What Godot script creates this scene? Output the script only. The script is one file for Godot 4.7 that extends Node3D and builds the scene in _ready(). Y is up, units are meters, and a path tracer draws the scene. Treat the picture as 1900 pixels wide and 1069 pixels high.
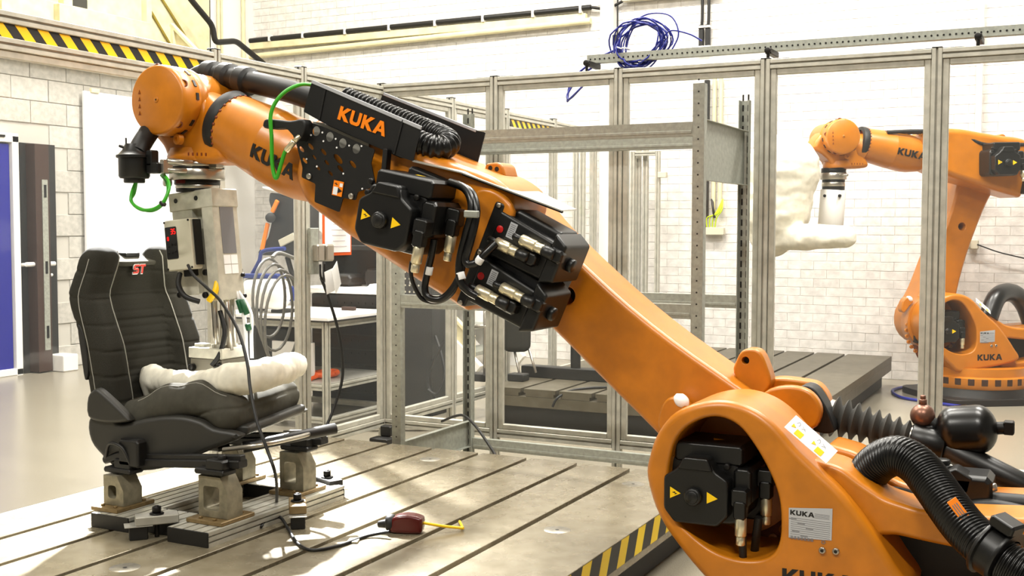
extends Node3D
# A robot cell for seat testing: an orange arm presses a padded dummy onto a car seat that is bolted to a slotted machine table.
# Metres, y up, floor at y = 0.

const JOINED := ["hole", "perforation", "bricks", "small_print", "rivet", "slot", "cast_mark", "yellow_stripe", "black_stripe", "lettering", "led_display", "motor_cable", "cable_bundle"]
const STUFF := ["hole", "perforation", "bricks", "small_print", "rivet"]

var M := {}
var org := {}


# ---------------------------------------------------------------- mesh building
class MB:
	var v := PackedVector3Array()
	var n := PackedVector3Array()
	var u := PackedVector2Array()
	var ix := PackedInt32Array()
	var xf := Transform3D.IDENTITY
	var warp = null
	var cuts := PackedInt32Array()   # where each shape begins among the vertices

	func mark() -> void:
		if cuts.is_empty() or cuts[-1] != v.size():
			cuts.append(v.size())


	func pt(p: Vector3, nn: Vector3, uv := Vector2.ZERO) -> int:
		if warp != null:
			var q: Vector3 = warp.call(p)
			nn = (warp.call(p + nn * 0.001) - q).normalized()
			p = q
		v.append(xf * p)
		n.append((xf.basis * nn).normalized())
		u.append(uv)
		return v.size() - 1

	func tri(a: int, b: int, c: int) -> void:
		var g := (v[c] - v[a]).cross(v[b] - v[a])
		if g.dot(n[a] + n[b] + n[c]) < 0.0:
			ix.append_array(PackedInt32Array([a, c, b]))
		else:
			ix.append_array(PackedInt32Array([a, b, c]))

	func quad(a: int, b: int, c: int, d: int) -> void:
		tri(a, b, c)
		tri(a, c, d)

	# the shapes in here that lie well apart, each as a builder of its own
	func apart() -> Array:
		var m := cuts.size()
		if m < 2 or cuts[0] != 0:
			return [self]
		var lo := []
		var hi := []
		for i in m:
			var a := Vector3(INF, INF, INF)
			var c := -a
			for j in range(cuts[i], cuts[i + 1] if i < m - 1 else v.size()):
				a = a.min(v[j])
				c = c.max(v[j])
			lo.append(a)
			hi.append(c)
		var root := range(m)
		for i in m:
			for j in range(i + 1, m):
				var gap: Vector3 = (lo[i] - hi[j]).max(lo[j] - hi[i]).max(Vector3.ZERO)
				var big: float = maxf((hi[i] - lo[i])[(hi[i] - lo[i]).max_axis_index()], (hi[j] - lo[j])[(hi[j] - lo[j]).max_axis_index()])
				if gap.length() <= maxf(0.02, 0.5 * big):
					var ri: int = root[i]
					var rj: int = root[j]
					for k in m:
						if root[k] == rj:
							root[k] = ri
		var made := {}
		var at := PackedInt32Array()
		at.resize(v.size())
		var who := PackedInt32Array()
		who.resize(v.size())
		for i in m:
			if not made.has(root[i]):
				made[root[i]] = MB.new()
			var b: MB = made[root[i]]
			b.mark()
			for j in range(cuts[i], cuts[i + 1] if i < m - 1 else v.size()):
				at[j] = b.v.size()
				who[j] = root[i]
				b.v.append(v[j])
				b.n.append(n[j])
				b.u.append(u[j])
		for j in ix.size():
			(made[who[ix[j]]] as MB).ix.append(at[ix[j]])
		return made.values()

	func face(pts: Array, nn: Vector3, uvs: Array = []) -> void:
		var k := []
		for i in pts.size():
			k.append(pt(pts[i], nn, uvs[i] if uvs else Vector2.ZERO))
		for i in range(2, k.size()):
			tri(k[0], k[i - 1], k[i])

	# rows of points, smooth; closed: each row is a ring
	func grid(rows: Array, closed := true, flip := false) -> void:
		mark()
		var m: int = rows[0].size()
		var r := rows.size()
		var nn := []
		var s := 0.0
		for i in r:
			var c := Vector3.ZERO
			for p in rows[i]:
				c += p
			c /= m
			var row := PackedVector3Array()
			for j in m:
				var a: Vector3 = rows[mini(i + 1, r - 1)][j] - rows[maxi(i - 1, 0)][j]
				var b: Vector3 = rows[i][(j + 1) % m if closed else mini(j + 1, m - 1)] - rows[i][(j + m - 1) % m if closed else maxi(j - 1, 0)]
				var w := a.cross(b)
				if w.length() < 1e-12:
					w = rows[i][j] - c if i == 0 or i == r - 1 else Vector3.UP
				w = w.normalized()
				s += w.dot((rows[i][j] - c).normalized())
				row.append(w)
			nn.append(row)
		if (s < 0.0) != flip:
			for i in r:
				for j in m:
					nn[i][j] = -nn[i][j]
		var at := v.size()
		for i in r:
			for j in m:
				pt(rows[i][j], nn[i][j], Vector2(float(j) / m, float(i) / r))
		for i in r - 1:
			for j in (m if closed else m - 1):
				var a := at + i * m + j
				var b := at + i * m + (j + 1) % m
				quad(a, b, b + m, a + m)

	func fan(ring: PackedVector3Array, away: Vector3) -> void:
		var c := Vector3.ZERO
		for p in ring:
			c += p
		c /= ring.size()
		var k := pt(c, away)
		var a := []
		for p in ring:
			a.append(pt(p, away))
		for i in a.size():
			tri(k, a[i], a[(i + 1) % a.size()])

	# profile of (radius, height) round the local y axis; outside is on the right of its way
	func lathe(pr: PackedVector2Array, seg := 32, from := 0.0, upto := TAU) -> void:
		mark()
		var c := pr.size()
		var nn := []
		for i in c - 1:
			var d := (pr[i + 1] - pr[i]).normalized()
			nn.append(Vector2(d.y, -d.x))
		for i in c - 1:
			var na: Vector2 = nn[i]
			var nb: Vector2 = nn[i]
			if i > 0 and na.dot(nn[i - 1]) > 0.7:
				na = (na + nn[i - 1]).normalized()
			if i < c - 2 and nb.dot(nn[i + 1]) > 0.7:
				nb = (nb + nn[i + 1]).normalized()
			var at := v.size()
			for j in seg + 1:
				var t := from + (upto - from) * j / seg
				var e := Vector3(cos(t), 0, sin(t))
				pt(e * pr[i].x + Vector3.UP * pr[i].y, e * na.x + Vector3.UP * na.y, Vector2(float(j) / seg, pr[i].y))
				pt(e * pr[i + 1].x + Vector3.UP * pr[i + 1].y, e * nb.x + Vector3.UP * nb.y, Vector2(float(j) / seg, pr[i + 1].y))
			for j in seg:
				quad(at + j * 2, at + j * 2 + 1, at + j * 2 + 3, at + j * 2 + 2)

	func tube(p: PackedVector3Array, r: Variant, seg := 10, caps := true) -> void:
		var rows := []
		var t := (p[1] - p[0]).normalized()
		var e := t.cross(Vector3.UP if absf(t.y) < 0.9 else Vector3.RIGHT).normalized()
		for i in p.size():
			var t2 := (p[mini(i + 1, p.size() - 1)] - p[maxi(i - 1, 0)]).normalized()
			e = (e - t2 * e.dot(t2)).normalized()
			var b := t2.cross(e)
			var ring := PackedVector3Array()
			var rr: float = r if r is float else r[i]
			for j in seg:
				var a := TAU * j / seg
				ring.append(p[i] + (e * cos(a) + b * sin(a)) * rr)
			rows.append(ring)
		grid(rows)
		if caps:
			fan(rows[0], (p[0] - p[1]).normalized())
			fan(rows[-1], (p[-1] - p[-2]).normalized())

	static func area2(q: PackedVector2Array) -> float:
		var s := 0.0
		for i in q.size():
			s += q[i].cross(q[(i + 1) % q.size()])
		return s

	# a sheet or block: outline and holes in xy, from z0 to z1, its edges rounded by bev on both faces
	func plate(outer: PackedVector2Array, holes: Array, z0: float, z1: float, bev := 0.0, k := 2, hbev := -1.0) -> void:
		mark()
		var loops := []
		var o := outer.duplicate()
		if area2(o) < 0.0:
			o.reverse()
		loops.append(o)
		for h in holes:
			var g: PackedVector2Array = h.duplicate()
			if area2(g) > 0.0:
				g.reverse()
			loops.append(g)
		var inner := []
		var full := bev
		for lp in loops:
			bev = full if lp == loops[0] else hbev if hbev >= 0.0 else minf(full, sqrt(absf(area2(lp)) / 2) * 0.1)
			var c: int = lp.size()
			var en := PackedVector2Array()
			for i in c:
				var d: Vector2 = (lp[(i + 1) % c] - lp[i]).normalized()
				en.append(Vector2(d.y, -d.x))
			var mit := PackedVector2Array()
			var va := PackedVector2Array()
			var vb := PackedVector2Array()
			for i in c:
				var a := en[(i + c - 1) % c]
				var b := en[i]
				mit.append((a + b) / maxf(0.35, 1.0 + a.dot(b)))
				if a.dot(b) > 0.75:
					va.append((a + b).normalized())
					vb.append((a + b).normalized())
				else:
					va.append(a)
					vb.append(b)
			var rings := []
			if bev > 0.0:
				for s in k + 1:
					var t := PI / 2 * s / k
					rings.append([bev * (1 - sin(t)), z0 + bev * (1 - cos(t)), sin(t), -cos(t)])
				for s in k + 1:
					var t := PI / 2 * s / k
					rings.append([bev * (1 - cos(t)), z1 - bev * (1 - sin(t)), cos(t), sin(t)])
			else:
				rings = [[0.0, z0, 1.0, 0.0], [0.0, z1, 1.0, 0.0]]
			var at := v.size()
			for g in rings:
				for i in c:
					var q: Vector2 = lp[i] - mit[i] * g[0]
					pt(Vector3(q.x, q.y, g[1]), Vector3(va[i].x * g[2], va[i].y * g[2], g[3]), q)
					pt(Vector3(q.x, q.y, g[1]), Vector3(vb[i].x * g[2], vb[i].y * g[2], g[3]), q)
			for s in rings.size() - 1:
				for i in c:
					var a: int = at + (s * c + i) * 2 + 1
					var b: int = at + (s * c + (i + 1) % c) * 2
					quad(a, b, b + c * 2, a + c * 2)
			var inn := PackedVector2Array()
			for i in c:
				inn.append(lp[i] - mit[i] * bev)
			inner.append(inn)
		var pieces := MB.fill(inner)
		if pieces.is_empty():   # the rounding is wider than a corner: let the clipper draw the inner outlines
			var tidy := []
			for i in loops.size():
				var w := MB.times(loops[i], 1000.0)
				if i:
					w.reverse()
				var best := PackedVector2Array()
				for q in Geometry2D.offset_polygon(w, -full * 1000.0 if i == 0 else (hbev if hbev >= 0.0 else 1.0) * 1000.0 if hbev >= 0.0 else minf(full, sqrt(absf(area2(loops[i])) / 2) * 0.1) * 1000.0):
					if absf(area2(q)) > absf(area2(best)):
						best = q
				if best.size() > 2:
					best = MB.times(best, 0.001)
					if (area2(best) < 0.0) != (i > 0):
						best.reverse()
					tidy.append(best)
			if tidy.size():
				pieces = MB.fill(tidy)
		for side in 2:
			var z := z1 if side else z0
			for q in pieces:
				var at := v.size()
				for c in q:
					pt(Vector3(c.x, c.y, z), Vector3(0, 0, 1 if side else -1), c)
				for i in range(2, q.size()):
					tri(at, at + i - 1, at + i)

	static func times(p: PackedVector2Array, k: float) -> PackedVector2Array:
		var o := PackedVector2Array()
		for q in p:
			o.append(q * k)
		return o

	# convex pieces that fill an outline with holes
	static func fill(all: Array) -> Array:
		var poly: PackedVector2Array = all[0]
		var todo := all.slice(1)
		todo.sort_custom(func(a, b): return MB.maxx(a) > MB.maxx(b))
		for h in todo:
			var best := INF
			var bi := 0
			var bj := 0
			for i in poly.size():
				for j in h.size():
					var d: float = poly[i].distance_squared_to(h[j])
					if d < best:
						best = d
						bi = i
						bj = j
			var w := PackedVector2Array()
			w.append_array(poly.slice(0, bi + 1))
			for j in h.size() + 1:
				w.append(h[(bj + j) % h.size()])
			w.append_array(poly.slice(bi))
			poly = w
		var ti := Geometry2D.triangulate_polygon(MB.times(poly, 1000.0))
		var out := []
		for i in range(0, ti.size(), 3):
			out.append(PackedVector2Array([poly[ti[i]], poly[ti[i + 1]], poly[ti[i + 2]]]))
		if out.is_empty():
			for q in Geometry2D.decompose_polygon_in_convex(MB.times(poly, 1000.0)):
				out.append(MB.times(q, 0.001))
		var sum := 0.0
		for q in out:
			sum += absf(area2(q))
		if absf(sum - absf(area2(poly))) > 0.02 * absf(area2(poly)):
			return []
		return out

	static func maxx(a: PackedVector2Array) -> float:
		var m := -INF
		for q in a:
			m = maxf(m, q.x)
		return m

	func bx(c: Vector3, s: Vector3, bev := 0.003, turn := Basis.IDENTITY) -> void:
		var keep := xf
		xf = xf * Transform3D(turn, c)
		var h := s / 2
		var b := minf(bev, minf(minf(h.x, h.y), h.z) * 0.6)
		if b <= 0.0:
			plate(PackedVector2Array([Vector2(-h.x, -h.y), Vector2(h.x, -h.y), Vector2(h.x, h.y), Vector2(-h.x, h.y)]), [], -h.z, h.z, 0.0)
		else:
			plate(PackedVector2Array([Vector2(-h.x + b, -h.y), Vector2(h.x - b, -h.y), Vector2(h.x, -h.y + b), Vector2(h.x, h.y - b), Vector2(h.x - b, h.y), Vector2(-h.x + b, h.y), Vector2(-h.x, h.y - b), Vector2(-h.x, -h.y + b)]), [], -h.z, h.z, b, 1)
		xf = keep

	func cyl(a: Vector3, b: Vector3, r: float, seg := 20, bev := 0.002, r2 := -1.0) -> void:
		var keep := xf
		var h := a.distance_to(b)
		xf = xf * MB.ax(a, b - a)
		var q := r if r2 < 0.0 else r2
		lathe(PackedVector2Array([Vector2(0, 0), Vector2(r - bev, 0), Vector2(r, bev), Vector2(q, h - bev), Vector2(q - bev, h), Vector2(0, h)]), seg)
		xf = keep

	func bar(a: Vector3, b: Vector3, w: float, t: float, bev := 0.002, up := Vector3.UP) -> void:   # a box from a to b
		var keep := xf
		var z := (b - a).normalized()
		if absf(z.dot(up)) > 0.99:
			up = Vector3.RIGHT
		var x := up.cross(z).normalized()
		xf = xf * Transform3D(Basis(x, z.cross(x), z), (a + b) / 2)
		bx(Vector3.ZERO, Vector3(w, t, a.distance_to(b)), bev)
		xf = keep

	static func ax(o: Vector3, d: Vector3) -> Transform3D:   # local y along d
		var y := d.normalized()
		var x := y.cross(Vector3.BACK if absf(y.z) < 0.9 else Vector3.RIGHT).normalized()
		return Transform3D(Basis(x, y, x.cross(y)), o)

	# the surface where f is zero, as surface nets
	func nets(f: Callable, lo: Vector3, hi: Vector3, c: float) -> void:
		mark()
		var nx := int((hi.x - lo.x) / c) + 2
		var ny := int((hi.y - lo.y) / c) + 2
		var nz := int((hi.z - lo.z) / c) + 2
		var g := PackedFloat32Array()
		g.resize(nx * ny * nz)
		for k in nz:
			for j in ny:
				var i := 0
				while i < nx:
					var d: float = f.call(lo + Vector3(i, j, k) * c)
					g[(k * ny + j) * nx + i] = d
					var skip := int(absf(d) * 0.6 / c) - 2
					i += 1
					while skip > 0 and i < nx:
						g[(k * ny + j) * nx + i] = d
						i += 1
						skip -= 1
		var id := PackedInt32Array()
		id.resize(nx * ny * nz)
		id.fill(-1)
		var sy := nx
		var sz := nx * ny
		var off := [0, 1, sy, sy + 1, sz, sz + 1, sz + sy, sz + sy + 1]
		var edges := [[0, 1], [0, 2], [0, 4], [1, 3], [1, 5], [2, 3], [2, 6], [3, 7], [4, 5], [4, 6], [5, 7], [6, 7]]
		for k in nz - 1:
			for j in ny - 1:
				for i in nx - 1:
					var at := (k * ny + j) * nx + i
					var neg := 0
					for o in off:
						if g[at + o] < 0.0:
							neg += 1
					if neg == 0 or neg == 8:
						continue
					var s := Vector3.ZERO
					var m := 0
					for e in edges:
						var a := g[at + off[e[0]]]
						var b := g[at + off[e[1]]]
						if (a < 0.0) == (b < 0.0):
							continue
						var t := a / (a - b)
						var pa := Vector3(e[0] & 1, (e[0] >> 1) & 1, e[0] >> 2)
						var pb := Vector3(e[1] & 1, (e[1] >> 1) & 1, e[1] >> 2)
						s += pa.lerp(pb, t)
						m += 1
					var p := lo + (Vector3(i, j, k) + s / m) * c
					var h := c * 0.5
					var nn := Vector3(f.call(p + Vector3(h, 0, 0)) - f.call(p - Vector3(h, 0, 0)), f.call(p + Vector3(0, h, 0)) - f.call(p - Vector3(0, h, 0)), f.call(p + Vector3(0, 0, h)) - f.call(p - Vector3(0, 0, h)))
					id[at] = pt(p, nn.normalized())
		for k in range(1, nz - 1):
			for j in range(1, ny - 1):
				for i in range(1, nx - 1):
					var at := (k * ny + j) * nx + i
					var q := g[at] < 0.0
					if q != (g[at + 1] < 0.0):
						nq(id, at, at - sy, at - sy - sz, at - sz)
					if q != (g[at + sy] < 0.0):
						nq(id, at, at - 1, at - 1 - sz, at - sz)
					if q != (g[at + sz] < 0.0):
						nq(id, at, at - 1, at - 1 - sy, at - sy)

	func nq(id: PackedInt32Array, a: int, b: int, c: int, d: int) -> void:
		if id[a] >= 0 and id[b] >= 0 and id[c] >= 0 and id[d] >= 0:
			quad(id[a], id[b], id[c], id[d])


static func pv(a: Array) -> PackedVector2Array:
	var o := PackedVector2Array()
	for i in range(0, a.size(), 2):
		o.append(Vector2(a[i], a[i + 1]))
	return o


static func pw(a: Array) -> PackedVector3Array:
	var o := PackedVector3Array()
	for i in range(0, a.size(), 3):
		o.append(Vector3(a[i], a[i + 1], a[i + 2]))
	return o


# closed outline through points, smoothed
static func smo(p: PackedVector2Array, k := 4) -> PackedVector2Array:
	var o := PackedVector2Array()
	var c := p.size()
	for i in c:
		for s in k:
			o.append(p[i].cubic_interpolate(p[(i + 1) % c], p[(i + c - 1) % c], p[(i + 2) % c], float(s) / k))
	return o


# outline with corners rounded by r
static func rnd(p: PackedVector2Array, r: float, k := 3) -> PackedVector2Array:
	var o := PackedVector2Array()
	var c := p.size()
	for i in c:
		var a := (p[(i + c - 1) % c] - p[i])
		var b := (p[(i + 1) % c] - p[i])
		var d := minf(r, minf(a.length(), b.length()) * 0.45)
		var pa := p[i] + a.normalized() * d
		var pb := p[i] + b.normalized() * d
		for s in k + 1:
			var t := float(s) / k
			o.append(pa.lerp(p[i], t).lerp(p[i].lerp(pb, t), t))
	return o


static func circ(c: Vector2, r: float, k := 20, ry := -1.0, turn := 0.0) -> PackedVector2Array:
	var o := PackedVector2Array()
	for i in k:
		var a := TAU * i / k
		o.append(c + Vector2(cos(a) * r, sin(a) * (ry if ry > 0 else r)).rotated(turn))
	return o


static func rect(x0: float, y0: float, x1: float, y1: float) -> PackedVector2Array:
	return PackedVector2Array([Vector2(x0, y0), Vector2(x1, y0), Vector2(x1, y1), Vector2(x0, y1)])


# open curve through points
static func crv(p: PackedVector3Array, k := 8) -> PackedVector3Array:
	var o := PackedVector3Array()
	var c := p.size()
	for i in c - 1:
		for s in k:
			o.append(p[i].cubic_interpolate(p[i + 1], p[maxi(i - 1, 0)], p[mini(i + 2, c - 1)], float(s) / k))
	o.append(p[c - 1])
	return o


# evenly spaced along a curve
static func even(p: PackedVector3Array, step: float) -> PackedVector3Array:
	var c := Curve3D.new()
	for q in p:
		c.add_point(q)
	var o := PackedVector3Array()
	var n := int(c.get_baked_length() / step)
	for i in n + 1:
		o.append(c.sample_baked(c.get_baked_length() * i / n))
	return o


static func smin(a: float, b: float, k: float) -> float:
	var h := maxf(k - absf(a - b), 0.0) / k
	return minf(a, b) - h * h * k * 0.25


static func cap(p: Vector3, a: Vector3, b: Vector3, ra: float, rb: float) -> float:
	var d := b - a
	var t := clampf((p - a).dot(d) / d.length_squared(), 0.0, 1.0)
	return p.distance_to(a + d * t) - lerpf(ra, rb, t)


static func rbox(p: Vector3, h: Vector3, r: float) -> float:
	var q := p.abs() - h + Vector3(r, r, r)
	return q.max(Vector3.ZERO).length() + minf(maxf(q.x, maxf(q.y, q.z)), 0.0) - r


# ---------------------------------------------------------------- objects
func mesh_of(parts: Array) -> ArrayMesh:
	var am := ArrayMesh.new()
	for pr in parts:
		var b: MB = pr[0]
		if b.v.is_empty():
			continue
		var arr := []
		arr.resize(Mesh.ARRAY_MAX)
		arr[Mesh.ARRAY_VERTEX] = b.v
		arr[Mesh.ARRAY_NORMAL] = b.n
		arr[Mesh.ARRAY_TEX_UV] = b.u
		arr[Mesh.ARRAY_INDEX] = b.ix
		am.add_surface_from_arrays(Mesh.PRIMITIVE_TRIANGLES, arr)
		am.surface_set_material(am.get_surface_count() - 1, pr[1])
	return am


# one named mesh under a thing (or at top level); what is in b is given in the axes of the whole thing's origin
func obj(called: String, b: Variant, m: Material = null, parent: Node = null, joint := Transform3D.IDENTITY) -> MeshInstance3D:
	if parent and b is MB and not called in JOINED:
		var split: Array = (b as MB).apart()
		for k in range(1, split.size()):
			obj(called, [[split[k], m]], null, parent, joint)
		b = split[0]
	var parts: Array = b if b is Array else [[b, m]]
	var lo := Vector3(INF, INF, INF)
	var hi := -lo
	for pr in parts:
		for p in pr[0].v:
			lo = lo.min(p)
			hi = hi.max(p)
	var c := Vector3((lo.x + hi.x) / 2, lo.y, (lo.z + hi.z) / 2)
	for pr in parts:
		var w: PackedVector3Array = pr[0].v
		for i in w.size():
			w[i] -= c
		pr[0].v = w
	var o := MeshInstance3D.new()
	o.name = called
	o.mesh = mesh_of(parts)
	var from: Vector3 = org[parent] if parent else Vector3.ZERO
	o.transform = joint * Transform3D(Basis.IDENTITY, c)
	if joint == Transform3D.IDENTITY:
		o.position = c - from
	org[o] = c
	(parent if parent else self).add_child(o, true)
	if called in STUFF:
		o.set_meta("kind", "stuff")
	if parent == null:
		o.name = numbered(called, o)
	return o


func inst(called: String, mesh: Mesh, m: Material, at: Transform3D, parent: Node = null) -> MeshInstance3D:
	var o := MeshInstance3D.new()
	o.name = called
	o.mesh = mesh
	if m:
		o.material_override = m
	o.transform = at
	(parent if parent else self).add_child(o, true)
	return o


func numbered(called: String, me: Node = null) -> String:
	var k := 0
	var w := called
	while true:
		var q := get_node_or_null(NodePath(w))
		if q == null or q == me:
			return w
		k += 1
		w = "%s_%03d" % [called, k]
	return w


func thing(called: String, label: String, category: String, at := Vector3.ZERO, group := "") -> Node3D:
	var o := Node3D.new()
	o.name = numbered(called)
	add_child(o)
	o.position = at
	org[o] = at
	return tag(o, label, category, group)


func tag(o: Node3D, label: String, category: String, group := "") -> Node3D:
	o.set_meta("label", label)
	o.set_meta("category", category)
	if group:
		o.set_meta("group", group)
	return o


func struct(o: Node3D, label: String, category: String) -> Node3D:
	o.set_meta("kind", "structure")
	return tag(o, label, category)


func dup(src: Node3D, at: Vector3, label: String, group := "") -> Node3D:
	var o: Node3D = src.duplicate()
	o.name = numbered(str(src.name).rstrip("_0123456789"))
	add_child(o)
	o.position = at
	tag(o, label, src.get_meta("category"), group)
	return o


# ---------------------------------------------------------------- materials
func noise_tex(seed_: int, freq: float, stops: Array, size := 512, oct := 4, kind := FastNoiseLite.TYPE_SIMPLEX_SMOOTH) -> NoiseTexture2D:
	var f := FastNoiseLite.new()
	f.seed = seed_
	f.noise_type = kind
	f.frequency = freq
	f.fractal_octaves = oct
	var t := NoiseTexture2D.new()
	t.width = size
	t.height = size
	t.seamless = true
	t.noise = f
	var g := Gradient.new()
	var off := PackedFloat32Array()
	var col := PackedColorArray()
	for s in stops:
		off.append(s[0])
		col.append(s[1])
	g.offsets = off
	g.colors = col
	t.color_ramp = g
	return t


func mat(called: String, c: Color, rough := 0.5, metal := 0.0, tex: Texture2D = null, scale := 1.0, bump: Texture2D = null, bump_cm := 0.1) -> StandardMaterial3D:
	var m := StandardMaterial3D.new()
	m.resource_name = called
	m.albedo_color = c
	m.roughness = rough
	m.metallic = metal
	if tex:
		m.albedo_texture = tex
	if bump:
		m.heightmap_enabled = true
		m.heightmap_texture = bump
		m.heightmap_scale = bump_cm
	if tex or bump:
		m.uv1_triplanar = true
		m.uv1_world_triplanar = true
		m.uv1_scale = Vector3.ONE * scale
	M[called] = m
	return m


func g(v: float) -> Color:
	return Color(v, v, v)


func materials() -> void:
	var fine := noise_tex(3, 0.08, [[0.0, g(0.0)], [1.0, g(1.0)]], 512)
	var soft := noise_tex(4, 0.012, [[0.0, g(0.86)], [1.0, g(1.0)]], 512)
	var blot := noise_tex(5, 0.011, [[0.0, Color(0.84, 0.82, 0.77)], [0.5, Color(0.92, 0.905, 0.87)], [1.0, Color(1, 0.995, 0.97)]], 1024, 5)
	var blotr := noise_tex(6, 0.014, [[0.0, g(0.75)], [1.0, g(1.0)]], 512, 5)
	var weave := noise_tex(7, 0.2, [[0.0, g(0.3)], [1.0, g(1.0)]], 256, 2)
	var speck := noise_tex(8, 0.3, [[0.0, Color(0.8, 0.79, 0.76)], [1.0, Color(1, 1, 1)]], 512, 3)
	var o := mat("orange_paint", Color(0.8, 0.48, 0.06), 0.38, 0.0, soft, 1.3, fine, 0.012)
	o.clearcoat_enabled = true
	o.clearcoat = 0.25
	o.clearcoat_roughness = 0.25
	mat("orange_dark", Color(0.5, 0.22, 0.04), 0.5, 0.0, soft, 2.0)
	mat("black_plastic", Color(0.05, 0.05, 0.048), 0.38, 0.0, null, 1.0, fine, 0.006).uv1_scale = Vector3.ONE * 4
	mat("black_sheet", Color(0.035, 0.034, 0.033), 0.5)
	mat("rubber", Color(0.05, 0.049, 0.046), 0.55)
	mat("hose_gloss", Color(0.03, 0.03, 0.03), 0.3)
	mat("bellows_rubber", Color(0.24, 0.235, 0.22), 0.55)
	mat("steel", Color(0.72, 0.7, 0.66), 0.28, 0.9)
	mat("brass", Color(0.9, 0.86, 0.74), 0.3, 0.85)
	mat("bolt", Color(0.12, 0.115, 0.11), 0.45, 0.6)
	mat("aluminium", Color(0.78, 0.77, 0.72), 0.4, 0.3, soft, 2.0)
	mat("groove", Color(0.2, 0.195, 0.18), 0.6, 0.2)
	mat("tool_alu", Color(0.8, 0.785, 0.72), 0.5, 0.2, soft, 3.0)
	mat("galvanised", Color(0.66, 0.67, 0.63), 0.42, 0.3, soft, 5.0)
	mat("sheet_grey", Color(0.72, 0.71, 0.67), 0.4, 0.4, soft, 2.0)
	mat("table_steel", Color(0.56, 0.53, 0.46), 0.3, 0.3, blot, 0.9, fine, 0.01).roughness_texture = blotr
	mat("plug_steel", Color(0.66, 0.64, 0.59), 0.35, 0.7, blotr, 6.0)
	mat("table_worn", Color(0.4, 0.38, 0.33), 0.45, 0.4, blot, 0.9, fine, 0.01)
	mat("block_alu", Color(0.6, 0.57, 0.48), 0.45, 0.4, blotr, 3.0)
	mat("notch_dark", Color(0.2, 0.1, 0.03), 0.6)
	mat("table_dark", Color(0.16, 0.15, 0.135), 0.6, 0.2)
	mat("rust_steel", Color(0.55, 0.47, 0.33), 0.5, 0.4, blot, 3.0)
	mat("white_paint", Color(0.9, 0.89, 0.87), 0.6)
	mat("cream_paint", Color(0.93, 0.89, 0.72), 0.6, 0.0, soft, 1.0)
	mat("brick_white", Color(0.92, 0.905, 0.885), 0.65, 0.0, soft, 1.4, fine, 0.12)
	mat("brick_white_b", Color(0.91, 0.895, 0.875), 0.65, 0.0, soft, 1.7, fine, 0.12)
	mat("mortar_white", Color(0.92, 0.905, 0.885), 0.7)
	mat("block_grey", Color(0.8, 0.785, 0.75), 0.8, 0.0, soft, 2.0, fine, 0.15)
	mat("block_grey_b", Color(0.77, 0.755, 0.72), 0.8, 0.0, soft, 2.4, fine, 0.15)
	mat("mortar_grey", Color(0.74, 0.725, 0.69), 0.85)
	mat("floor_paint", Color(0.64, 0.615, 0.555), 0.26, 0.0, speck, 1.2)
	mat("ceiling_paint", Color(0.85, 0.84, 0.82), 0.8)
	mat("blue_paint", Color(0.03, 0.07, 0.5), 0.4)
	mat("brown_steel", Color(0.2, 0.11, 0.07), 0.5)
	mat("dark_steel", Color(0.06, 0.056, 0.05), 0.5)
	mat("cabinet", Color(0.05, 0.047, 0.042), 0.5)
	var cl := mat("canvas", Color(0.95, 0.93, 0.86), 0.85, 0.0, soft, 3.0, weave, 0.02)
	cl.rim_enabled = true
	cl.rim = 0.25
	mat("seat_cloth", Color(0.3, 0.292, 0.26), 0.95, 0.0, weave, 9.0, weave, 0.03)
	M.seat_cloth.metallic_specular = 0.25
	mat("seat_side", Color(0.3, 0.292, 0.26), 0.95, 0.0, soft, 4.0, weave, 0.02)
	M.seat_side.metallic_specular = 0.25
	mat("seat_piping", Color(0.6, 0.59, 0.55), 0.6)
	mat("seat_plastic", Color(0.17, 0.165, 0.148), 0.5, 0.0, null, 1.0, fine, 0.01)
	mat("yellow", Color(0.98, 0.8, 0.02), 0.45)
	mat("yellow_tape", Color(0.95, 0.82, 0.1), 0.5)
	mat("tape_black", Color(0.07, 0.065, 0.06), 0.5)
	mat("green_cable", Color(0.2, 0.62, 0.1), 0.4)
	mat("blue_cable", Color(0.03, 0.1, 0.5), 0.4)
	mat("red", Color(0.75, 0.04, 0.03), 0.4)
	mat("white", Color(0.93, 0.93, 0.93), 0.5)
	mat("print_grey", Color(0.45, 0.45, 0.46), 0.6)
	mat("paper", Color(0.95, 0.95, 0.95), 0.7)
	mat("label_silver", Color(0.75, 0.76, 0.78), 0.35, 0.3)
	mat("logo_orange", Color(0.97, 0.52, 0.03), 0.4)
	mat("orange_frame", Color(0.9, 0.35, 0.05), 0.5)
	mat("box_red", Color(0.3, 0.035, 0.02), 0.25)
	mat("switch_grey", Color(0.78, 0.76, 0.68), 0.5)
	mat("copper", Color(0.5, 0.36, 0.3), 0.35, 0.7)
	mat("green_tape", Color(0.03, 0.3, 0.16), 0.5)
	mat("logo_red", Color(0.75, 0.16, 0.08), 0.5)
	mat("yellow_green", Color(0.75, 0.85, 0.1), 0.5)
	mat("window_dark", Color(0.22, 0.22, 0.2), 0.3)
	mat("olive", Color(0.55, 0.48, 0.16), 0.5)
	mat("board_white", Color(0.96, 0.96, 0.97), 0.4)
	mat("blue_mid", Color(0.05, 0.16, 0.45), 0.4)
	mat("hose_grey", Color(0.35, 0.34, 0.31), 0.45)
	mat("console_dark", Color(0.09, 0.095, 0.1), 0.4)
	mat("print_pale", Color(0.8, 0.76, 0.78), 0.7)
	mat("plate_grey", Color(0.3, 0.29, 0.26), 0.5, 0.3)
	mat("wall_grey", Color(0.42, 0.41, 0.4), 0.8)
	mat("press_grey", Color(0.42, 0.4, 0.35), 0.45, 0.3)
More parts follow.
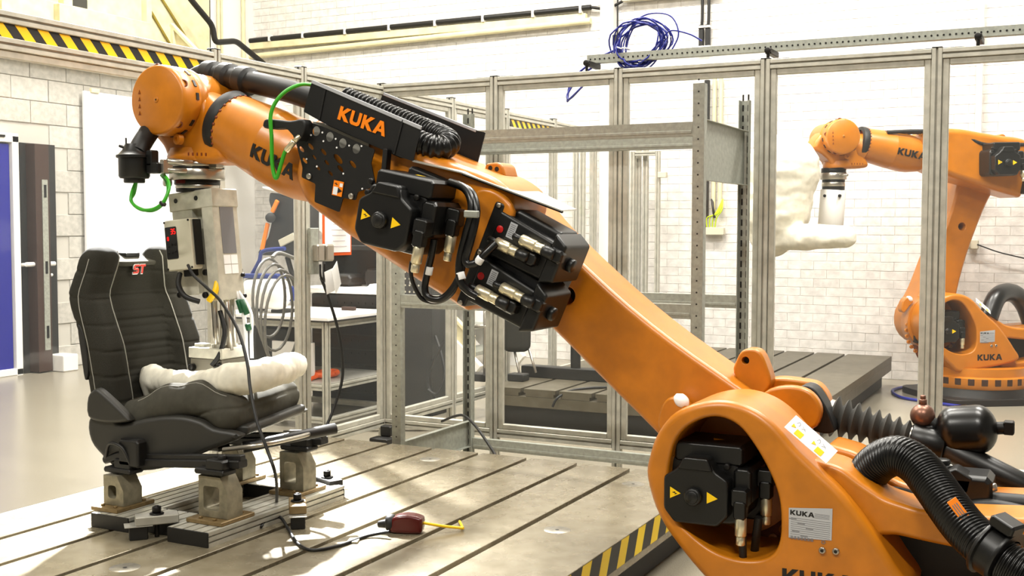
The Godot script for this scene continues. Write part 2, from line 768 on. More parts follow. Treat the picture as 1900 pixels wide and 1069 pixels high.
	var led := mat("led_red", Color(0.9, 0.02, 0.02), 0.5)
	led.emission_enabled = true
	led.emission = Color(1, 0.05, 0.03)
	led.emission_energy_multiplier = 1.2
	var gl := mat("pane", Color(0.93, 0.95, 0.95, 0.015), 0.04)
	gl.metallic_specular = 0.18
	gl.transparency = BaseMaterial3D.TRANSPARENCY_ALPHA
	var lm := mat("lamp_glow", Color(1, 1, 1), 0.6)
	lm.emission_enabled = true
	lm.emission = Color(1, 0.98, 0.93)
	lm.emission_energy_multiplier = 3.0


# ---------------------------------------------------------------- lettering
func letter(ch: String) -> Array:
	match ch:
		"K":
			return [pv([0, 0, 0.27, 0, 0.27, 0.36, 0.62, 0, 1.02, 0, 0.5, 0.52, 0.99, 1, 0.61, 1, 0.27, 0.64, 0.27, 1, 0, 1]), [], 1.06]
		"U":
			return [pv([0, 1, 0, 0.3, 0.06, 0.1, 0.22, 0, 0.72, 0, 0.88, 0.1, 0.94, 0.3, 0.94, 1, 0.68, 1, 0.68, 0.34, 0.62, 0.25, 0.55, 0.23, 0.39, 0.23, 0.32, 0.25, 0.26, 0.34, 0.26, 1]), [], 1.08]
		"A":
			return [pv([0, 0, 0.29, 0, 0.38, 0.22, 0.74, 0.22, 0.83, 0, 1.12, 0, 0.72, 1, 0.4, 1]), [pv([0.46, 0.42, 0.66, 0.42, 0.56, 0.7])], 1.12]
		"S":
			return [pv([0, 0, 0.75, 0, 0.95, 0.14, 0.95, 0.45, 0.78, 0.6, 0.27, 0.6, 0.27, 0.77, 0.95, 0.77, 0.95, 1, 0.2, 1, 0, 0.86, 0, 0.53, 0.17, 0.39, 0.68, 0.39, 0.68, 0.23, 0, 0.23]), [], 1.08]
		"T":
			return [pv([0.33, 0, 0.6, 0, 0.6, 0.77, 0.95, 0.77, 0.95, 1, 0, 1, 0, 0.77, 0.33, 0.77]), [], 1.0]
	return []


func fine_loop(p: PackedVector2Array, s: float) -> PackedVector2Array:
	var o := PackedVector2Array()
	for i in p.size():
		var q := p[(i + 1) % p.size()]
		var k := maxi(1, int(p[i].distance_to(q) / s))
		for j in k:
			o.append(p[i].lerp(q, float(j) / k))
	return o


# raised letters on local xy, starting at the origin; h high
func word(b: MB, text: String, h: float, depth: float, wide := 1.0, skew := 0.0, step := 0.3) -> void:
	var x := 0.0
	for ch in text:
		var l := letter(ch)
		var fix := func(p: PackedVector2Array) -> PackedVector2Array:
			var o := PackedVector2Array()
			for q in fine_loop(p, step):
				o.append(Vector2((q.x + x + q.y * skew) * h * wide, q.y * h))
			return o
		var holes := []
		for q in l[1]:
			holes.append(fix.call(q))
		b.plate(fix.call(l[0]), holes, 0.0, depth)
		x += l[2]


# plain small print with the system font
func print_text(text: String, size: float, m: Material, at: Transform3D, called: String, parent: Node, depth := 0.001) -> void:
	var t := TextMesh.new()
	t.text = text
	var f := SystemFont.new()
	f.font_names = PackedStringArray(["Droid Sans"])
	f.font_weight = 700
	t.font = f
	t.font_size = 32
	t.pixel_size = size / 23.0
	t.depth = depth
	inst(called, t, m, at, parent)


# ---------------------------------------------------------------- the scene
func _ready() -> void:
	var cam := Camera3D.new()
	cam.name = "camera"
	cam.position = Vector3(0, 1.3, 0)
	cam.rotation = Vector3(-0.0544811, 0.46598, 0.0020446)
	cam.fov = 28.585
	cam.near = 0.05
	cam.far = 60.0
	add_child(cam)
	cam.current = true
	var we := WorldEnvironment.new()
	we.name = "surroundings"
	var env := Environment.new()
	env.background_mode = Environment.BG_COLOR
	env.background_color = Color(0.02, 0.02, 0.02)
	env.tonemap_mode = Environment.TONE_MAPPER_LINEAR
	env.tonemap_exposure = 1.2
	env.sdfgi_enabled = true
	env.ssao_enabled = true
	env.ssil_enabled = true
	we.environment = env
	add_child(we)
	# the hall's lamps: rows of long strip lamps under the ceiling, and one floodlight at the far end
	for p in [[-6.0, -7.4, 18.0], [-2.8, -7.4, 23.0], [0.4, -7.4, 25.0], [-5.4, -4.2, 16.0], [-2.4, -4.6, 16.0], [0.4, -4.2, 14.0], [-3.2, 0.6, 20.0], [0.8, 0.6, 19.0]]:
		lamp_light("strip", Vector3(p[0], 5.6, p[1]), Basis(Vector3.RIGHT, -PI / 2), Vector2(1.8, 0.3), p[2])
	var sp := SpotLight3D.new()
	sp.name = "spot"
	sp.position = LAMP
	sp.basis = Basis.looking_at(Vector3(-2.95, 0.25, -2.9) - LAMP)
	sp.light_energy = 300.0
	sp.light_size = 0.06
	sp.spot_angle = 14.5
	sp.spot_angle_attenuation = 0.7
	sp.spot_range = 30.0
	sp.spot_attenuation = 2.0
	sp.shadow_enabled = true
	add_child(sp)
	materials()
	hall()
	lamps()
	fence()
	rack()
	tables()
	var near_robot := robot(Vector3(-0.573, 0, -3.33), 0.0, 0.0, 0.0, 0.0, true)
	tag(near_robot, "large orange industrial robot in front, arm stretched over the car seat", "robot")
	robot_far()
	tool()
	seat()
	fixture()
	cables()
	background()


const LAMP := Vector3(-5.5, 4.1, -6.2)


func lamp_light(called: String, p: Vector3, turn: Basis, size: Vector2, energy: float) -> void:
	var l := AreaLight3D.new()
	l.name = called
	l.position = p
	l.basis = turn
	l.area_size = size
	l.area_range = 40.0
	l.area_attenuation = 2.0
	l.light_energy = energy
	l.light_color = Color(1.0, 0.985, 0.95)
	l.shadow_enabled = true
	add_child(l, true)


func lamps() -> void:
	# each fitting sits just behind the light that leaves it
	var src: Node3D = null
	for l in find_children("strip*", "AreaLight3D", true, false):
		if src == null:
			src = thing("strip_lamp", "white strip lamp hung under the hall ceiling", "lamp", l.position, "strip lamps under the ceiling")
			var b := MB.new()
			b.bx(l.position + Vector3(0, 0.09, 0), Vector3(1.9, 0.1, 0.36), 0.01)
			obj("housing", b, M.white_paint, src)
			var d := MB.new()
			d.bx(l.position + Vector3(0, 0.025, 0), Vector3(1.8, 0.03, 0.3), 0.005)
			obj("diffuser", d, M.lamp_glow, src)
			var r := MB.new()
			for s in [-0.7, 0.7]:
				r.cyl(l.position + Vector3(s, 0.13, 0), l.position + Vector3(s, 0.4, 0), 0.006, 8)
			obj("hanger", r, M.dark_steel, src)
		else:
			dup(src, l.position, "white strip lamp hung under the hall ceiling", "strip lamps under the ceiling")
	var l := get_node("spot") as SpotLight3D
	var t := thing("spot_lamp", "black spot lamp hung from the ceiling, turned down onto the car seat", "lamp", l.position)
	var b := MB.new()
	b.xf = MB.ax(l.position, l.basis.z)
	b.lathe(pv([0.16, -0.02, 0.17, -0.02, 0.17, 0.1, 0.1, 0.28, 0.0, 0.3]), 28)
	b.lathe(pv([0.0, 0.06, 0.16, 0.05, 0.16, -0.02]), 28)
	obj("housing", b, M.dark_steel, t)
	b = MB.new()
	b.xf = MB.ax(l.position, l.basis.z)
	b.cyl(Vector3(0, 0.03, 0), Vector3(0, 0.045, 0), 0.14, 28)
	obj("lens", b, M.lamp_glow, t)
	b = MB.new()
	b.cyl(l.position + l.basis.z * 0.2, Vector3(l.position.x + l.basis.z.x * 0.2, 6.0, l.position.z + l.basis.z.z * 0.2), 0.012, 10)
	obj("hanger", b, M.dark_steel, t)


func hall() -> void:
	var b := MB.new()
	b.bx(Vector3(-2.5, -0.1, -3.5), Vector3(17, 0.2, 17), 0.0)
	struct(obj("floor", b, M.floor_paint), "smooth grey painted concrete floor of the hall", "floor")
	b = MB.new()
	b.bx(Vector3(-2.5, 6.1, -3.5), Vector3(17, 0.2, 17), 0.0)
	struct(obj("ceiling", b, M.ceiling_paint), "plain white ceiling high above the robot cell", "ceiling")
	b = MB.new()
	b.bx(Vector3(5.1, 3, -3.5), Vector3(0.2, 6, 15), 0.0)
	struct(obj("wall_right", b, M.wall_grey), "plain grey wall on the right of the hall", "wall")
	b = MB.new()
	b.bx(Vector3(-2.5, 3, 3.6), Vector3(17, 6, 0.2), 0.0)
	struct(obj("wall_front", b, M.wall_grey), "plain grey wall behind the photographer", "wall")
	# the white brick wall at the back, its bricks standing proud of the joints
	var w := thing("wall_back", "white painted brick wall across the back of the hall", "wall", Vector3(-2.5, 0, -10.3))
	w.set_meta("kind", "structure")
	b = MB.new()
	b.bx(Vector3(-2.5, 3, -10.2), Vector3(17, 6, 0.28), 0.0)
	obj("mortar", b, M.mortar_white, w)
	var whole := MB.new()
	whole.bx(Vector3(0, 0, 0), Vector3(0.222, 0.0745, 0.03), 0.0015)
	var brick := mesh_of([[whole, M.brick_white]])
	var rest := MB.new()
	var rng := RandomNumberGenerator.new()
	rng.seed = 11
	var spots := []
	for c in 56:
		for k in 45:
			var x := -8.28 + k * 0.225 + (0.1125 if c % 2 else 0.0)
			spots.append(Vector3(x, 0.0385 + c * 0.077, -10.0705 + rng.randf_range(0.0, 0.002)))
	# the nearest ones that no machine hides are single bricks
	var near := func(p: Vector3) -> float:
		return p.distance_to(Vector3(-2.4, 1.7, -10.05)) + (0.0 if p.y > 0.3 else 3.0)
	spots.sort_custom(func(a, b2): return near.call(a) < near.call(b2))
	for i in spots.size():
		if i < 300:
			inst("brick", brick, M.brick_white if rng.randf() < 0.6 else M.brick_white_b, Transform3D(Basis.from_euler(Vector3(rng.randf_range(-0.01, 0.01), rng.randf_range(-0.006, 0.006), 0)), spots[i] - w.position), w)
		else:
			rest.bx(spots[i], Vector3(0.222, 0.0745, 0.03), 0.0015)
	var o := obj("bricks", rest, M.brick_white, w)
	o.set_meta("kind", "stuff")
	# the grey block wall on the left, with a blue door and a steel door leaf
	w = thing("wall_left", "grey concrete block wall on the left of the hall", "wall", Vector3(-8.5, 0, -3.5))
	w.set_meta("kind", "structure")
	b = MB.new()
	b.bx(Vector3(-8.46, 3, -3.2), Vector3(0.28, 6, 14), 0.0)
	obj("mortar", b, M.mortar_grey, w)
	whole = MB.new()
	whole.bx(Vector3.ZERO, Vector3(0.03, 0.194, 0.394), 0.004)
	var block := mesh_of([[whole, M.block_grey]])
	for c in 16:
		for k in 12:
			var z := -9.86 + k * 0.4 + (0.2 if c % 2 else 0.0)
			if z > -7.45 and c < 11 and z < -5.7:
				continue
			inst("block", block, M.block_grey if rng.randf() < 0.5 else M.block_grey_b, Transform3D(Basis.IDENTITY, Vector3(-8.322 + rng.randf_range(0, 0.006), 0.1 + c * 0.2, z) - w.position), w)
	door()


func door() -> void:
	var d := thing("door_1", "blue door leaf in a white frame at the left edge", "door", Vector3(-8.28, 0, -6.43))
	d.set_meta("kind", "structure")
	var b := MB.new()
	b.bx(Vector3(-8.27, 1.02, -6.38), Vector3(0.05, 1.96, 0.8), 0.006)
	obj("leaf", b, M.blue_paint, d)
	b = MB.new()
	b.bx(Vector3(-8.26, 1.02, -6.82), Vector3(0.09, 2.1, 0.07), 0.006)
	b.bx(Vector3(-8.26, 2.05, -6.38), Vector3(0.09, 0.08, 0.95), 0.006)
	b.bx(Vector3(-8.26, 0.03, -6.38), Vector3(0.09, 0.06, 0.95), 0.006)
	obj("frame", b, M.white_paint, d)
	b = MB.new()
	b.bx(Vector3(-8.21, 2.06, -6.65), Vector3(0.015, 0.02, 0.12), 0.002)
	obj("door_closer_plate", b, M.bolt, d)
	d = thing("door_2", "dark brown steel door ajar beside the blue door, its silver lock edge showing", "door", Vector3(-8.22, 0, -7.08))
	d.set_meta("kind", "structure")
	b = MB.new()
	b.bx(Vector3(-8.28, 1.01, -7.085), Vector3(0.05, 2.02, 0.38), 0.004)
	obj("dark_opening", b, M.dark_steel, d)
	b = MB.new()
	b.bx(Vector3(-8.2, 1.01, -7.03), Vector3(0.12, 2.0, 0.15), 0.004)
	obj("leaf", b, M.brown_steel, d)
	b = MB.new()
	b.bx(Vector3(-8.137, 0.95, -7.05), Vector3(0.008, 1.5, 0.06), 0.001)
	obj("lock_edge", b, M.galvanised, d)
	for y in [1.6, 0.93, 0.36]:
		b = MB.new()
		b.bx(Vector3(-8.131, y, -7.05), Vector3(0.006, 0.11, 0.025), 0.001)
		obj("lock_slot", b, M.bolt, d)
	for e in [[-6.955, -6.87], [-7.105, -7.18]]:
		b = MB.new()
		b.cyl(Vector3(-8.18, 0.96, e[0]), Vector3(-8.18, 0.96, e[1]), 0.02, 12)
		b.cyl(Vector3(-8.18, 0.96, e[1]), Vector3(-8.24, 0.955, e[1]), 0.015, 12)
		obj("door_handle", b, M.white_paint, d)
	b = MB.new()
	b.cyl(Vector3(-8.18, 0.86, -7.105), Vector3(-8.18, 0.86, -7.15), 0.014, 12)
	obj("door_knob", b, M.white_paint, d)
	b = MB.new()
	b.bx(Vector3(-8.12, 0.075, -7.2), Vector3(0.2, 0.15, 0.17), 0.01)
	tag(obj("white_block", b, M.white_paint), "white block on the floor beside the brown door", "block")


# ---------------------------------------------------------------- fence
func profile(w: float) -> PackedVector2Array:   # square aluminium profile with a slot in each face
	var h := w / 2
	var s := 0.005
	var d := minf(0.012, h - 0.0105)
	var q := []
	for i in 4:
		var r := Vector2.RIGHT.rotated(PI / 2 * i)
		var u := r.orthogonal() * -1
		for c in [[h, -h + 0.002], [h, -s], [h - 0.004, -s], [h - 0.004, -s * 1.8], [h - d, -s * 1.8], [h - d, s * 1.8], [h - 0.004, s * 1.8], [h - 0.004, s], [h, s], [h, h - 0.002]]:
			q.append(r * c[0] + u * c[1])
	return PackedVector2Array(q)


func beam(b: MB, a: Vector3, c: Vector3, w := 0.045) -> void:   # slotted profile from a to c
	var z := (c - a).normalized()
	var up := Vector3.UP if absf(z.y) < 0.9 else Vector3.RIGHT
	var x := up.cross(z).normalized()
	b.xf = Transform3D(Basis(x, z.cross(x), z), a)
	b.plate(profile(w), [], 0.0, a.distance_to(c))
	b.xf = Transform3D.IDENTITY


var post_mesh := {}


func post(at: Vector3, h: float, label: String) -> void:
	if not post_mesh.has(h):
		var t := thing("fence_post", label, "fence post", at)
		var b := MB.new()
		beam(b, at + Vector3(0, 0.02, 0), at + Vector3(0, h, 0))
		obj("upright", b, M.aluminium, t)
		b = MB.new()
		b.bx(at + Vector3(0, h + 0.003, 0), Vector3(0.046, 0.006, 0.046), 0.002)
		obj("end_cap", b, M.black_plastic, t)
		b = MB.new()
		b.bx(at + Vector3(0, 0.01, 0), Vector3(0.05, 0.02, 0.05), 0.003)
		obj("foot", b, M.aluminium, t)
		post_mesh[h] = t
	else:
		dup(post_mesh[h], at, label)


# a framed pane between two posts that stand on the line from a to b
func panel(a: Vector3, b: Vector3, y0: float, y1: float, label: String, hazard := 0) -> void:
	var d := (b - a).normalized()
	var t := thing("safety_fence", label, "fence", (a + b) / 2)
	var p := a + d * 0.024
	var q := b - d * 0.024
	var mb := MB.new()
	beam(mb, p + Vector3.UP * (y1 - 0.0225), q + Vector3.UP * (y1 - 0.0225))
	obj("top_rail", mb, M.aluminium, t)
	mb = MB.new()
	beam(mb, p + Vector3.UP * (y0 + 0.0225), q + Vector3.UP * (y0 + 0.0225))
	obj("bottom_rail", mb, M.aluminium, t)
	var hi := y1 - 0.045
	if hazard:
		var k := hazard
		var s := MB.new()
		var u := MB.new()
		var hm := hi - 0.002
		var lm := hi - 0.052
		var nrm := Vector3.UP.cross(d).normalized()
		if nrm.dot(Vector3(0, 0, 0) - a) < 0:
			nrm = -nrm
		var l := p.distance_to(q)
		for i in k:
			for part in 2:
				var x0 := (i + part * 0.5) * l / k
				var x1 := x0 + l / k * 0.5
				var sh := 0.045
				var pts := [p + d * clampf(x0, 0, l) + Vector3.UP * hm, p + d * clampf(x1, 0, l) + Vector3.UP * hm, p + d * clampf(x1 + sh, 0, l) + Vector3.UP * lm, p + d * clampf(x0 + sh, 0, l) + Vector3.UP * lm]
				for j in 4:
					pts[j] += nrm * 0.012
				(s if part else u).face(pts, nrm)
		var back := MB.new()
		back.bar(p + Vector3.UP * (hi - 0.027), q + Vector3.UP * (hi - 0.027), 0.018, 0.054, 0.0)
		var hb := obj("hazard_board", back, M.tape_black, t)
		obj("yellow_stripe", s, M.yellow, hb)
		obj("black_stripe", u, M.tape_black, hb)
		mb = MB.new()
		beam(mb, p + Vector3.UP * (hi - 0.0765), q + Vector3.UP * (hi - 0.0765))
		obj("second_rail", mb, M.aluminium, t)
		hi -= 0.099
	for e in [p, q]:
		mb = MB.new()
		var c: Vector3 = e + (d if e == p else -d) * 0.015
		mb.bar(c + Vector3.UP * (y0 + 0.045), c + Vector3.UP * hi, 0.028, 0.03, 0.004, d)
		obj("stile", mb, M.aluminium, t)
	for e in [[y0 + 0.06, "lower_strip"], [hi - 0.015, "upper_strip"]]:
		mb = MB.new()
		mb.bar(p + d * 0.03 + Vector3.UP * e[0], q - d * 0.03 + Vector3.UP * e[0], 0.028, 0.03, 0.004)
		obj(e[1], mb, M.aluminium, t)
	mb = MB.new()
	mb.bar(p + d * 0.03 + Vector3.UP * (y0 + 0.075 + (hi - 0.03 - y0 - 0.075) / 2), q - d * 0.03 + Vector3.UP * (y0 + 0.075 + (hi - 0.03 - y0 - 0.075) / 2), 0.004, hi - 0.03 - y0 - 0.075, 0.0)
	obj("pane", mb, M.pane, t)
	for e in [p, q]:
		mb = MB.new()
		mb.bx(e + (d if e == p else -d) * 0.03 + Vector3.UP * (y1 + 0.002), Vector3(0.02, 0.004, 0.02) + d.abs() * 0.1, 0.001)
		obj("cover_strip", mb, M.tape_black, t)


func fence() -> void:
	var xs := [-3.6, -2.87, -2.147, -1.387, -0.605, 0.18, 0.96]
	var names := ["corner fence post where both fence runs meet", "slim fence post behind the middle of the robot arm", "fence post left of the open steel rack's end", "fence post just right of the steel rack", "fence post standing before the far robot", "fence post outside the picture on the right", "last fence post outside the picture on the right"]
	for i in xs.size():
		post(Vector3(xs[i], 0, -5.5), 2.11, names[i])
	var pn := ["first clear fence panel from the corner in the middle run", "clear fence panel seen behind the black motors", "clear fence panel seen behind the steel rack", "clear fence panel through which the white padded dummy shows", "clear fence panel before the far robot's body", "clear fence panel outside the picture on the right"]
	for i in 6:
		panel(Vector3(xs[i], 0, -5.5), Vector3(xs[i + 1], 0, -5.5), 0.14, 2.108, pn[i])
	var zs := [-2.5, -4.09, -4.74, -5.5, -6.29, -7.05, -7.85, -8.65]
	names = ["fence post at the near left, outside the picture", "fence post at the end of the hazard striped beam, behind the robot wrist", "fence post with the steel door lock", "", "fence post beyond the corner with an open door lock bracket", "fence post where the far striped board begins", "thin fence post in the far left run", "last fence post of the far left run"]
	for i in zs.size():
		if i != 3:
			post(Vector3(-3.6, 0, zs[i]), 2.11, names[i])
	pn = ["wide clear gate panel on the left under a black and yellow striped beam", "narrow clear fence panel beside the lock post", "clear fence panel before the workshop trolley", "clear fence panel just beyond the corner post", "clear fence panel second beyond the corner post", "clear fence panel with a far black and yellow striped board", "clear fence panel at the far end of the left run"]
	for i in 7:
		panel(Vector3(-3.6, 0, zs[i]), Vector3(-3.6, 0, zs[i + 1]), 0.14, 2.095, pn[i], 15 if i == 0 else 9 if i == 5 else 0)
	# door lock on the post, with paper tags
	var t := thing("door_lock", "steel safety lock with hanging paper tags on a fence post", "lock", Vector3(-3.55, 1.0, -4.78))
	var b := MB.new()
	b.bx(Vector3(-3.565, 1.17, -4.79), Vector3(0.02, 0.24, 0.07), 0.003)
	obj("lock_plate", b, M.galvanised, t)
	b = MB.new()
	b.bx(Vector3(-3.545, 1.16, -4.8), Vector3(0.05, 0.09, 0.06), 0.008)
	b.bx(Vector3(-3.545, 1.16, -4.88), Vector3(0.05, 0.09, 0.07), 0.008)
	obj("lock_body", b, M.steel, t)
	b = MB.new()
	b.tube(crv(pw([-3.53, 1.1, -4.8, -3.52, 1.04, -4.79, -3.52, 1.02, -4.82, -3.53, 1.1, -4.84])), 0.006, 8)
	obj("latch", b, M.bolt, t)
	b = MB.new()
	b.bx(Vector3(-3.5, 1.03, -4.9), Vector3(0.002, 0.14, 0.1), 0.0, Basis.from_euler(Vector3(0.5, 0.3, 0)))
	b.bx(Vector3(-3.52, 1.01, -4.87), Vector3(0.002, 0.12, 0.09), 0.0, Basis.from_euler(Vector3(0.2, 0.1, 0)))
	obj("paper_tag", b, M.paper, t)
	# perforated cable rail above the middle run
	t = thing("cable_rail", "long perforated steel cable rail on brackets above the fence", "cable rail", Vector3(-0.9, 2.17, -5.66))
	b = MB.new()
	var holes := []
	for i in 108:
		holes.append(circ(Vector2(-2.38 + i * 0.027, 2.196), 0.005, 6))
	b.plate(rect(-2.4, 2.176, 0.55, 2.219), [], -5.667, -5.664)
	b.bx(Vector3(-0.925, 2.178, -5.69), Vector3(2.95, 0.003, 0.05), 0.0)
	b.bx(Vector3(-0.925, 2.2185, -5.68), Vector3(2.95, 0.003, 0.03), 0.0)
	obj("channel", b, M.galvanised, t)
	b = MB.new()
	for h in holes:
		b.plate(h, [], -5.664, -5.6625)
	obj("perforation", b, M.bolt, t)
	for x in [-2.34, -1.385, -0.437, 0.4]:
		b = MB.new()
		b.bx(Vector3(x, 2.155, -5.6), Vector3(0.03, 0.028, 0.16), 0.003)
		b.cyl(Vector3(x, 2.155, -5.52), Vector3(x, 2.155, -5.505), 0.016, 10)
		b.cyl(Vector3(x, 2.1, -5.52), Vector3(x, 2.16, -5.52), 0.008, 8)
		obj("bracket", b, M.bolt, t)
	# blue cable coil hung over the rail
	b = MB.new()
	var rng := RandomNumberGenerator.new()
	rng.seed = 5
	for k in 13:
		var p := PackedVector3Array()
		var c := Vector3(-2.12 + rng.randf_range(-0.02, 0.03), 2.27 + rng.randf_range(-0.01, 0.015), -5.72 + rng.randf_range(-0.03, 0.03))
		var rx := 0.125 + rng.randf_range(-0.02, 0.035)
		var ry := 0.105 + rng.randf_range(-0.02, 0.02)
		for i in 29:
			var a := TAU * i / 28
			p.append(c + Vector3(cos(a) * rx, sin(a) * ry * (1.0 - 0.18 * cos(a)) + 0.02 * cos(a) * rng.randf_range(0.5, 1.0), 0.04 * sin(a * 2 + k)))
		b.tube(p, 0.0045, 6, false)
	for e in [[0.0, 0.1, 0.2], [0.03, 0.07, 0.17]]:
		b.tube(crv(pw([-2.22, 2.22 + e[0], -5.69, -2.36, 2.17 + e[0], -5.7, -2.47 - e[0], 2.1, -5.7, -2.52, 2.02 - e[0], -5.68, -2.5, 1.99, -5.66, -2.44, 2.04, -5.66, -2.38, 2.11, -5.68])), 0.006, 6)
	b.tube(crv(pw([-2.0, 2.25, -5.7, -1.95, 2.32, -5.7, -1.85, 2.3, -5.71, -1.78, 2.26, -5.72])), 0.0045, 6)
	b.tube(crv(pw([-2.2, 2.36, -5.72, -2.08, 2.42, -5.72, -1.95, 2.4, -5.71, -1.9, 2.3, -5.7, -1.95, 2.2, -5.7])), 0.004, 6)
	var coil := obj("cable_coil", b, M.blue_cable)
	tag(coil, "tangled coil of blue cable hung over the perforated rail", "cable")
	b = MB.new()
	b.tube(pw([-2.225, 2.25, -5.66, -2.2, 2.24, -5.65, -2.185, 2.245, -5.66, -2.19, 2.25, -5.76, -2.225, 2.25, -5.75, -2.225, 2.25, -5.66]), 0.004, 6)
	obj("cable_tie", b, M.white, coil)


# ---------------------------------------------------------------- the open steel rack
func rack() -> void:
	var t := thing("steel_rack", "open galvanised steel rack frame without shelves behind the table", "rack", Vector3(-2.215, 0, -5.03))
	var b: MB
	for x in [-2.97, -1.458]:
		for z in [-4.65, -5.4]:
			b = MB.new()
			var near: bool = z > -5
			b.bx(Vector3(x, 0.955, z), Vector3(0.05, 1.9, 0.003), 0.0)
			for s in [-1, 1]:
				b.bx(Vector3(x + s * 0.0235, 0.955, z - 0.02 if near else z + 0.02), Vector3(0.003, 1.9, 0.04), 0.0)
			b.bx(Vector3(x, 0.0075, z), Vector3(0.08, 0.015, 0.08), 0.002)
			var up := obj("upright", b, M.galvanised, t)
			b = MB.new()
			for i in 38:
				var y := 0.07 + i * 0.05
				if near:
					b.cyl(Vector3(x, y, z + 0.0005), Vector3(x, y, z + 0.0022), 0.004, 8, 0.0)
				else:
					for s in [-1, 1]:
						b.bx(Vector3(x + s * 0.013, y, z + 0.002), Vector3(0.008, 0.03, 0.002), 0.0)
			obj("hole", b, M.tape_black, up)
	for y in [[1.685, 1.743], [0.906, 0.966], [0.087, 0.143]]:
		for z in [-4.66, -5.385]:
			b = MB.new()
			var m: float = (y[0] + y[1]) / 2
			b.bx(Vector3(-2.214, m, z + 0.008), Vector3(1.46, y[1] - y[0], 0.003), 0.0)
			b.bx(Vector3(-2.214, y[1], z - 0.006), Vector3(1.46, 0.003, 0.03), 0.0)
			b.bx(Vector3(-2.214, y[0], z - 0.006), Vector3(1.46, 0.003, 0.03), 0.0)
			b.bx(Vector3(-2.214, m - 0.012, z + 0.0105), Vector3(1.45, 0.012, 0.004), 0.001)
			obj("beam", b, M.galvanised, t)
	for p in [[-2.97, 0.1, 0.24], [-1.458, 1.5, 1.755], [-2.97, 1.5, 1.755], [-1.458, 0.1, 0.24]]:
		b = MB.new()
		b.bx(Vector3(p[0], (p[1] + p[2]) / 2, -5.025), Vector3(0.003, p[2] - p[1], 0.7), 0.0)
		b.bx(Vector3(p[0] + 0.012, p[2], -5.025), Vector3(0.025, 0.003, 0.7), 0.0)
		b.bx(Vector3(p[0] + 0.012, p[1], -5.025), Vector3(0.025, 0.003, 0.7), 0.0)
		obj("side_panel", b, M.galvanised, t)


# ---------------------------------------------------------------- slotted machine tables
func tables() -> void:
	var near := table(Vector3(-2.41, 0, -3.08), 3.0, M.table_steel)
	tag(near, "large steel machine table with long slots carrying the car seat", "machine table")
	var far := table(Vector3(-2.41, 0, -8.06), 3.04, M.table_worn)
	tag(far, "slotted steel machine table beyond the fence, by the far robot", "machine table")
	# warning tape along the right side of the near table
	var y := MB.new()
	var k := MB.new()
	var x := -1.3535
	for i in 16:
		var z := -1.7 - i * 0.165
		y.face([Vector3(x, 0.247, z), Vector3(x, 0.247, z - 0.075), Vector3(x, 0.16, z - 0.03), Vector3(x, 0.16, z + 0.045)], Vector3.RIGHT)
		k.face([Vector3(x, 0.247, z - 0.075), Vector3(x, 0.247, z - 0.165), Vector3(x, 0.16, z - 0.12), Vector3(x, 0.16, z - 0.03)], Vector3.RIGHT)
	var w := obj("warning_tape", [[y, M.yellow_tape], [k, M.tape_black]], null, near)
	w.set_meta("label", "yellow and black striped warning tape")
	# round inlays
	for p in [Vector3(-2.335, 0.25, -3.558), Vector3(-1.596, 0.25, -3.526), Vector3(-1.609, 0.25, -4.305), Vector3(-2.599, 0.25, -4.348), Vector3(-2.6, 0.25, -2.525)]:
		var b := MB.new()
		b.cyl(p - Vector3(0, 0.003, 0), p + Vector3(0, 0.0004, 0), 0.047, 32, 0.0005)
		var pl := obj("plug", b, M.plug_steel, near)
		b = MB.new()
		b.cyl(p, p + Vector3(0, 0.0008, 0), 0.007, 8, 0.0)
		obj("plug_hole", b, M.tape_black, pl)


func table(at: Vector3, l: float, m: Material) -> Node3D:
	var t := thing("machine_table", "", "machine table", at)
	var z0 := at.z - l / 2
	var b := MB.new()
	b.bx(Vector3(at.x, 0.065, at.z), Vector3(1.98, 0.13, l - 0.1), 0.004)
	obj("base", b, M.table_dark, t)
	b = MB.new()
	b.bx(Vector3(at.x, 0.165, at.z), Vector3(2.11, 0.07, l), 0.004)
	obj("bed", b, m, t)
	var xs := [-3.465, -3.215, -2.965, -2.715, -2.465, -2.215, -1.965, -1.715, -1.355]
	for i in 8:
		var a: float = xs[i] + (0.013 if i > 0 else 0.0)
		var c: float = xs[i + 1] - (0.013 if i < 7 else 0.0)
		b = MB.new()
		b.xf = Transform3D(Basis.IDENTITY, Vector3(0, 0, z0))
		var u := 0.012 if i > 0 else 0.0
		var v := 0.012 if i < 7 else 0.0
		b.plate(PackedVector2Array([Vector2(a + u, 0.2), Vector2(c - v, 0.2), Vector2(c - v, 0.222), Vector2(c, 0.222), Vector2(c, 0.2485), Vector2(c - 0.0015, 0.25), Vector2(a + 0.0015, 0.25), Vector2(a, 0.2485), Vector2(a, 0.222), Vector2(a + u, 0.222)]), [], 0.0, l, 0.0015, 1)
		obj("slab", b, m, t)
	return t


# ---------------------------------------------------------------- robots
# Coordinates below are those of the front robot, from the middle of its base: x along the arm plane (the wrist is at -x), z towards the viewer.
const A2 := Vector3(-0.35, 0.579, 0)
const A3 := Vector3(-1.359, 1.329, 0)
const A5 := Vector3(-2.475, 1.762, 0)


func turn_at(p: Vector3, a: float) -> Transform3D:
	var b := Basis(Vector3.BACK, a)
	return Transform3D(b, p - b * p)


func warn(b: MB, c: Vector3, s: float) -> void:   # a triangle pointing to +x
	b.plate(PackedVector2Array([Vector2(c.x - s * 0.45, c.y - s * 0.5), Vector2(c.x + s * 0.5, c.y), Vector2(c.x - s * 0.45, c.y + s * 0.5)]), [], c.z, c.z + 0.0012)


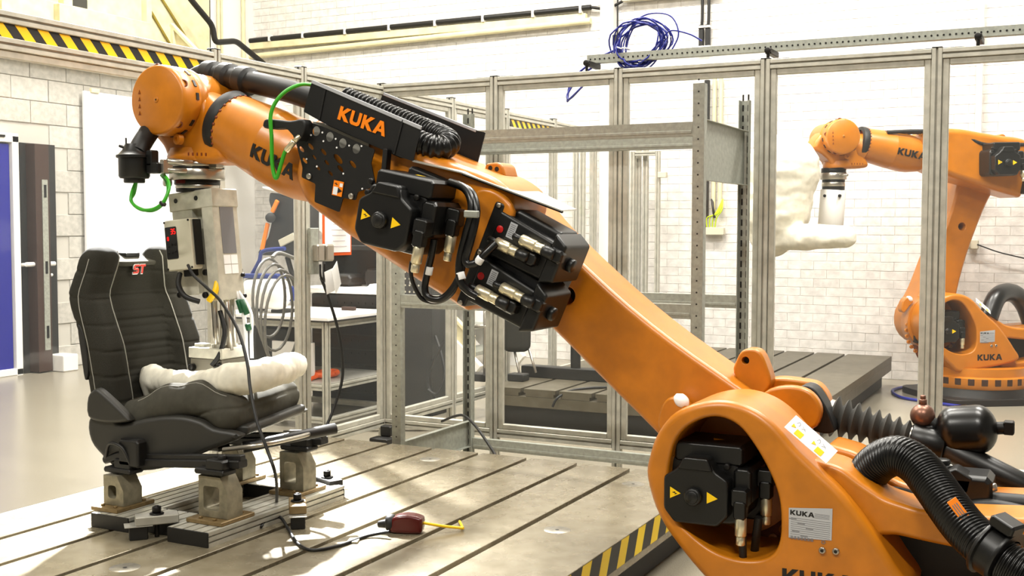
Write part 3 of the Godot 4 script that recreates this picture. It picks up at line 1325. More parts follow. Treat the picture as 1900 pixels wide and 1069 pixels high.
func bolt_mark(b: MB, c: Vector3, s: float) -> void:
	b.plate(pv([c.x - s, c.y + s * 0.15, c.x + s * 0.1, c.y + s * 0.5, c.x - s * 0.05, c.y + s * 0.1, c.x + s * 0.8, c.y - s * 0.1, c.x - s * 0.2, c.y - s * 0.5, c.x + s * 0.1, c.y - s * 0.1]), [], c.z, c.z + 0.001)


# motor whose shaft lies along z; its cover faces the viewer
func motor_flat(t: Node3D, j: Transform3D, c: Vector3, a: float, size: float, label: String) -> void:
	var x := Transform3D(Basis(Vector3.BACK, a).scaled(Vector3.ONE * size), c)
	var b := MB.new()
	b.xf = x
	b.plate(rnd(rect(-0.12, -0.115, 0.135, 0.115), 0.025), [], -0.27, -0.235, 0.006)
	b.plate(rnd(rect(-0.098, -0.09, 0.108, 0.085), 0.03), [], -0.24, -0.05, 0.012, 3)
	b.bx(Vector3(0.02, 0.1, -0.13), Vector3(0.19, 0.055, 0.17), 0.008)
	b.bx(Vector3(0.115, 0.02, -0.12), Vector3(0.05, 0.1, 0.16), 0.01)
	var m := obj("motor", b, M.black_plastic, t, j)
	m.set_meta("label", label)
	b = MB.new()
	b.xf = x
	b.plate(rnd(pv([-0.09, -0.05, -0.06, -0.085, 0.06, -0.085, 0.088, -0.055, 0.088, 0.04, 0.052, 0.062, 0.036, 0.09, -0.036, 0.09, -0.055, 0.062, -0.09, 0.038]), 0.008, 2), [], -0.06, 0.0, 0.008, 2)
	b.plate(rnd(pv([-0.05, 0.062, 0.048, 0.062, 0.033, 0.096, -0.033, 0.096]), 0.006, 2), [], -0.05, 0.006, 0.006, 2)
	obj("motor_cover", b, M.black_plastic, m)
	b = MB.new()
	b.xf = x
	b.cyl(Vector3(-0.004, -0.008, -0.002), Vector3(-0.004, -0.008, 0.018), 0.024, 24, 0.004)
	b.cyl(Vector3(-0.004, -0.008, 0.016), Vector3(-0.004, -0.008, 0.021), 0.017, 20, 0.002)
	obj("knob", b, M.black_plastic, m)
	for sx in [[-0.09, 0.055, -0.05], [0.075, 0.072, -0.045], [-0.085, 0.088, -0.05], [0.115, -0.1, -0.23], [-0.105, -0.1, -0.23], [0.12, 0.1, -0.23]]:
		b = MB.new()
		b.xf = x
		b.cyl(Vector3(sx[0], sx[1], sx[2]), Vector3(sx[0], sx[1], sx[2] + 0.014), 0.009, 12)
		obj("bolt", b, M.bolt, m)
	b = MB.new()
	b.xf = x
	warn(b, Vector3(-0.056, -0.004, 0.0004), 0.031)
	var k := MB.new()
	k.xf = x
	bolt_mark(k, Vector3(-0.056, -0.004, 0.0012), 0.0085)
	obj("warning_sticker", [[b, M.yellow], [k, M.tape_black]], null, m)
	b = MB.new()
	b.xf = x
	warn(b, Vector3(0.046, -0.008, 0.0004), 0.031)
	obj("warning_sticker", b, M.yellow, m)
	b = MB.new()
	b.xf = x
	b.face([Vector3(0.01, 0.1285, -0.13), Vector3(0.045, 0.1285, -0.12), Vector3(0.02, 0.1285, -0.1)], Vector3.UP)
	obj("warning_sticker", b, M.yellow, m)
	for s in [[0.115, -0.005, -0.02], [0.16, 0.035, -0.11]]:
		b = MB.new()
		b.xf = x
		var p := Vector3(s[0], s[1], s[2])
		b.bx(p + Vector3(0, 0.0, -0.01), Vector3(0.045, 0.05, 0.045), 0.006)
		b.bx(p + Vector3(0.003, -0.03, 0), Vector3(0.034, 0.05, 0.036), 0.006)
		var q := MB.new()
		q.xf = x
		q.cyl(p + Vector3(0.004, -0.1, 0), p + Vector3(0.004, -0.05, 0), 0.0155, 14, 0.002)
		q.cyl(p + Vector3(0.004, -0.125, 0), p + Vector3(0.004, -0.1, 0), 0.012, 14, 0.002)
		obj("connector", [[b, M.black_plastic], [q, M.brass]], null, m)


# long motor lying along the arm: from a to c, its broad side to the viewer
func motor_long(t: Node3D, j: Transform3D, a: Vector3, c: Vector3, label: String) -> void:
	var l := a.distance_to(c)
	var x := Transform3D(Basis(Vector3.BACK, atan2(c.y - a.y, c.x - a.x)), a)
	var b := MB.new()
	b.xf = x
	b.plate(rnd(rect(-0.006, -0.1, 0.03, 0.095), 0.012), [], -0.2, -0.014, 0.006)
	b.plate(rnd(pv([0.02, -0.075, l - 0.045, -0.075, l - 0.045, 0.055, 0.02, 0.075]), 0.012), [], -0.19, -0.012, 0.012, 2)
	b.plate(rnd(pv([0.03, 0.05, l - 0.05, 0.035, l - 0.05, 0.085, 0.06, 0.095]), 0.012), [], -0.19, -0.05, 0.015, 2)
	b.plate(rnd(pv([l - 0.05, -0.085, l, -0.06, l, 0.06, l - 0.05, 0.085]), 0.008), [], -0.195, 0.0, 0.01, 2)
	var m := obj("motor", b, M.black_plastic, t, j)
	m.set_meta("label", label)
	b = MB.new()
	b.xf = x
	b.cyl(Vector3(l - 0.002, 0.0, -0.07), Vector3(l + 0.02, 0.0, -0.07), 0.022, 20, 0.004)
	obj("knob", b, M.black_plastic, m)
	b = MB.new()
	b.xf = x
	b.cyl(Vector3(0.045, 0.018, -0.013), Vector3(0.045, 0.018, -0.0095), 0.012, 18, 0.001)
	obj("red_dot", b, M.red, m)
	b = MB.new()
	b.xf = x
	b.bx(Vector3(0.085, 0.03, -0.0115), Vector3(0.026, 0.05, 0.002), 0.0)
	var k := MB.new()
	k.xf = x
	for i in 7:
		k.bx(Vector3(0.085, 0.012 + i * 0.006, -0.0103), Vector3(0.018, 0.0022, 0.0006), 0.0)
	obj("type_label", [[b, M.label_silver], [k, M.print_grey]], null, m)
	for s in [[0.06, -0.02, 0.0], [0.135, 0.022, -0.004]]:
		b = MB.new()
		b.xf = x
		var p := Vector3(s[0], s[1], s[2] + 0.012)
		b.cyl(p, p + Vector3(0.055, 0, 0.002), 0.0185, 16, 0.002)
		b.cyl(p + Vector3(0.05, 0, 0.002), p + Vector3(0.082, 0, 0.003), 0.0165, 16, 0.002)
		var q := MB.new()
		q.xf = x
		q.cyl(p + Vector3(0.08, 0, 0.003), p + Vector3(0.125, 0, 0.003), 0.02, 14, 0.006)
		q.bx(p + Vector3(0.125, 0.0, -0.012), Vector3(0.05, 0.045, 0.04), 0.01)
		q.cyl(p + Vector3(-0.03, 0, 0), p + Vector3(0.004, 0, 0), 0.011, 12)
		obj("connector", [[b, M.brass], [q, M.black_plastic]], null, m)
	for s in [[0.012, 0.085], [0.012, -0.09]]:
		b = MB.new()
		b.xf = x
		b.cyl(Vector3(s[0], s[1], -0.015), Vector3(s[0], s[1], -0.007), 0.008, 10)
		obj("bolt", b, M.steel, m)


func robot(at: Vector3, yaw: float, d2: float, d3: float, d5: float, near: bool) -> Node3D:
	var t := thing("industrial_robot", "", "robot", at)
	org[t] = Vector3.ZERO
	t.rotation.y = yaw
	var j0 := Transform3D.IDENTITY
	var j2 := turn_at(A2, d2)
	var j3 := Transform3D(Basis.IDENTITY, j2 * A3 - A3) * turn_at(A3, d3)
	var j5 := Transform3D(Basis.IDENTITY, j3 * A5 - A5) * turn_at(A5, d5)
	robot_base(t, near)
	robot_body(t, j0, near)
	robot_link(t, j2, near)
	robot_forearm(t, j3, near)
	robot_wrist(t, j5, near)
	motor_flat(t, j0, Vector3(-0.384, 0.546, 0.27), 0.0, 1.06, "black motor with yellow warning triangles in the round opening of the body")
	motor_flat(t, j3, Vector3(-1.372, 1.326, 0.36), -0.2, 1.12, "black motor with yellow warning triangles on the elbow")
	motor_long(t, j3, Vector3(-1.103, 1.292, 0.19), Vector3(-0.845, 1.182, 0.19), "upper long black motor behind the elbow")
	motor_long(t, j3, Vector3(-1.16, 1.145, 0.21), Vector3(-0.9, 1.032, 0.21), "lower long black motor behind the elbow")
	return t


func robot_base(t: Node3D, near: bool) -> void:
	var b := MB.new()
	b.plate(rnd(rect(-0.42, -0.42, 0.42, 0.42), 0.12, 4), [], 0.0, 0.05, 0.006)
	for v in b.v.size():
		b.v[v] = Vector3(b.v[v].x, b.v[v].z, b.v[v].y)
		b.n[v] = Vector3(b.n[v].x, b.n[v].z, b.n[v].y)
	for i in range(0, b.ix.size(), 3):
		var k := b.ix[i + 1]
		b.ix[i + 1] = b.ix[i + 2]
		b.ix[i + 2] = k
	b.lathe(pv([0.0, 0.045, 0.4, 0.045, 0.37, 0.12, 0.0, 0.12]), 40)
	obj("base", b, M.black_sheet, t)
	b = MB.new()
	b.lathe(pv([0.0, 0.11, 0.375, 0.11, 0.385, 0.13, 0.385, 0.19, 0.36, 0.2, 0.36, 0.26, 0.0, 0.26]), 64)
	var r := obj("turning_ring", b, M.orange_paint, t)
	for i in 26:
		var a := TAU * i / 26
		b = MB.new()
		var e := Vector3(cos(a), 0, sin(a))
		b.bx(e * 0.375 + Vector3(0, 0.165, 0), Vector3(0.024, 0.05, 0.045), 0.003, Basis(Vector3.UP, -a))
		obj("notch", b, M.notch_dark, r)


func robot_body(t: Node3D, j: Transform3D, near: bool) -> void:
	var outer := smo(pv([-0.538, 0.569, -0.531, 0.638, -0.505, 0.708, -0.457, 0.766, -0.385, 0.801, -0.307, 0.813, -0.232, 0.797, -0.169, 0.757, -0.11, 0.695, -0.047, 0.64, 0.017, 0.585, 0.085, 0.507, 0.156, 0.408, 0.198, 0.327, 0.075, 0.282, -0.14, 0.246, -0.277, 0.231, -0.343, 0.284, -0.42, 0.359, -0.499, 0.459]), 4)
	var hole := smo(pv([-0.471, 0.589, -0.457, 0.671, -0.426, 0.722, -0.377, 0.755, -0.322, 0.766, -0.268, 0.746, -0.222, 0.695, -0.179, 0.624, -0.152, 0.555, -0.145, 0.477, -0.152, 0.422, -0.175, 0.388, -0.217, 0.371, -0.276, 0.368, -0.34, 0.384, -0.4, 0.42, -0.446, 0.463, -0.466, 0.52]), 4)
	var b := MB.new()
	b.plate(outer, [hole], -0.03, 0.255, 0.024, 4, 0.012)
	var body := obj("body", b, M.orange_paint, t, j)
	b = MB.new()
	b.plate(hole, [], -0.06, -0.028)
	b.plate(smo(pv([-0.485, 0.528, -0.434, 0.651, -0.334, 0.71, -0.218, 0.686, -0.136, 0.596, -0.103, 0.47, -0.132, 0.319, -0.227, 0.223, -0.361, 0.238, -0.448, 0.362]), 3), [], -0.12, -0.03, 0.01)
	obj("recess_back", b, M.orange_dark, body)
	var c := Vector3(-0.356, 0.52, -0.03)
	for i in 28:
		var a := TAU * i / 28
		b = MB.new()
		b.xf = MB.ax(Vector3(c.x + cos(a) * 0.2, c.y + sin(a) * 0.2, -0.03), Vector3.BACK)
		b.lathe(pv([0.015, 0.0, 0.015, 0.012, 0.009, 0.014, 0.008, 0.006, 0.0, 0.006]), 14)
		obj("recess_bolt", b, M.orange_paint, body)
	# the rear frame with its window
	var fr := pv([-0.084, 0.663, 0.003, 0.645, 0.05, 0.612, 0.118, 0.572, 0.201, 0.553, 0.294, 0.546, 0.455, 0.558, 0.596, 0.567, 0.603, 0.305, 0.124, 0.227, 0.009, 0.299, -0.081, 0.467])
	var win := rnd(pv([0.106, 0.467, 0.147, 0.474, 0.229, 0.465, 0.323, 0.456, 0.401, 0.442, 0.527, 0.429, 0.529, 0.342, 0.209, 0.292]), 0.012)
	b = MB.new()
	b.plate(rnd(fr, 0.02), [win], 0.03, 0.2, 0.018, 3)
	obj("rear_frame", b, M.orange_paint, t, j)
	b = MB.new()
	b.plate(rnd(fr, 0.02), [], -0.2, -0.03, 0.018, 3)
	obj("far_frame", b, M.orange_paint, t, j)
	b = MB.new()
	b.plate(rnd(pv([0.033, 0.557, 0.181, 0.489, 0.449, 0.484, 0.573, 0.478, 0.579, 0.262, 0.1, 0.185]), 0.01), [], -0.02, 0.045, 0.01)
	obj("inner_block", b, M.black_sheet, t, j)
	# round body drum behind, on which the link arm turns
	b = MB.new()
	b.xf = Transform3D(Basis(Vector3.RIGHT, PI / 2), Vector3(A2.x, A2.y, -0.12))
	b.lathe(pv([0.0, 0.0, 0.2, 0.0, 0.21, 0.01, 0.21, 0.12, 0.0, 0.12]), 48)
	obj("drum", b, M.orange_paint, t, j)
	# rubber stop with a white cap on the left shoulder
	b = MB.new()
	b.plate(smo(pv([-0.599, 0.672, -0.596, 0.715, -0.582, 0.75, -0.558, 0.769, -0.526, 0.763, -0.505, 0.735, -0.536, 0.702, -0.574, 0.656]), 3), [], -0.09, -0.02, 0.01)
	obj("stop_block", b, M.orange_paint, t, j)
	b = MB.new()
	b.cyl(Vector3(-0.542, 0.742, -0.04), Vector3(-0.517, 0.77, -0.04), 0.027, 20, 0.012)
	obj("white_cap", b, M.white, t, j)
	b = MB.new()
	b.cyl(Vector3(-0.343, 0.797, 0.13), Vector3(-0.344, 0.808, 0.13), 0.03, 20, 0.003)
	obj("lug", b, M.orange_paint, t, j)
	# type plate, warning label, lettering and two bolts
	b = MB.new()
	b.plate(pv([-0.123, 0.532, -0.006, 0.543, -0.007, 0.456, -0.122, 0.45]), [], 0.2555, 0.2568)
	var plate := obj("type_plate", b, M.label_silver, t, j)
	b = MB.new()
	var o := Vector3(-0.123, 0.532, 0.255)
	b.xf = Transform3D(Basis(Vector3.BACK, -0.02), Vector3(o.x, o.y, 0.2569))
	for i in 9:
		b.bx(Vector3(0.06, -0.026 - i * 0.0056, 0), Vector3(0.106, 0.0012, 0.0004), 0.0)
	b.bx(Vector3(0.03, -0.0262, 0), Vector3(0.001, 0.001, 0.0004), 0.0)
	for i in 4:
		b.bx(Vector3(0.09, -0.007 - i * 0.0036, 0), Vector3(0.04, 0.0011, 0.0004), 0.0)
	for i in 22:
		b.bx(Vector3(0.006 + i * 0.003, -0.08, 0), Vector3(0.0008 + 0.0009 * (i % 3), 0.009, 0.0004), 0.0)
	b.plate(circ(Vector2(0.096, -0.081), 0.0055, 14), [circ(Vector2(0.096, -0.081), 0.004, 12)], 0.0, 0.0005)
	for i in 5:
		b.bx(Vector3(0.012 + (i * 23 % 60) * 0.001, -0.0285 - i * 0.0112, 0), Vector3(0.02, 0.0022, 0.0004), 0.0)
	obj("small_print", b, M.print_grey, plate)
	b = MB.new()
	b.xf = Transform3D(Basis(Vector3.BACK, -0.02), Vector3(o.x + 0.004, o.y - 0.018, 0.2568))
	word(b, "KUKA", 0.0135, 0.0006, 1.12)
	obj("lettering", b, M.tape_black, plate)
	b = MB.new()
	var w := [Vector3(-0.151, 0.741, 0.225), Vector3(-0.036, 0.651, 0.225), Vector3(-0.007, 0.68, 0.18), Vector3(-0.121, 0.762, 0.18)]
	var e1: Vector3 = (w[1] - w[0]).normalized()
	var n1 := e1.cross((w[3] - w[0]).normalized()).normalized()
	if n1.z < 0:
		n1 = -n1
	var e2 := n1.cross(e1)
	b.xf = Transform3D(Basis(e1, e2, n1), w[0] + n1 * 0.012)
	var wl: float = w[0].distance_to(w[1])
	var wh: float = w[0].distance_to(w[3])
	b.plate(rect(0, 0, wl, wh), [], 0.0, 0.0015)
	var wlab := obj("warning_label", b, M.white, t, j)
	for i in 2:
		var y := MB.new()
		var k := MB.new()
		y.xf = Transform3D(Basis(e1, e2, n1), w[0] + n1 * 0.0136)
		k.xf = y.xf
		var x := wl * (0.12 + 0.48 * i)
		warn(y, Vector3(x, wh * 0.42, 0), wh * 0.22)
		y.plate(rect(x + wl * 0.08, wh * 0.08, x + wl * 0.24, wh * 0.42), [], 0, 0.0008)
		k.tube(crv(pw([x, wh * 0.66, 0, x + wl * 0.03, wh * 0.8, 0, x + wl * 0.07, wh * 0.72, 0, x + wl * 0.06, wh * 0.6, 0])), 0.0007, 5)
		k.bar(Vector3(x + wl * 0.12, wh * 0.75, 0), Vector3(x + wl * 0.22, wh * 0.6, 0), 0.0012, 0.0006, 0.0)
		k.bar(Vector3(x + wl * 0.13, wh * 0.58, 0), Vector3(x + wl * 0.2, wh * 0.7, 0), 0.0012, 0.0006, 0.0)
		obj("pictogram", [[y, M.yellow], [k, M.print_grey]], null, wlab)
	for p in [Vector3(-0.031, 0.426, 0.25), Vector3(0.005, 0.428, 0.25)]:
		b = MB.new()
		b.cyl(Vector3(p.x, p.y, 0.252), Vector3(p.x, p.y, 0.262), 0.0095, 16, 0.002)
		var h := MB.new()
		h.cyl(Vector3(p.x, p.y, 0.2615), Vector3(p.x, p.y, 0.2625), 0.005, 6, 0.0)
		obj("plug", [[b, M.steel], [h, M.tape_black]], null, t, j)
	b = MB.new()
	var q := Vector3(-0.138, 0.317, 0.25)
	b.xf = Transform3D(Basis(Vector3.BACK, 0.02), Vector3(q.x, q.y, 0.2545))
	word(b, "KUKA", 0.045, 0.002, 1.0)
	obj("lettering", b, M.tape_black, t, j)
	if not near:
		b = MB.new()
		b.tube(crv(pw([0.0, 0.62, 0.15, 0.1, 0.78, 0.1, 0.28, 0.8, 0.0, 0.42, 0.7, -0.05, 0.5, 0.5, -0.05])), 0.07, 16)
		obj("energy_hose", b, M.hose_gloss, t, j)
		return
	# corrugated energy hose that loops over the frame
	b = MB.new()
	var path := even(crv(pw([0.042, 0.558, 0.03, 0.055, 0.608, 0.06, 0.093, 0.652, 0.09, 0.142, 0.676, 0.12, 0.192, 0.662, 0.15, 0.234, 0.629, 0.19, 0.281, 0.587, 0.25, 0.331, 0.545, 0.31, 0.392, 0.508, 0.36, 0.453, 0.48, 0.39, 0.531, 0.451, 0.41]), 10), 0.0024)
	var rr := []
	for i in path.size():
		rr.append(0.0515 + 0.0042 * sin(TAU * i * 0.0024 / 0.0096))
	b.tube(path, rr, 24)
	var hose := obj("energy_hose", b, M.hose_gloss, t, j)
	hose.set_meta("label", "thick black corrugated hose looping over the frame")
	# hose clamp
	var ca := Vector3(0.407, 0.507, 0.365)
	var cd := (Vector3(0.453, 0.48, 0.39) - Vector3(0.392, 0.508, 0.36)).normalized()
	b = MB.new()
	b.xf = MB.ax(ca - cd * 0.03, cd)
	b.lathe(pv([0.052, 0.0, 0.072, 0.0, 0.074, 0.003, 0.074, 0.009, 0.066, 0.012, 0.066, 0.048, 0.074, 0.051, 0.074, 0.057, 0.072, 0.06, 0.052, 0.06]), 28)
	obj("hose_clamp", b, M.black_plastic, hose)
	b = MB.new()
	b.xf = Transform3D(Basis(cd, (Vector3.UP - cd * cd.y).normalized(), cd.cross(Vector3.UP).normalized()), ca)
	b.bx(Vector3(0, 0.083, 0.01), Vector3(0.065, 0.03, 0.06), 0.006)
	obj("clamp_lug", b, M.black_plastic, hose)
	b = MB.new()
	var lp := Vector3(0.318, 0.596, 0.34)
	b.xf = Transform3D(Basis.from_euler(Vector3(-0.35, 0.35, -0.98)), lp)
	b.bx(Vector3.ZERO, Vector3(0.06, 0.026, 0.003), 0.001)
	var lk := MB.new()
	lk.xf = b.xf
	for i in 3:
		lk.bx(Vector3(0.0, -0.007 + i * 0.006, 0.0018), Vector3(0.035, 0.0025, 0.0005), 0.0)
	obj("hose_label", [[b, M.logo_orange], [lk, M.print_grey]], null, hose)
	# counterbalance: bellows, cylinder and gas bottle, behind the body
	var ba := Vector3(-0.118, 0.71, -0.27)
	var bb := Vector3(0.125, 0.659, -0.27)
	var bd := (bb - ba).normalized()
	var bl := ba.distance_to(bb)
	b = MB.new()
	b.xf = MB.ax(ba, bd)
	var pr := PackedVector2Array()
	for i in 8:
		var h := bl * i / 8
		var big := lerpf(0.066, 0.052, i / 7.0)
		var st := bl / 8
		for s in [[0.0, 0.6], [0.15, 0.66], [0.38, 0.93], [0.5, 1.0], [0.62, 0.93], [0.85, 0.66]]:
			pr.append(Vector2(big * s[1], h + st * s[0]))
	b.lathe(pr, 36)
	var bel := obj("bellows", b, M.bellows_rubber, t, j)
	b = MB.new()
	b.xf = MB.ax(ba, bd)
	b.lathe(pv([0.046, -0.005, 0.05, -0.004, 0.05, 0.008, 0.046, 0.009]), 30)
	b.lathe(pv([0.036, bl - 0.004, 0.04, bl - 0.003, 0.04, bl + 0.01, 0.036, bl + 0.011]), 30)
	obj("hose_band", b, M.steel, bel)
	b = MB.new()
	b.cyl(bb, bb + bd * 0.1, 0.047, 28, 0.004)
	b.cyl(bb + bd * 0.1, Vector3(0.571, 0.485, -0.27), 0.038, 28, 0.004)
	obj("balance_cylinder", b, M.black_plastic, t, j)
	var ga := Vector3(0.193, 0.682, -0.29)
	var gb := Vector3(0.367, 0.705, -0.29)
	var gd := (gb - ga).normalized()
	var gl := ga.distance_to(gb)
	b = MB.new()
	b.xf = MB.ax(ga, gd)
	pr = PackedVector2Array()
	for i in 9:
		var a := PI / 2 * i / 8
		pr.append(Vector2(0.073 * sin(a), 0.055 - 0.055 * cos(a)))
	for i in 9:
		var a := PI / 2 * i / 8
		pr.append(Vector2(0.073 * cos(a), gl - 0.055 + 0.055 * sin(a)))
	b.lathe(pr, 40)
	var gas := obj("gas_bottle", b, M.hose_gloss, t, j)
	b = MB.new()
	b.cyl(gb - gd * 0.01, gb + gd * 0.035, 0.019, 16)
	b.bx(gb + gd * 0.03, Vector3(0.03, 0.04, 0.04), 0.004)
	obj("bottle_neck", b, M.bolt, gas)
	b = MB.new()
	var gm := (ga + gb) / 2 + Vector3(-0.01, 0, 0)
	b.xf = MB.ax(gm - gd * 0.018, gd)
	b.lathe(pv([0.0735, 0.0, 0.0735, 0.034]), 6, 3.4, 4.1)
	obj("bottle_label", b, M.yellow, gas)
	b = MB.new()
	var va := Vector3(0.155, 0.725, -0.29)
	b.xf = MB.ax(va - Vector3(0, 0.036, 0), Vector3.UP)
	pr = PackedVector2Array()
	for i in 13:
		var a := PI * i / 12
		pr.append(Vector2(0.037 * sin(a), 0.037 - 0.037 * cos(a)))
	b.lathe(pr, 28)
	b.cyl(Vector3(0, 0.07, 0), Vector3(0, 0.088, 0), 0.012, 12)
	b.cyl(Vector3(0, 0.086, 0), Vector3(0, 0.1, 0), 0.0085, 12)
	obj("valve_ball", b, M.copper, t, j)
	b = MB.new()
	b.plate(rnd(pv([0.119, 0.689, 0.189, 0.703, 0.206, 0.63, 0.155, 0.592, 0.104, 0.617]), 0.008), [], -0.34, -0.26, 0.006)
	b.cyl(va, ga + gd * 0.02, 0.02, 14)
	obj("valve_block", b, M.black_sheet, t, j)
	# black main motor and cables in the lap of the body
	b = MB.new()
	b.bx(Vector3(0.283, 0.563, -0.07), Vector3(0.18, 0.1, 0.14), 0.015)
	b.plate(rnd(pv([0.215, 0.564, 0.229, 0.607, 0.278, 0.631, 0.322, 0.606, 0.314, 0.564, 0.273, 0.545]), 0.006), [], -0.08, 0.0, 0.006)
	b.cyl(Vector3(0.234, 0.625, -0.07), Vector3(0.234, 0.64, -0.07), 0.024, 16)
	obj("main_motor", b, M.black_plastic, t, j)
	b = MB.new()
	b.cyl(Vector3(0.335, 0.577, -0.03), Vector3(0.367, 0.591, -0.03), 0.014, 12)
	b.cyl(Vector3(0.367, 0.591, -0.03), Vector3(0.373, 0.571, -0.03), 0.014, 12)
	obj("motor_plug", b, M.steel, t, j)
	b = MB.new()
	b.tube(crv(pw([0.044, 0.513, 0, 0.104, 0.512, 0, 0.175, 0.526, -0.01, 0.262, 0.507, 0, 0.359, 0.534, 0, 0.494, 0.52, 0])), 0.022, 10)
	b.tube(crv(pw([0.054, 0.531, -0.03, 0.141, 0.537, -0.05, 0.228, 0.515, -0.05, 0.355, 0.537, -0.05, 0.518, 0.541, -0.05])), 0.026, 10)
	obj("cable_bundle", b, M.rubber, t, j)
	b = MB.new()
	b.cyl(Vector3(0.347, 0.535, -0.09), Vector3(0.571, 0.53, -0.09), 0.022, 16)
	obj("tie_bar", b, M.orange_paint, t, j)
	# cables that hang from the motor in the opening
	b = MB.new()
	b.tube(crv(pw([-0.255, 0.463, 0.24, -0.257, 0.407, 0.23, -0.258, 0.324, 0.21, -0.255, 0.241, 0.19])), 0.011, 10)
	b.tube(crv(pw([-0.225, 0.476, 0.18, -0.233, 0.426, 0.17, -0.251, 0.335, 0.13, -0.26, 0.248, 0.11])), 0.012, 10)
	obj("motor_cable", b, M.rubber, t, j)


func robot_link(t: Node3D, j: Transform3D, near: bool) -> void:
	var b := MB.new()
	var out := pv([-1.282, 1.473, -1.199, 1.461, -1.123, 1.405, -1.047, 1.322, -0.968, 1.247, -0.851, 1.146, -0.728, 1.046, -0.573, 0.936, -0.432, 0.848, -0.325, 0.783, -0.228, 0.737, -0.165, 0.668, -0.154, 0.587, -0.192, 0.492, -0.273, 0.428, -0.375, 0.416, -0.479, 0.461, -0.56, 0.565, -0.639, 0.645, -0.754, 0.744, -0.888, 0.86, -1.022, 0.976, -1.167, 1.081, -1.318, 1.173, -1.417, 1.262, -1.438, 1.352, -1.378, 1.44])
	var c := Vector3(-0.945, 1.071, -0.09)
	b.plate(smo(out, 2), [circ(Vector2(c.x, c.y), 0.03, 20)], -0.33, -0.09, 0.022, 3)
	var l := obj("link_arm", b, M.orange_paint, t, j)
	b = MB.new()
	b.cyl(Vector3(c.x, c.y, -0.2), Vector3(c.x, c.y, -0.19), 0.031, 16, 0.0)
	obj("hole_back", b, M.tape_black, l)
	# lug on the back of the arm
	b = MB.new()
	var h := Vector3(-0.363, 0.879, -0.17)
	b.plate(smo(pv([-0.402, 0.837, -0.393, 0.879, -0.376, 0.908, -0.348, 0.917, -0.317, 0.907, -0.295, 0.864, -0.282, 0.811, -0.312, 0.77, -0.358, 0.779]), 3), [circ(Vector2(h.x, h.y), 0.012, 14)], -0.24, -0.17, 0.01, 3)
	obj("lug", b, M.orange_paint, l)
	b = MB.new()
	b.cyl(Vector3(h.x, h.y, -0.21), Vector3(h.x, h.y, -0.2), 0.012, 12, 0.0)
	obj("lug_hole", b, M.tape_black, l)
	# fork that takes the counterbalance
	b = MB.new()
	b.plate(smo(pv([-0.319, 0.734, -0.289, 0.79, -0.245, 0.81, -0.197, 0.814, -0.155, 0.804, -0.125, 0.775, -0.115, 0.739, -0.13, 0.695, -0.169, 0.679, -0.234, 0.657, -0.301, 0.668]), 3), [], -0.16, -0.115, 0.012, 3)
	obj("fork_plate", b, M.orange_paint, l)
	b = MB.new()
	b.plate(smo(pv([-0.358, 0.744, -0.315, 0.807, -0.272, 0.82, -0.204, 0.817, -0.153, 0.807, -0.122, 0.768, -0.118, 0.724, -0.151, 0.673, -0.218, 0.651, -0.304, 0.661]), 3), [], -0.32, -0.25, 0.012, 3)
	obj("fork_plate", b, M.orange_paint, l)
	b = MB.new()
	b.plate(smo(pv([-0.219, 0.765, -0.186, 0.81, -0.15, 0.807, -0.12, 0.769, -0.095, 0.721, -0.086, 0.675, -0.134, 0.671, -0.184, 0.7]), 3), [], -0.25, -0.16, 0.006)
	obj("fork_eye", b, M.black_sheet, l)


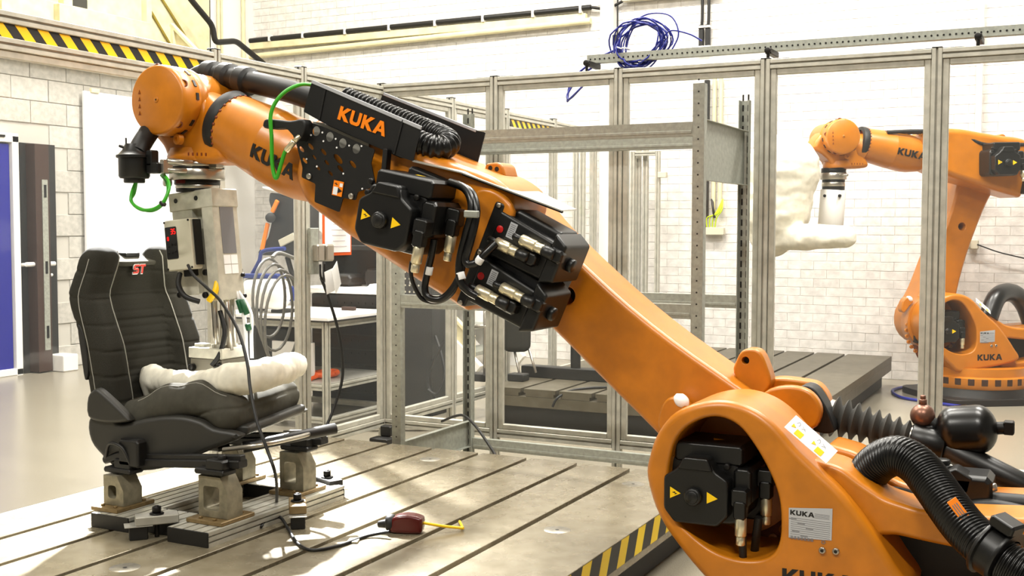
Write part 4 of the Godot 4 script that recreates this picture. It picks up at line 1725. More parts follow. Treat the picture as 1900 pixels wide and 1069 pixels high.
func robot_forearm(t: Node3D, j: Transform3D, near: bool) -> void:
	# axis of the round part, and the casting behind it
	var o := Vector3(-2.251, 1.667, 0)
	var d := Vector3(1, -0.44, 0).normalized()
	var b := MB.new()
	b.xf = MB.ax(o, d)
	b.lathe(pv([0.0, -0.02, 0.118, -0.02, 0.121, 0.0, 0.134, 0.14, 0.139, 0.2, 0.1395, 0.203, 0.1385, 0.206, 0.1435, 0.3, 0.138, 0.36, 0.115, 0.45, 0.0, 0.45]), 64)
	var fa := obj("forearm_tube", b, M.orange_paint, t, j)
	b = MB.new()
	b.xf = MB.ax(o, d)
	b.lathe(pv([0.1, -0.06, 0.122, -0.055, 0.126, -0.048, 0.126, -0.02, 0.122, -0.01, 0.12, -0.01]), 56)
	var ring := obj("rubber_ring", b, M.rubber, t, j)
	for i in 28:
		var a := TAU * i / 28
		b = MB.new()
		b.xf = MB.ax(o, d)
		b.cyl(Vector3(cos(a) * 0.119, -0.012, sin(a) * 0.119), Vector3(cos(a) * 0.119, -0.002, sin(a) * 0.119), 0.006, 8)
		obj("ring_bolt", b, M.orange_dark, ring)
	b = MB.new()
	var out := pv([-1.834, 1.377, -1.655, 1.266, -1.525, 1.197, -1.378, 1.117, -1.196, 1.023, -1.172, 1.051, -1.133, 1.137, -1.084, 1.24, -1.028, 1.359, -1.041, 1.415, -1.094, 1.453, -1.156, 1.478, -1.275, 1.515, -1.418, 1.571, -1.544, 1.621, -1.652, 1.65, -1.774, 1.674, -1.843, 1.632, -1.879, 1.466])
	b.plate(rnd(out, 0.035), [], -0.155, 0.16, 0.045, 4)
	var house := obj("forearm_housing", b, M.orange_paint, t, j)
	b = MB.new()
	b.plate(rnd(pv([-1.211, 1.474, -1.201, 1.509, -1.157, 1.512, -1.139, 1.501, -1.127, 1.465]), 0.008), [], -0.1, 0.0, 0.008)
	obj("lug", b, M.orange_paint, house)
	b = MB.new()
	for p in [Vector3(-1.183, 1.493, 0.03), Vector3(-1.159, 1.489, 0.03)]:
		b.cyl(Vector3(p.x, p.y, -0.004), Vector3(p.x, p.y, 0.001), 0.008, 10, 0.0)
	obj("lug_hole", b, M.tape_black, house)
	# ribs and a round boss on the side of the casting
	b = MB.new()
	b.plate(smo(pv([-1.137, 1.419, -1.069, 1.408, -1.012, 1.347, -1.05, 1.266, -1.117, 1.197, -1.18, 1.179, -1.192, 1.283, -1.176, 1.369]), 3), [], 0.14, 0.172, 0.014, 3)
	obj("elbow_boss", b, M.orange_paint, house)
	# lettering wrapped round the tube
	b = MB.new()
	var nrm := Vector3(0.44, 1, 0).normalized()
	var wrap := func(p: Vector3) -> Vector3:
		var s := p.x + 0.205
		var r := (0.121 + 0.09 * s if s < 0.2 else 0.139 + 0.052 * (s - 0.2)) + p.z + 0.0005
		var a := (p.y - 0.004) / 0.14 - 0.26
		return o + d * s + (nrm * sin(a) + Vector3.BACK * cos(a)) * r
	b.warp = wrap
	word(b, "KUKA", 0.05, 0.0025, 1.0)
	obj("lettering", b, M.tape_black, fa)
	if not near:
		b = MB.new()
		b.bx(Vector3(-1.5, 1.52, 0.06), Vector3(0.5, 0.012, 0.16), 0.003, Basis(Vector3.BACK, -0.2))
		obj("cable_shelf", b, M.black_sheet, house)
		b = MB.new()
		for k in 4:
			var p := Vector3(-2.1, 1.72, 0.04 * k - 0.03)
			b.tube(crv(pw([p.x, p.y, p.z, -1.8, 1.66, p.z + 0.02, -1.55, 1.56, p.z + 0.05, -1.4, 1.5 - k * 0.01, p.z + 0.07, -1.15, 1.46 - k * 0.015, p.z + 0.08, -0.98, 1.38, p.z + 0.06])), 0.014, 8)
		obj("cable_bundle", b, M.rubber, house)
		return
	# black cable tray with orange lettering
	var front := rnd(pv([-1.764, 1.792, -1.714, 1.762, -1.334, 1.618, -1.366, 1.51, -1.416, 1.525, -1.52, 1.565, -1.719, 1.647, -1.801, 1.688]), 0.004)
	var back := rnd(pv([-1.673, 1.777, -1.609, 1.751, -1.295, 1.629, -1.26, 1.621, -1.291, 1.515, -1.342, 1.531, -1.441, 1.571, -1.655, 1.658, -1.715, 1.698]), 0.004)
	b = MB.new()
	b.plate(front, [], 0.186, 0.19, 0.0)
	var tray := obj("cable_tray", b, M.black_sheet, t, j)
	b = MB.new()
	b.plate(back, [], -0.112, -0.108, 0.0)
	obj("tray_back", b, M.black_sheet, tray)
	b = MB.new()
	var fa1 := Vector3(-1.719, 1.647, 0.19)
	var fa2 := Vector3(-1.416, 1.525, 0.19)
	b.face([Vector3(fa1.x, fa1.y, 0.186), Vector3(fa2.x, fa2.y, 0.186), Vector3(fa2.x, fa2.y, -0.11), Vector3(fa1.x, fa1.y, -0.11)], Vector3(0.4, 0.9, 0).normalized())
	b.face([Vector3(fa1.x, fa1.y - 0.003, 0.186), Vector3(fa2.x, fa2.y - 0.003, 0.186), Vector3(fa2.x, fa2.y - 0.003, -0.11), Vector3(fa1.x, fa1.y - 0.003, -0.11)], Vector3(-0.4, -0.9, 0).normalized())
	obj("tray_floor", b, M.black_sheet, tray)
	b = MB.new()
	b.bar(Vector3(-1.764, 1.788, 0.191), Vector3(-1.333, 1.615, 0.191), 0.006, 0.012, 0.001)
	b.bar(Vector3(-1.673, 1.773, -0.11), Vector3(-1.295, 1.627, -0.11), 0.008, 0.01, 0.001)
	obj("tray_edge", b, M.label_silver, tray)
	b = MB.new()
	for e in [[Vector3(-1.708, 1.76, 0.192), Vector3(-1.735, 1.655, 0.192)], [Vector3(-1.402, 1.645, 0.192), Vector3(-1.437, 1.533, 0.192)]]:
		b.bar(e[0], e[1], 0.006, 0.004, 0.001, Vector3.BACK)
	obj("tray_fold", b, M.rubber, tray)
	b = MB.new()
	var ko := Vector3(-1.66, 1.657, 0.192)
	b.xf = Transform3D(Basis(Vector3.BACK, -0.335), ko)
	word(b, "KUKA", 0.046, 0.0015, 1.0, 0.0)
	obj("lettering", b, M.logo_orange, tray)
	b = MB.new()
	b.plate(pv([-1.778, 1.655, -1.734, 1.649, -1.55, 1.576, -1.557, 1.51, -1.646, 1.545, -1.77, 1.585]), [], 0.165, 0.169)
	obj("tray_flange", b, M.sheet_grey, tray)
	# corrugated hose in the tray and out of its end
	b = MB.new()
	var path := even(crv(pw([-1.771, 1.753, -0.01, -1.641, 1.702, -0.02, -1.531, 1.661, -0.02, -1.438, 1.627, -0.01, -1.361, 1.602, 0.02, -1.308, 1.578, 0.06, -1.302, 1.559, 0.1, -1.328, 1.558, 0.125, -1.374, 1.573, 0.13, -1.437, 1.597, 0.13]), 10), 0.003)
	var rr := []
	for i in path.size():
		rr.append(0.037 + 0.005 * sin(TAU * i * 0.003 / 0.0165))
	b.tube(path, rr, 20)
	obj("corrugated_hose", b, M.hose_gloss, t, j)
	# smooth dress hose from the tray to the wrist
	b = MB.new()
	var hp := even(crv(pw([-2.623, 1.879, -0.17, -2.552, 1.897, -0.16, -2.438, 1.883, -0.13, -2.298, 1.854, -0.09, -2.138, 1.818, -0.05, -1.995, 1.783, -0.01, -1.85, 1.739, 0.01]), 10), 0.006)
	rr = []
	for i in hp.size():
		var x := 0.042
		for c in [0.13, 0.24, 0.36]:
			var q := absf(i * 0.006 - c)
			if q < 0.03:
				x = 0.054
		rr.append(x)
	b.tube(hp, rr, 20)
	obj("dress_hose", b, M.rubber, t, j)
	# sheet that guards the cables
	b = MB.new()
	var s := [Vector3(-1.368, 1.512, 0.19), Vector3(-1.189, 1.472, 0.19), Vector3(-1.234, 1.498, -0.09), Vector3(-1.464, 1.561, -0.09), Vector3(-0.865, 1.35, 0.13), Vector3(-0.91, 1.357, -0.09)]
	for up in [0.0, -0.004]:
		var q := []
		for p in s:
			q.append(p + Vector3(0, up, 0))
		var na: Vector3 = (q[1] - q[0]).cross(q[3] - q[0]).normalized()
		na = na if (na.y > 0) == (up == 0.0) else -na
		b.face([q[0], q[1], q[2], q[3]], na)
		var nb: Vector3 = (q[4] - q[1]).cross(q[2] - q[1]).normalized()
		nb = nb if (nb.y > 0) == (up == 0.0) else -nb
		b.face([q[1], q[4], q[5], q[2]], nb)
	for e in [[0, 1], [1, 4], [4, 5]]:
		b.face([s[e[0]], s[e[1]], s[e[1]] + Vector3(0, -0.004, 0), s[e[0]] + Vector3(0, -0.004, 0)], Vector3.BACK)
	obj("guard_sheet", b, M.sheet_grey, t, j)
	b = MB.new()
	b.bar(s[1] + Vector3(0, -0.006, -0.01), s[4] + Vector3(0, -0.006, -0.01), 0.012, 0.008, 0.002)
	b.bar(s[0] + Vector3(0, -0.055, -0.1), s[1] + Vector3(0, -0.055, -0.1), 0.08, 0.05, 0.006)
	b.bx(Vector3(-1.31, 1.446, 0.17), Vector3(0.16, 0.05, 0.06), 0.01, Basis(Vector3.BACK, -0.35))
	b.bx(Vector3(-1.463, 1.493, 0.2), Vector3(0.02, 0.12, 0.03), 0.004, Basis(Vector3.BACK, -0.1))
	obj("sheet_support", b, M.black_sheet, t, j)
	# pierced bracket plate on the side of the arm
	b = MB.new()
	var holes := []
	for p in [Vector3(-1.737, 1.619, 0.205), Vector3(-1.682, 1.598, 0.205), Vector3(-1.63, 1.575, 0.205), Vector3(-1.576, 1.555, 0.205)]:
		holes.append(circ(Vector2(p.x, p.y), 0.0165, 18))
	for p in [[Vector3(-1.76, 1.568, 0.205), 1.0], [Vector3(-1.707, 1.548, 0.205), 1.0], [Vector3(-1.798, 1.56, 0.205), 0.9], [Vector3(-1.745, 1.531, 0.205), 0.7], [Vector3(-1.648, 1.523, 0.205), 1.5], [Vector3(-1.785, 1.521, 0.205), 0.9], [Vector3(-1.694, 1.512, 0.205), 0.8], [Vector3(-1.639, 1.491, 0.205), 1.0], [Vector3(-1.731, 1.496, 0.205), 0.8], [Vector3(-1.679, 1.476, 0.205), 0.8], [Vector3(-1.589, 1.504, 0.205), 1.1]]:
		var q: Vector3 = p[0]
		var k := PackedVector2Array()
		for v in circ(Vector2.ZERO, 0.0155 * p[1], 12, 0.0068 * p[1]):
			k.append(v.rotated(-0.75) + Vector2(q.x, q.y))
		holes.append(k)
	b.plate(rnd(pv([-1.784, 1.656, -1.715, 1.635, -1.502, 1.55, -1.517, 1.506, -1.498, 1.43, -1.57, 1.413, -1.579, 1.385, -1.629, 1.394, -1.645, 1.346, -1.746, 1.381, -1.741, 1.442, -1.799, 1.465, -1.794, 1.496, -1.818, 1.573, -1.834, 1.61]), 0.006), holes, 0.203, 0.207, 0.0)
	var br := obj("bracket_plate", b, M.black_sheet, t, j)
	b = MB.new()
	for p in [Vector3(-1.764, 1.468, 0.21), Vector3(-1.593, 1.399, 0.21)]:
		b.cyl(p - Vector3(0, 0, 0.002), p + Vector3(0, 0, 0.006), 0.01, 16, 0.002)
	obj("bracket_bolt", b, M.steel, br)
	b = MB.new()
	for p in [Vector3(-1.71, 1.613, 0.208), Vector3(-1.656, 1.59, 0.208), Vector3(-1.602, 1.566, 0.208), Vector3(-1.553, 1.563, 0.208), Vector3(-1.757, 1.606, 0.208), Vector3(-1.706, 1.584, 0.208), Vector3(-1.652, 1.561, 0.208), Vector3(-1.551, 1.423, 0.208), Vector3(-1.776, 1.526, 0.208), Vector3(-1.734, 1.5, 0.208), Vector3(-1.626, 1.474, 0.208)]:
		b.cyl(p - Vector3(0, 0, 0.002), p + Vector3(0, 0, 0.001), 0.0032, 8, 0.0)
	obj("rivet", b, M.white, br)
	b = MB.new()
	var sp := Vector3(-1.647, 1.425, 0.21)
	b.xf = Transform3D(Basis(Vector3.BACK, -0.2), sp)
	b.bx(Vector3.ZERO, Vector3(0.04, 0.05, 0.002), 0.0)
	var s2 := MB.new()
	s2.xf = b.xf
	s2.bx(Vector3(-0.008, -0.009, 0.0012), Vector3(0.018, 0.026, 0.001), 0.0)
	s2.bx(Vector3(0.012, 0.013, 0.0012), Vector3(0.012, 0.012, 0.001), 0.0)
	var s3 := MB.new()
	s3.xf = b.xf
	warn(s3, Vector3(0.01, -0.006, 0.0015), 0.018)
	bolt_mark(s3, Vector3(-0.008, 0.014, 0.0015), 0.008)
	obj("hazard_sticker", [[b, M.logo_orange], [s2, M.white], [s3, M.tape_black]], null, br)
	# black hook strap that guides the green cable
	b = MB.new()
	b.plate(smo(pv([-1.926, 1.634, -1.928, 1.652, -1.914, 1.664, -1.869, 1.66, -1.812, 1.653, -1.76, 1.656, -1.752, 1.623, -1.779, 1.585, -1.81, 1.608, -1.835, 1.627, -1.887, 1.628]), 3), [], 0.2, 0.25, 0.008)
	obj("strap", b, M.rubber, br)
	b = MB.new()
	b.tube(crv(pw([-1.807, 1.785, 0.13, -1.812, 1.78, 0.19, -1.845, 1.754, 0.23, -1.875, 1.713, 0.25, -1.886, 1.666, 0.26, -1.882, 1.599, 0.26, -1.881, 1.517, 0.26, -1.872, 1.47, 0.26, -1.861, 1.464, 0.26, -1.844, 1.505, 0.26, -1.828, 1.545, 0.26, -1.814, 1.559, 0.26]), 10), 0.0068, 10)
	var gc := obj("green_cable", b, M.green_cable, t, j)
	b = MB.new()
	b.cyl(Vector3(-1.821, 1.552, 0.26), Vector3(-1.787, 1.583, 0.26), 0.0105, 14, 0.002)
	b.cyl(Vector3(-1.787, 1.583, 0.26), Vector3(-1.772, 1.601, 0.25), 0.008, 12, 0.002)
	obj("cable_plug", b, M.brass, gc)
	# black cables from the motors, gathered in a clamp
	b = MB.new()
	b.tube(crv(pw([-1.216, 1.439, 0.21, -1.153, 1.418, 0.23, -1.119, 1.38, 0.25, -1.113, 1.333, 0.26, -1.128, 1.283, 0.26, -1.147, 1.22, 0.26, -1.155, 1.169, 0.26, -1.148, 1.124, 0.26, -1.13, 1.099, 0.25, -1.103, 1.082, 0.24])), 0.013, 12)
	b.tube(crv(pw([-1.187, 1.432, 0.21, -1.128, 1.404, 0.23, -1.1, 1.358, 0.25, -1.098, 1.316, 0.26, -1.111, 1.25, 0.27, -1.127, 1.203, 0.27, -1.119, 1.183, 0.27, -1.092, 1.189, 0.26, -1.066, 1.217, 0.25, -1.042, 1.247, 0.23])), 0.0125, 12)
	b.tube(crv(pw([-1.145, 1.216, 0.25, -1.155, 1.157, 0.25, -1.178, 1.106, 0.26, -1.215, 1.072, 0.27, -1.255, 1.076, 0.28, -1.268, 1.105, 0.28, -1.258, 1.156, 0.28, -1.241, 1.219, 0.28, -1.233, 1.258, 0.28])), 0.0115, 12)
	b.tube(crv(pw([-1.161, 1.165, 0.25, -1.18, 1.097, 0.25, -1.227, 1.063, 0.26, -1.274, 1.069, 0.28, -1.296, 1.114, 0.3, -1.301, 1.156, 0.31, -1.297, 1.19, 0.31])), 0.007, 10)
	var cb := obj("motor_cable", b, M.hose_gloss, t, j)
	b = MB.new()
	b.bar(Vector3(-1.122, 1.338, 0.285), Vector3(-1.073, 1.336, 0.285), 0.016, 0.022, 0.003)
	obj("cable_clamp", b, M.galvanised, cb)
	b = MB.new()
	for e in [[Vector3(-1.256, 1.148, 0.28), Vector3(-1.25, 1.173, 0.28), 0.0125], [Vector3(-1.304, 1.118, 0.3), Vector3(-1.3, 1.137, 0.3), 0.008], [Vector3(-1.09, 1.187, 0.26), Vector3(-1.077, 1.204, 0.26), 0.0135], [Vector3(-1.153, 1.156, 0.26), Vector3(-1.146, 1.134, 0.26), 0.014]]:
		b.cyl(e[0], e[1], e[2], 12, 0.0005)
	obj("cable_tag", b, M.white, cb)
	b = MB.new()
	b.bx(Vector3(-0.949, 1.096, -0.05), Vector3(0.045, 0.09, 0.002), 0.0, Basis(Vector3.BACK, -0.5))
	obj("paper_label", b, M.label_silver, cb)


func robot_wrist(t: Node3D, j: Transform3D, near: bool) -> void:
	var b := MB.new()
	var c := A5
	# round gear housing: its face towards the viewer
	b.xf = MB.ax(Vector3(c.x, c.y, -0.2), Vector3.BACK)
	b.lathe(pv([0.0, 0.0, 0.09, 0.0, 0.112, 0.012, 0.118, 0.03, 0.118, 0.24, 0.13, 0.245, 0.13, 0.277, 0.128, 0.279, 0.128, 0.285, 0.13, 0.287, 0.13, 0.36, 0.127, 0.374, 0.12, 0.38, 0.0, 0.38]), 64)
	var w := obj("wrist_housing", b, M.orange_paint, t, j)
	b = MB.new()
	for i in 16:
		if i % 4 == 3:
			continue
		var a := TAU * i / 16 + 0.1
		b.bx(Vector3(c.x + cos(a) * 0.1295, c.y + sin(a) * 0.1295, 0.105), Vector3(0.006, 0.026, 0.013), 0.0, Basis(Vector3.BACK, a))
	obj("slot", b, M.tape_black, w)
	for i in 5:
		var a := TAU * i / 5 + 0.45
		b = MB.new()
		b.xf = MB.ax(Vector3(c.x + cos(a) * 0.119, c.y + sin(a) * 0.119, 0.155), Vector3(cos(a), sin(a), 0.9))
		b.lathe(pv([0.016, 0.0, 0.016, 0.012, 0.012, 0.013, 0.011, 0.004, 0.0, 0.004]), 16)
		obj("cap_screw", b, M.orange_dark, w)
	b = MB.new()
	b.cyl(Vector3(c.x, c.y, 0.179), Vector3(c.x, c.y, 0.1825), 0.011, 18, 0.001)
	var hb := MB.new()
	hb.cyl(Vector3(c.x, c.y, 0.182), Vector3(c.x, c.y, 0.183), 0.0035, 8, 0.0)
	obj("centre_plug", [[b, M.orange_paint], [hb, M.tape_black]], null, w)
	b = MB.new()
	for i in 4:
		var y := c.y + 0.032 - i * 0.026
		b.plate(pv([c.x - 0.088, y - 0.008, c.x - 0.076, y - 0.008, c.x - 0.082, y + 0.008]), [pv([c.x - 0.084, y - 0.004, c.x - 0.08, y - 0.004, c.x - 0.082, y + 0.001])], 0.179, 0.181)
	obj("cast_mark", b, M.orange_dark, w)
	# lower casting that carries the flange
	b = MB.new()
	b.plate(smo(pv([-2.66, 1.7, -2.598, 1.646, -2.549, 1.6, -2.529, 1.563, -2.51, 1.538, -2.386, 1.531, -2.269, 1.532, -2.243, 1.559, -2.268, 1.611, -2.293, 1.665, -2.322, 1.736, -2.394, 1.819, -2.499, 1.845, -2.608, 1.789]), 3), [], -0.1, 0.085, 0.03, 4)
	var low := obj("wrist_casting", b, M.orange_paint, t, j)
	b = MB.new()
	b.xf = MB.ax(Vector3(-2.449, 1.542, 0), Vector3.UP)
	b.lathe(pv([0.0, 0.0, 0.105, 0.0, 0.108, 0.004, 0.108, 0.02, 0.1, 0.05, 0.0, 0.05]), 48)
	obj("flange_collar", b, M.orange_paint, low)
	b = MB.new()
	for i in 5:
		b.bx(Vector3(-2.388, 1.565, 0.11).lerp(Vector3(-2.305, 1.561, 0.11), i / 4.0), Vector3(0.005, 0.012, 0.006), 0.001)
	obj("vent_slot", b, M.orange_dark, low)
	b = MB.new()
	var s := Vector3(-2.428, 1.62, 0.13)
	b.xf = MB.ax(s, Vector3(-0.2, 0, 1))
	b.lathe(pv([0.02, -0.02, 0.02, 0.0, 0.008, 0.001, 0.007, -0.006, 0.0, -0.006]), 18)
	obj("cap_screw", b, M.orange_paint, low)
	# neck and dome behind
	b = MB.new()
	var o := Vector3(-2.251, 1.667, 0)
	b.xf = MB.ax(o, Vector3(-1, 0.44, 0).normalized())
	b.lathe(pv([0.0, 0.0, 0.108, 0.0, 0.108, 0.055, 0.1, 0.07, 0.085, 0.09, 0.075, 0.2, 0.0, 0.2]), 40)
	b.xf = MB.ax(Vector3(c.x + 0.03, c.y - 0.005, -0.12), Vector3.FORWARD)
	b.lathe(pv([0.1, -0.04, 0.1, 0.03, 0.09, 0.06, 0.06, 0.085, 0.03, 0.092, 0.0, 0.094]), 36)
	obj("neck", b, M.orange_paint, t, j)


func robot_far() -> void:
	var yaw := 0.6
	var c := Vector3(-0.98, 0, -9.05)
	var at := c + Basis(Vector3.UP, yaw) * Vector3(0.35, 0, 0)
	var t := robot(at, yaw, -1.225, 0.225, 0.05, false)
	tag(t, "smaller looking orange industrial robot beyond the fence, elbow raised", "robot")


# ---------------------------------------------------------------- test tools and padded dummies
func seg7(b: MB, n: String, at: Vector2, h: float, z: float) -> void:   # a lit digit of seven bars
	var w := h * 0.5
	var k := {"a": [0.5, 1.0, true], "b": [1.0, 0.75, false], "c": [1.0, 0.25, false], "d": [0.5, 0.0, true], "e": [0.0, 0.25, false], "f": [0.0, 0.75, false], "g": [0.5, 0.5, true]}
	for s in n:
		var q: Array = k[s]
		var c := at + Vector2(q[0] * w, q[1] * h)
		b.bx(Vector3(c.x, c.y, z), Vector3(w * 0.8, h * 0.16, 0.0008) if q[2] else Vector3(h * 0.16, h * 0.4, 0.0008), 0.0)


func tool() -> void:
	# quick coupling and load cell under the flange, then the aluminium press column
	var t := thing("press_column", "aluminium press column with a red digital readout under the robot wrist", "press tool", Vector3(-3.02, 0.75, -3.33))
	var c := Vector3(-3.02, 0, -3.33)
	var b := MB.new()
	b.cyl(c + Vector3(0, 1.522, 0), c + Vector3(0, 1.54, 0), 0.1, 48)
	b.bx(c + Vector3(-0.1, 1.53, 0.03), Vector3(0.03, 0.02, 0.03), 0.003)
	b.bx(c + Vector3(0.11, 1.525, 0.02), Vector3(0.04, 0.02, 0.04), 0.003)
	obj("adapter_plate", b, M.steel, t)
	b = MB.new()
	b.cyl(c + Vector3(0, 1.514, 0), c + Vector3(0, 1.523, 0), 0.101, 48)
	b.cyl(c + Vector3(0, 1.455, 0), c + Vector3(0, 1.474, 0), 0.085, 40)
	b.cyl(c + Vector3(0, 1.428, 0), c + Vector3(0, 1.442, 0), 0.079, 40)
	obj("seal_ring", b, M.bolt, t)
	b = MB.new()
	b.cyl(c + Vector3(0, 1.473, 0), c + Vector3(0, 1.515, 0), 0.103, 56, 0.003)
	b.cyl(c + Vector3(0, 1.441, 0), c + Vector3(0, 1.456, 0), 0.081, 48)
	b.cyl(c + Vector3(-0.06, 1.462, 0.075), c + Vector3(-0.075, 1.462, 0.1), 0.014, 12)
	obj("load_cell", b, M.steel, t)
	b = MB.new()
	b.bx(c + Vector3(-0.005, 1.465, 0.085), Vector3(0.042, 0.014, 0.004), 0.001, Basis(Vector3.UP, 0.05))
	obj("sticker", b, M.box_red, t)
	# column in its own tilted axes: origin at the middle of its top
	var x := Transform3D(Basis(Vector3.BACK, 0.1), Vector3(-3.0, 1.43, -3.335))
	b = MB.new()
	b.xf = x
	b.bx(Vector3(0, -0.035, 0), Vector3(0.215, 0.07, 0.145), 0.004)
	var head := obj("head_block", b, M.tool_alu, t)
	b = MB.new()
	b.xf = x
	for q in [-0.07, 0.03]:
		b.cyl(Vector3(q, -0.03, 0.0722), Vector3(q, -0.03, 0.0738), 0.009, 16, 0.0)
	obj("bore", b, M.tape_black, head)
	b = MB.new()
	b.xf = x
	b.bx(Vector3(-0.05, -0.225, 0.005), Vector3(0.1, 0.33, 0.125), 0.003)
	b.bx(Vector3(0.02, -0.225, -0.01), Vector3(0.05, 0.33, 0.1), 0.003)
	b.bx(Vector3(0.075, -0.235, 0.0), Vector3(0.055, 0.37, 0.14), 0.003)
	var col := obj("column_plate", b, M.tool_alu, t)
	b = MB.new()
	b.xf = x
	b.bx(Vector3(0.1032, -0.14, -0.005), Vector3(0.002, 0.21, 0.075), 0.0)
	obj("side_strip", b, M.print_grey, col)
	b = MB.new()
	b.xf = x
	for q in [[0.02, -0.268], [-0.02, -0.268], [0.02, -0.305], [-0.02, -0.305]]:
		b.bx(Vector3(0.1035, q[1], q[0] - 0.005), Vector3(0.003, 0.034, 0.036), 0.0)
	obj("side_sticker", b, M.paper, col)
	b = MB.new()
	b.xf = x
	for q in [Vector3(0.03, -0.31, 0.048), Vector3(0.03, -0.395, 0.06), Vector3(-0.085, -0.385, 0.07)]:
		b.cyl(q, q + Vector3(0, 0, 0.016), 0.012, 14, 0.003)
	for q in [Vector3(0.103, -0.33, -0.06), Vector3(0.103, -0.41, -0.06)]:
		b.cyl(q, q + Vector3(0.012, 0, 0), 0.008, 12, 0.002)
	obj("knob_bolt", b, M.bolt, col)
	# control box with its readout
	b = MB.new()
	b.xf = x
	b.bx(Vector3(-0.028, -0.2, 0.098), Vector3(0.132, 0.19, 0.055), 0.006)
	var box := obj("control_box", b, M.switch_grey, t)
	b = MB.new()
	b.xf = x
	b.bx(Vector3(0.044, -0.195, 0.095), Vector3(0.006, 0.17, 0.04), 0.001)
	b.bx(Vector3(-0.01, -0.305, 0.09), Vector3(0.05, 0.03, 0.03), 0.003)
	obj("gasket", b, M.bolt, box)
	b = MB.new()
	b.xf = x
	b.plate(rnd(rect(-0.086, -0.25, -0.03, -0.13), 0.006), [], 0.125, 0.1275)
	obj("display_panel", b, M.black_plastic, box)
	b = MB.new()
	b.xf = x
	seg7(b, "abcdg", Vector2(-0.057, -0.157), 0.018, 0.1282)
	seg7(b, "afgcd", Vector2(-0.044, -0.157), 0.018, 0.1282)
	seg7(b, "abcdefg", Vector2(-0.076, -0.18), 0.013, 0.1282)
	obj("led_display", b, M.led_red, box)
	b = MB.new()
	b.xf = x
	for q in [[-0.073, -0.203], [-0.056, -0.197], [-0.04, -0.197], [-0.073, -0.227], [-0.056, -0.227], [-0.04, -0.223]]:
		b.cyl(Vector3(q[0], q[1], 0.127), Vector3(q[0], q[1], 0.1295), 0.005, 12, 0.001)
	obj("button", b, M.bolt, box)
	b = MB.new()
	b.xf = x
	for q in [[-0.087, -0.112], [0.03, -0.112], [-0.087, -0.287], [0.03, -0.287]]:
		b.cyl(Vector3(q[0], q[1], 0.124), Vector3(q[0], q[1], 0.127), 0.004, 10, 0.0)
	obj("box_screw", b, M.bolt, box)
	# rods and the lower load block
	b = MB.new()
	for q in [[-2.905, -3.3], [-2.86, -3.32], [-2.88, -3.37]]:
		b.cyl(Vector3(q[0], 0.83, q[1]), Vector3(q[0] - 0.015, 1.03, q[1]), 0.012, 14)
	obj("guide_rod", b, M.steel, t)
	b = MB.new()
	b.bx(Vector3(-2.935, 0.772, -3.34), Vector3(0.155, 0.055, 0.14), 0.003)
	var lb := obj("load_block", b, M.press_grey, t)
	b = MB.new()
	b.bx(Vector3(-2.935, 0.82, -3.34), Vector3(0.165, 0.04, 0.15), 0.003)
	for q in [-0.05, 0.035]:
		b.bx(Vector3(-2.935 + q, 0.846, -3.31), Vector3(0.05, 0.012, 0.04), 0.002)
	obj("block_top", b, M.tool_alu, lb)
	b = MB.new()
	for q in [[-0.06, 0.765, 0.072], [0.065, 0.775, 0.072]]:
		b.cyl(Vector3(-2.935 + q[0], q[1], -3.34 + q[2] - 0.004), Vector3(-2.935 + q[0], q[1], -3.34 + q[2] + 0.02), 0.013, 14, 0.003)
	obj("grip_screw", b, M.bolt, lb)
	# wires beside the rods
	b = MB.new()
	b.tube(crv(pw([-2.87, 1.06, -3.36, -2.84, 0.98, -3.37, -2.82, 0.9, -3.36, -2.8, 0.82, -3.34, -2.78, 0.76, -3.33])), 0.008, 8)
	b.tube(crv(pw([-2.86, 1.05, -3.37, -2.81, 0.97, -3.38, -2.8, 0.88, -3.37, -2.79, 0.8, -3.36])), 0.007, 8)
	obj("white_wire", b, M.white, t)
	b = MB.new()
	for q in [[-2.853, 1.02, -2.838, 0.97], [-2.838, 1.02, -2.815, 0.965], [-2.81, 0.93, -2.806, 0.905]]:
		b.cyl(Vector3(q[0], q[1], -3.36), Vector3(q[2], q[3], -3.365), 0.011, 10)
	obj("green_sleeve", b, M.green_tape, t)
	b = MB.new()
	b.tube(crv(pw([-2.88, 1.1, -3.28, -2.875, 1.06, -3.26, -2.885, 1.04, -3.255, -2.9, 1.02, -3.25])), 0.012, 8)
	obj("yellow_band", b, M.yellow, t)
	b = MB.new()
	b.tube(crv(pw([-2.89, 0.98, -3.3, -2.86, 0.9, -3.29, -2.868, 0.82, -3.27, -2.88, 0.78, -3.24])), 0.009, 8)
	b.tube(crv(pw([-3.02, 1.12, -3.23, -3.0, 1.08, -3.2, -2.95, 1.04, -3.18, -2.9, 1.02, -3.2])), 0.01, 8)
	obj("black_wire", b, M.rubber, t)
	# black cable outlet on the wrist with a green loop
	t = thing("cable_outlet", "black ribbed hose outlet with a green cable loop left of the wrist", "hose fitting", Vector3(-3.06, 1.45, -3.1))
	b = MB.new()
	b.tube(crv(pw([-3.147, 1.718, -3.28, -3.12, 1.664, -3.2, -3.105, 1.611, -3.14, -3.098, 1.565, -3.1])), 0.036, 16)
	var h := obj("hose", b, M.rubber, t)
	b = MB.new()
	var p := Vector3(-3.112, 1.515, -3.1)
	b.xf = Transform3D(Basis.IDENTITY.scaled(Vector3.ONE * 0.84), p)
	b.lathe(pv([0.0, -0.07, 0.042, -0.07, 0.045, -0.066, 0.045, -0.052, 0.06, -0.05, 0.066, -0.04, 0.066, 0.036, 0.076, 0.04, 0.076, 0.05, 0.066, 0.054, 0.05, 0.072, 0.036, 0.1, 0.0, 0.1]), 32)
	b.bx(Vector3(-0.03, 0.085, 0.03), Vector3(0.045, 0.012, 0.02), 0.003, Basis(Vector3.BACK, -0.3))
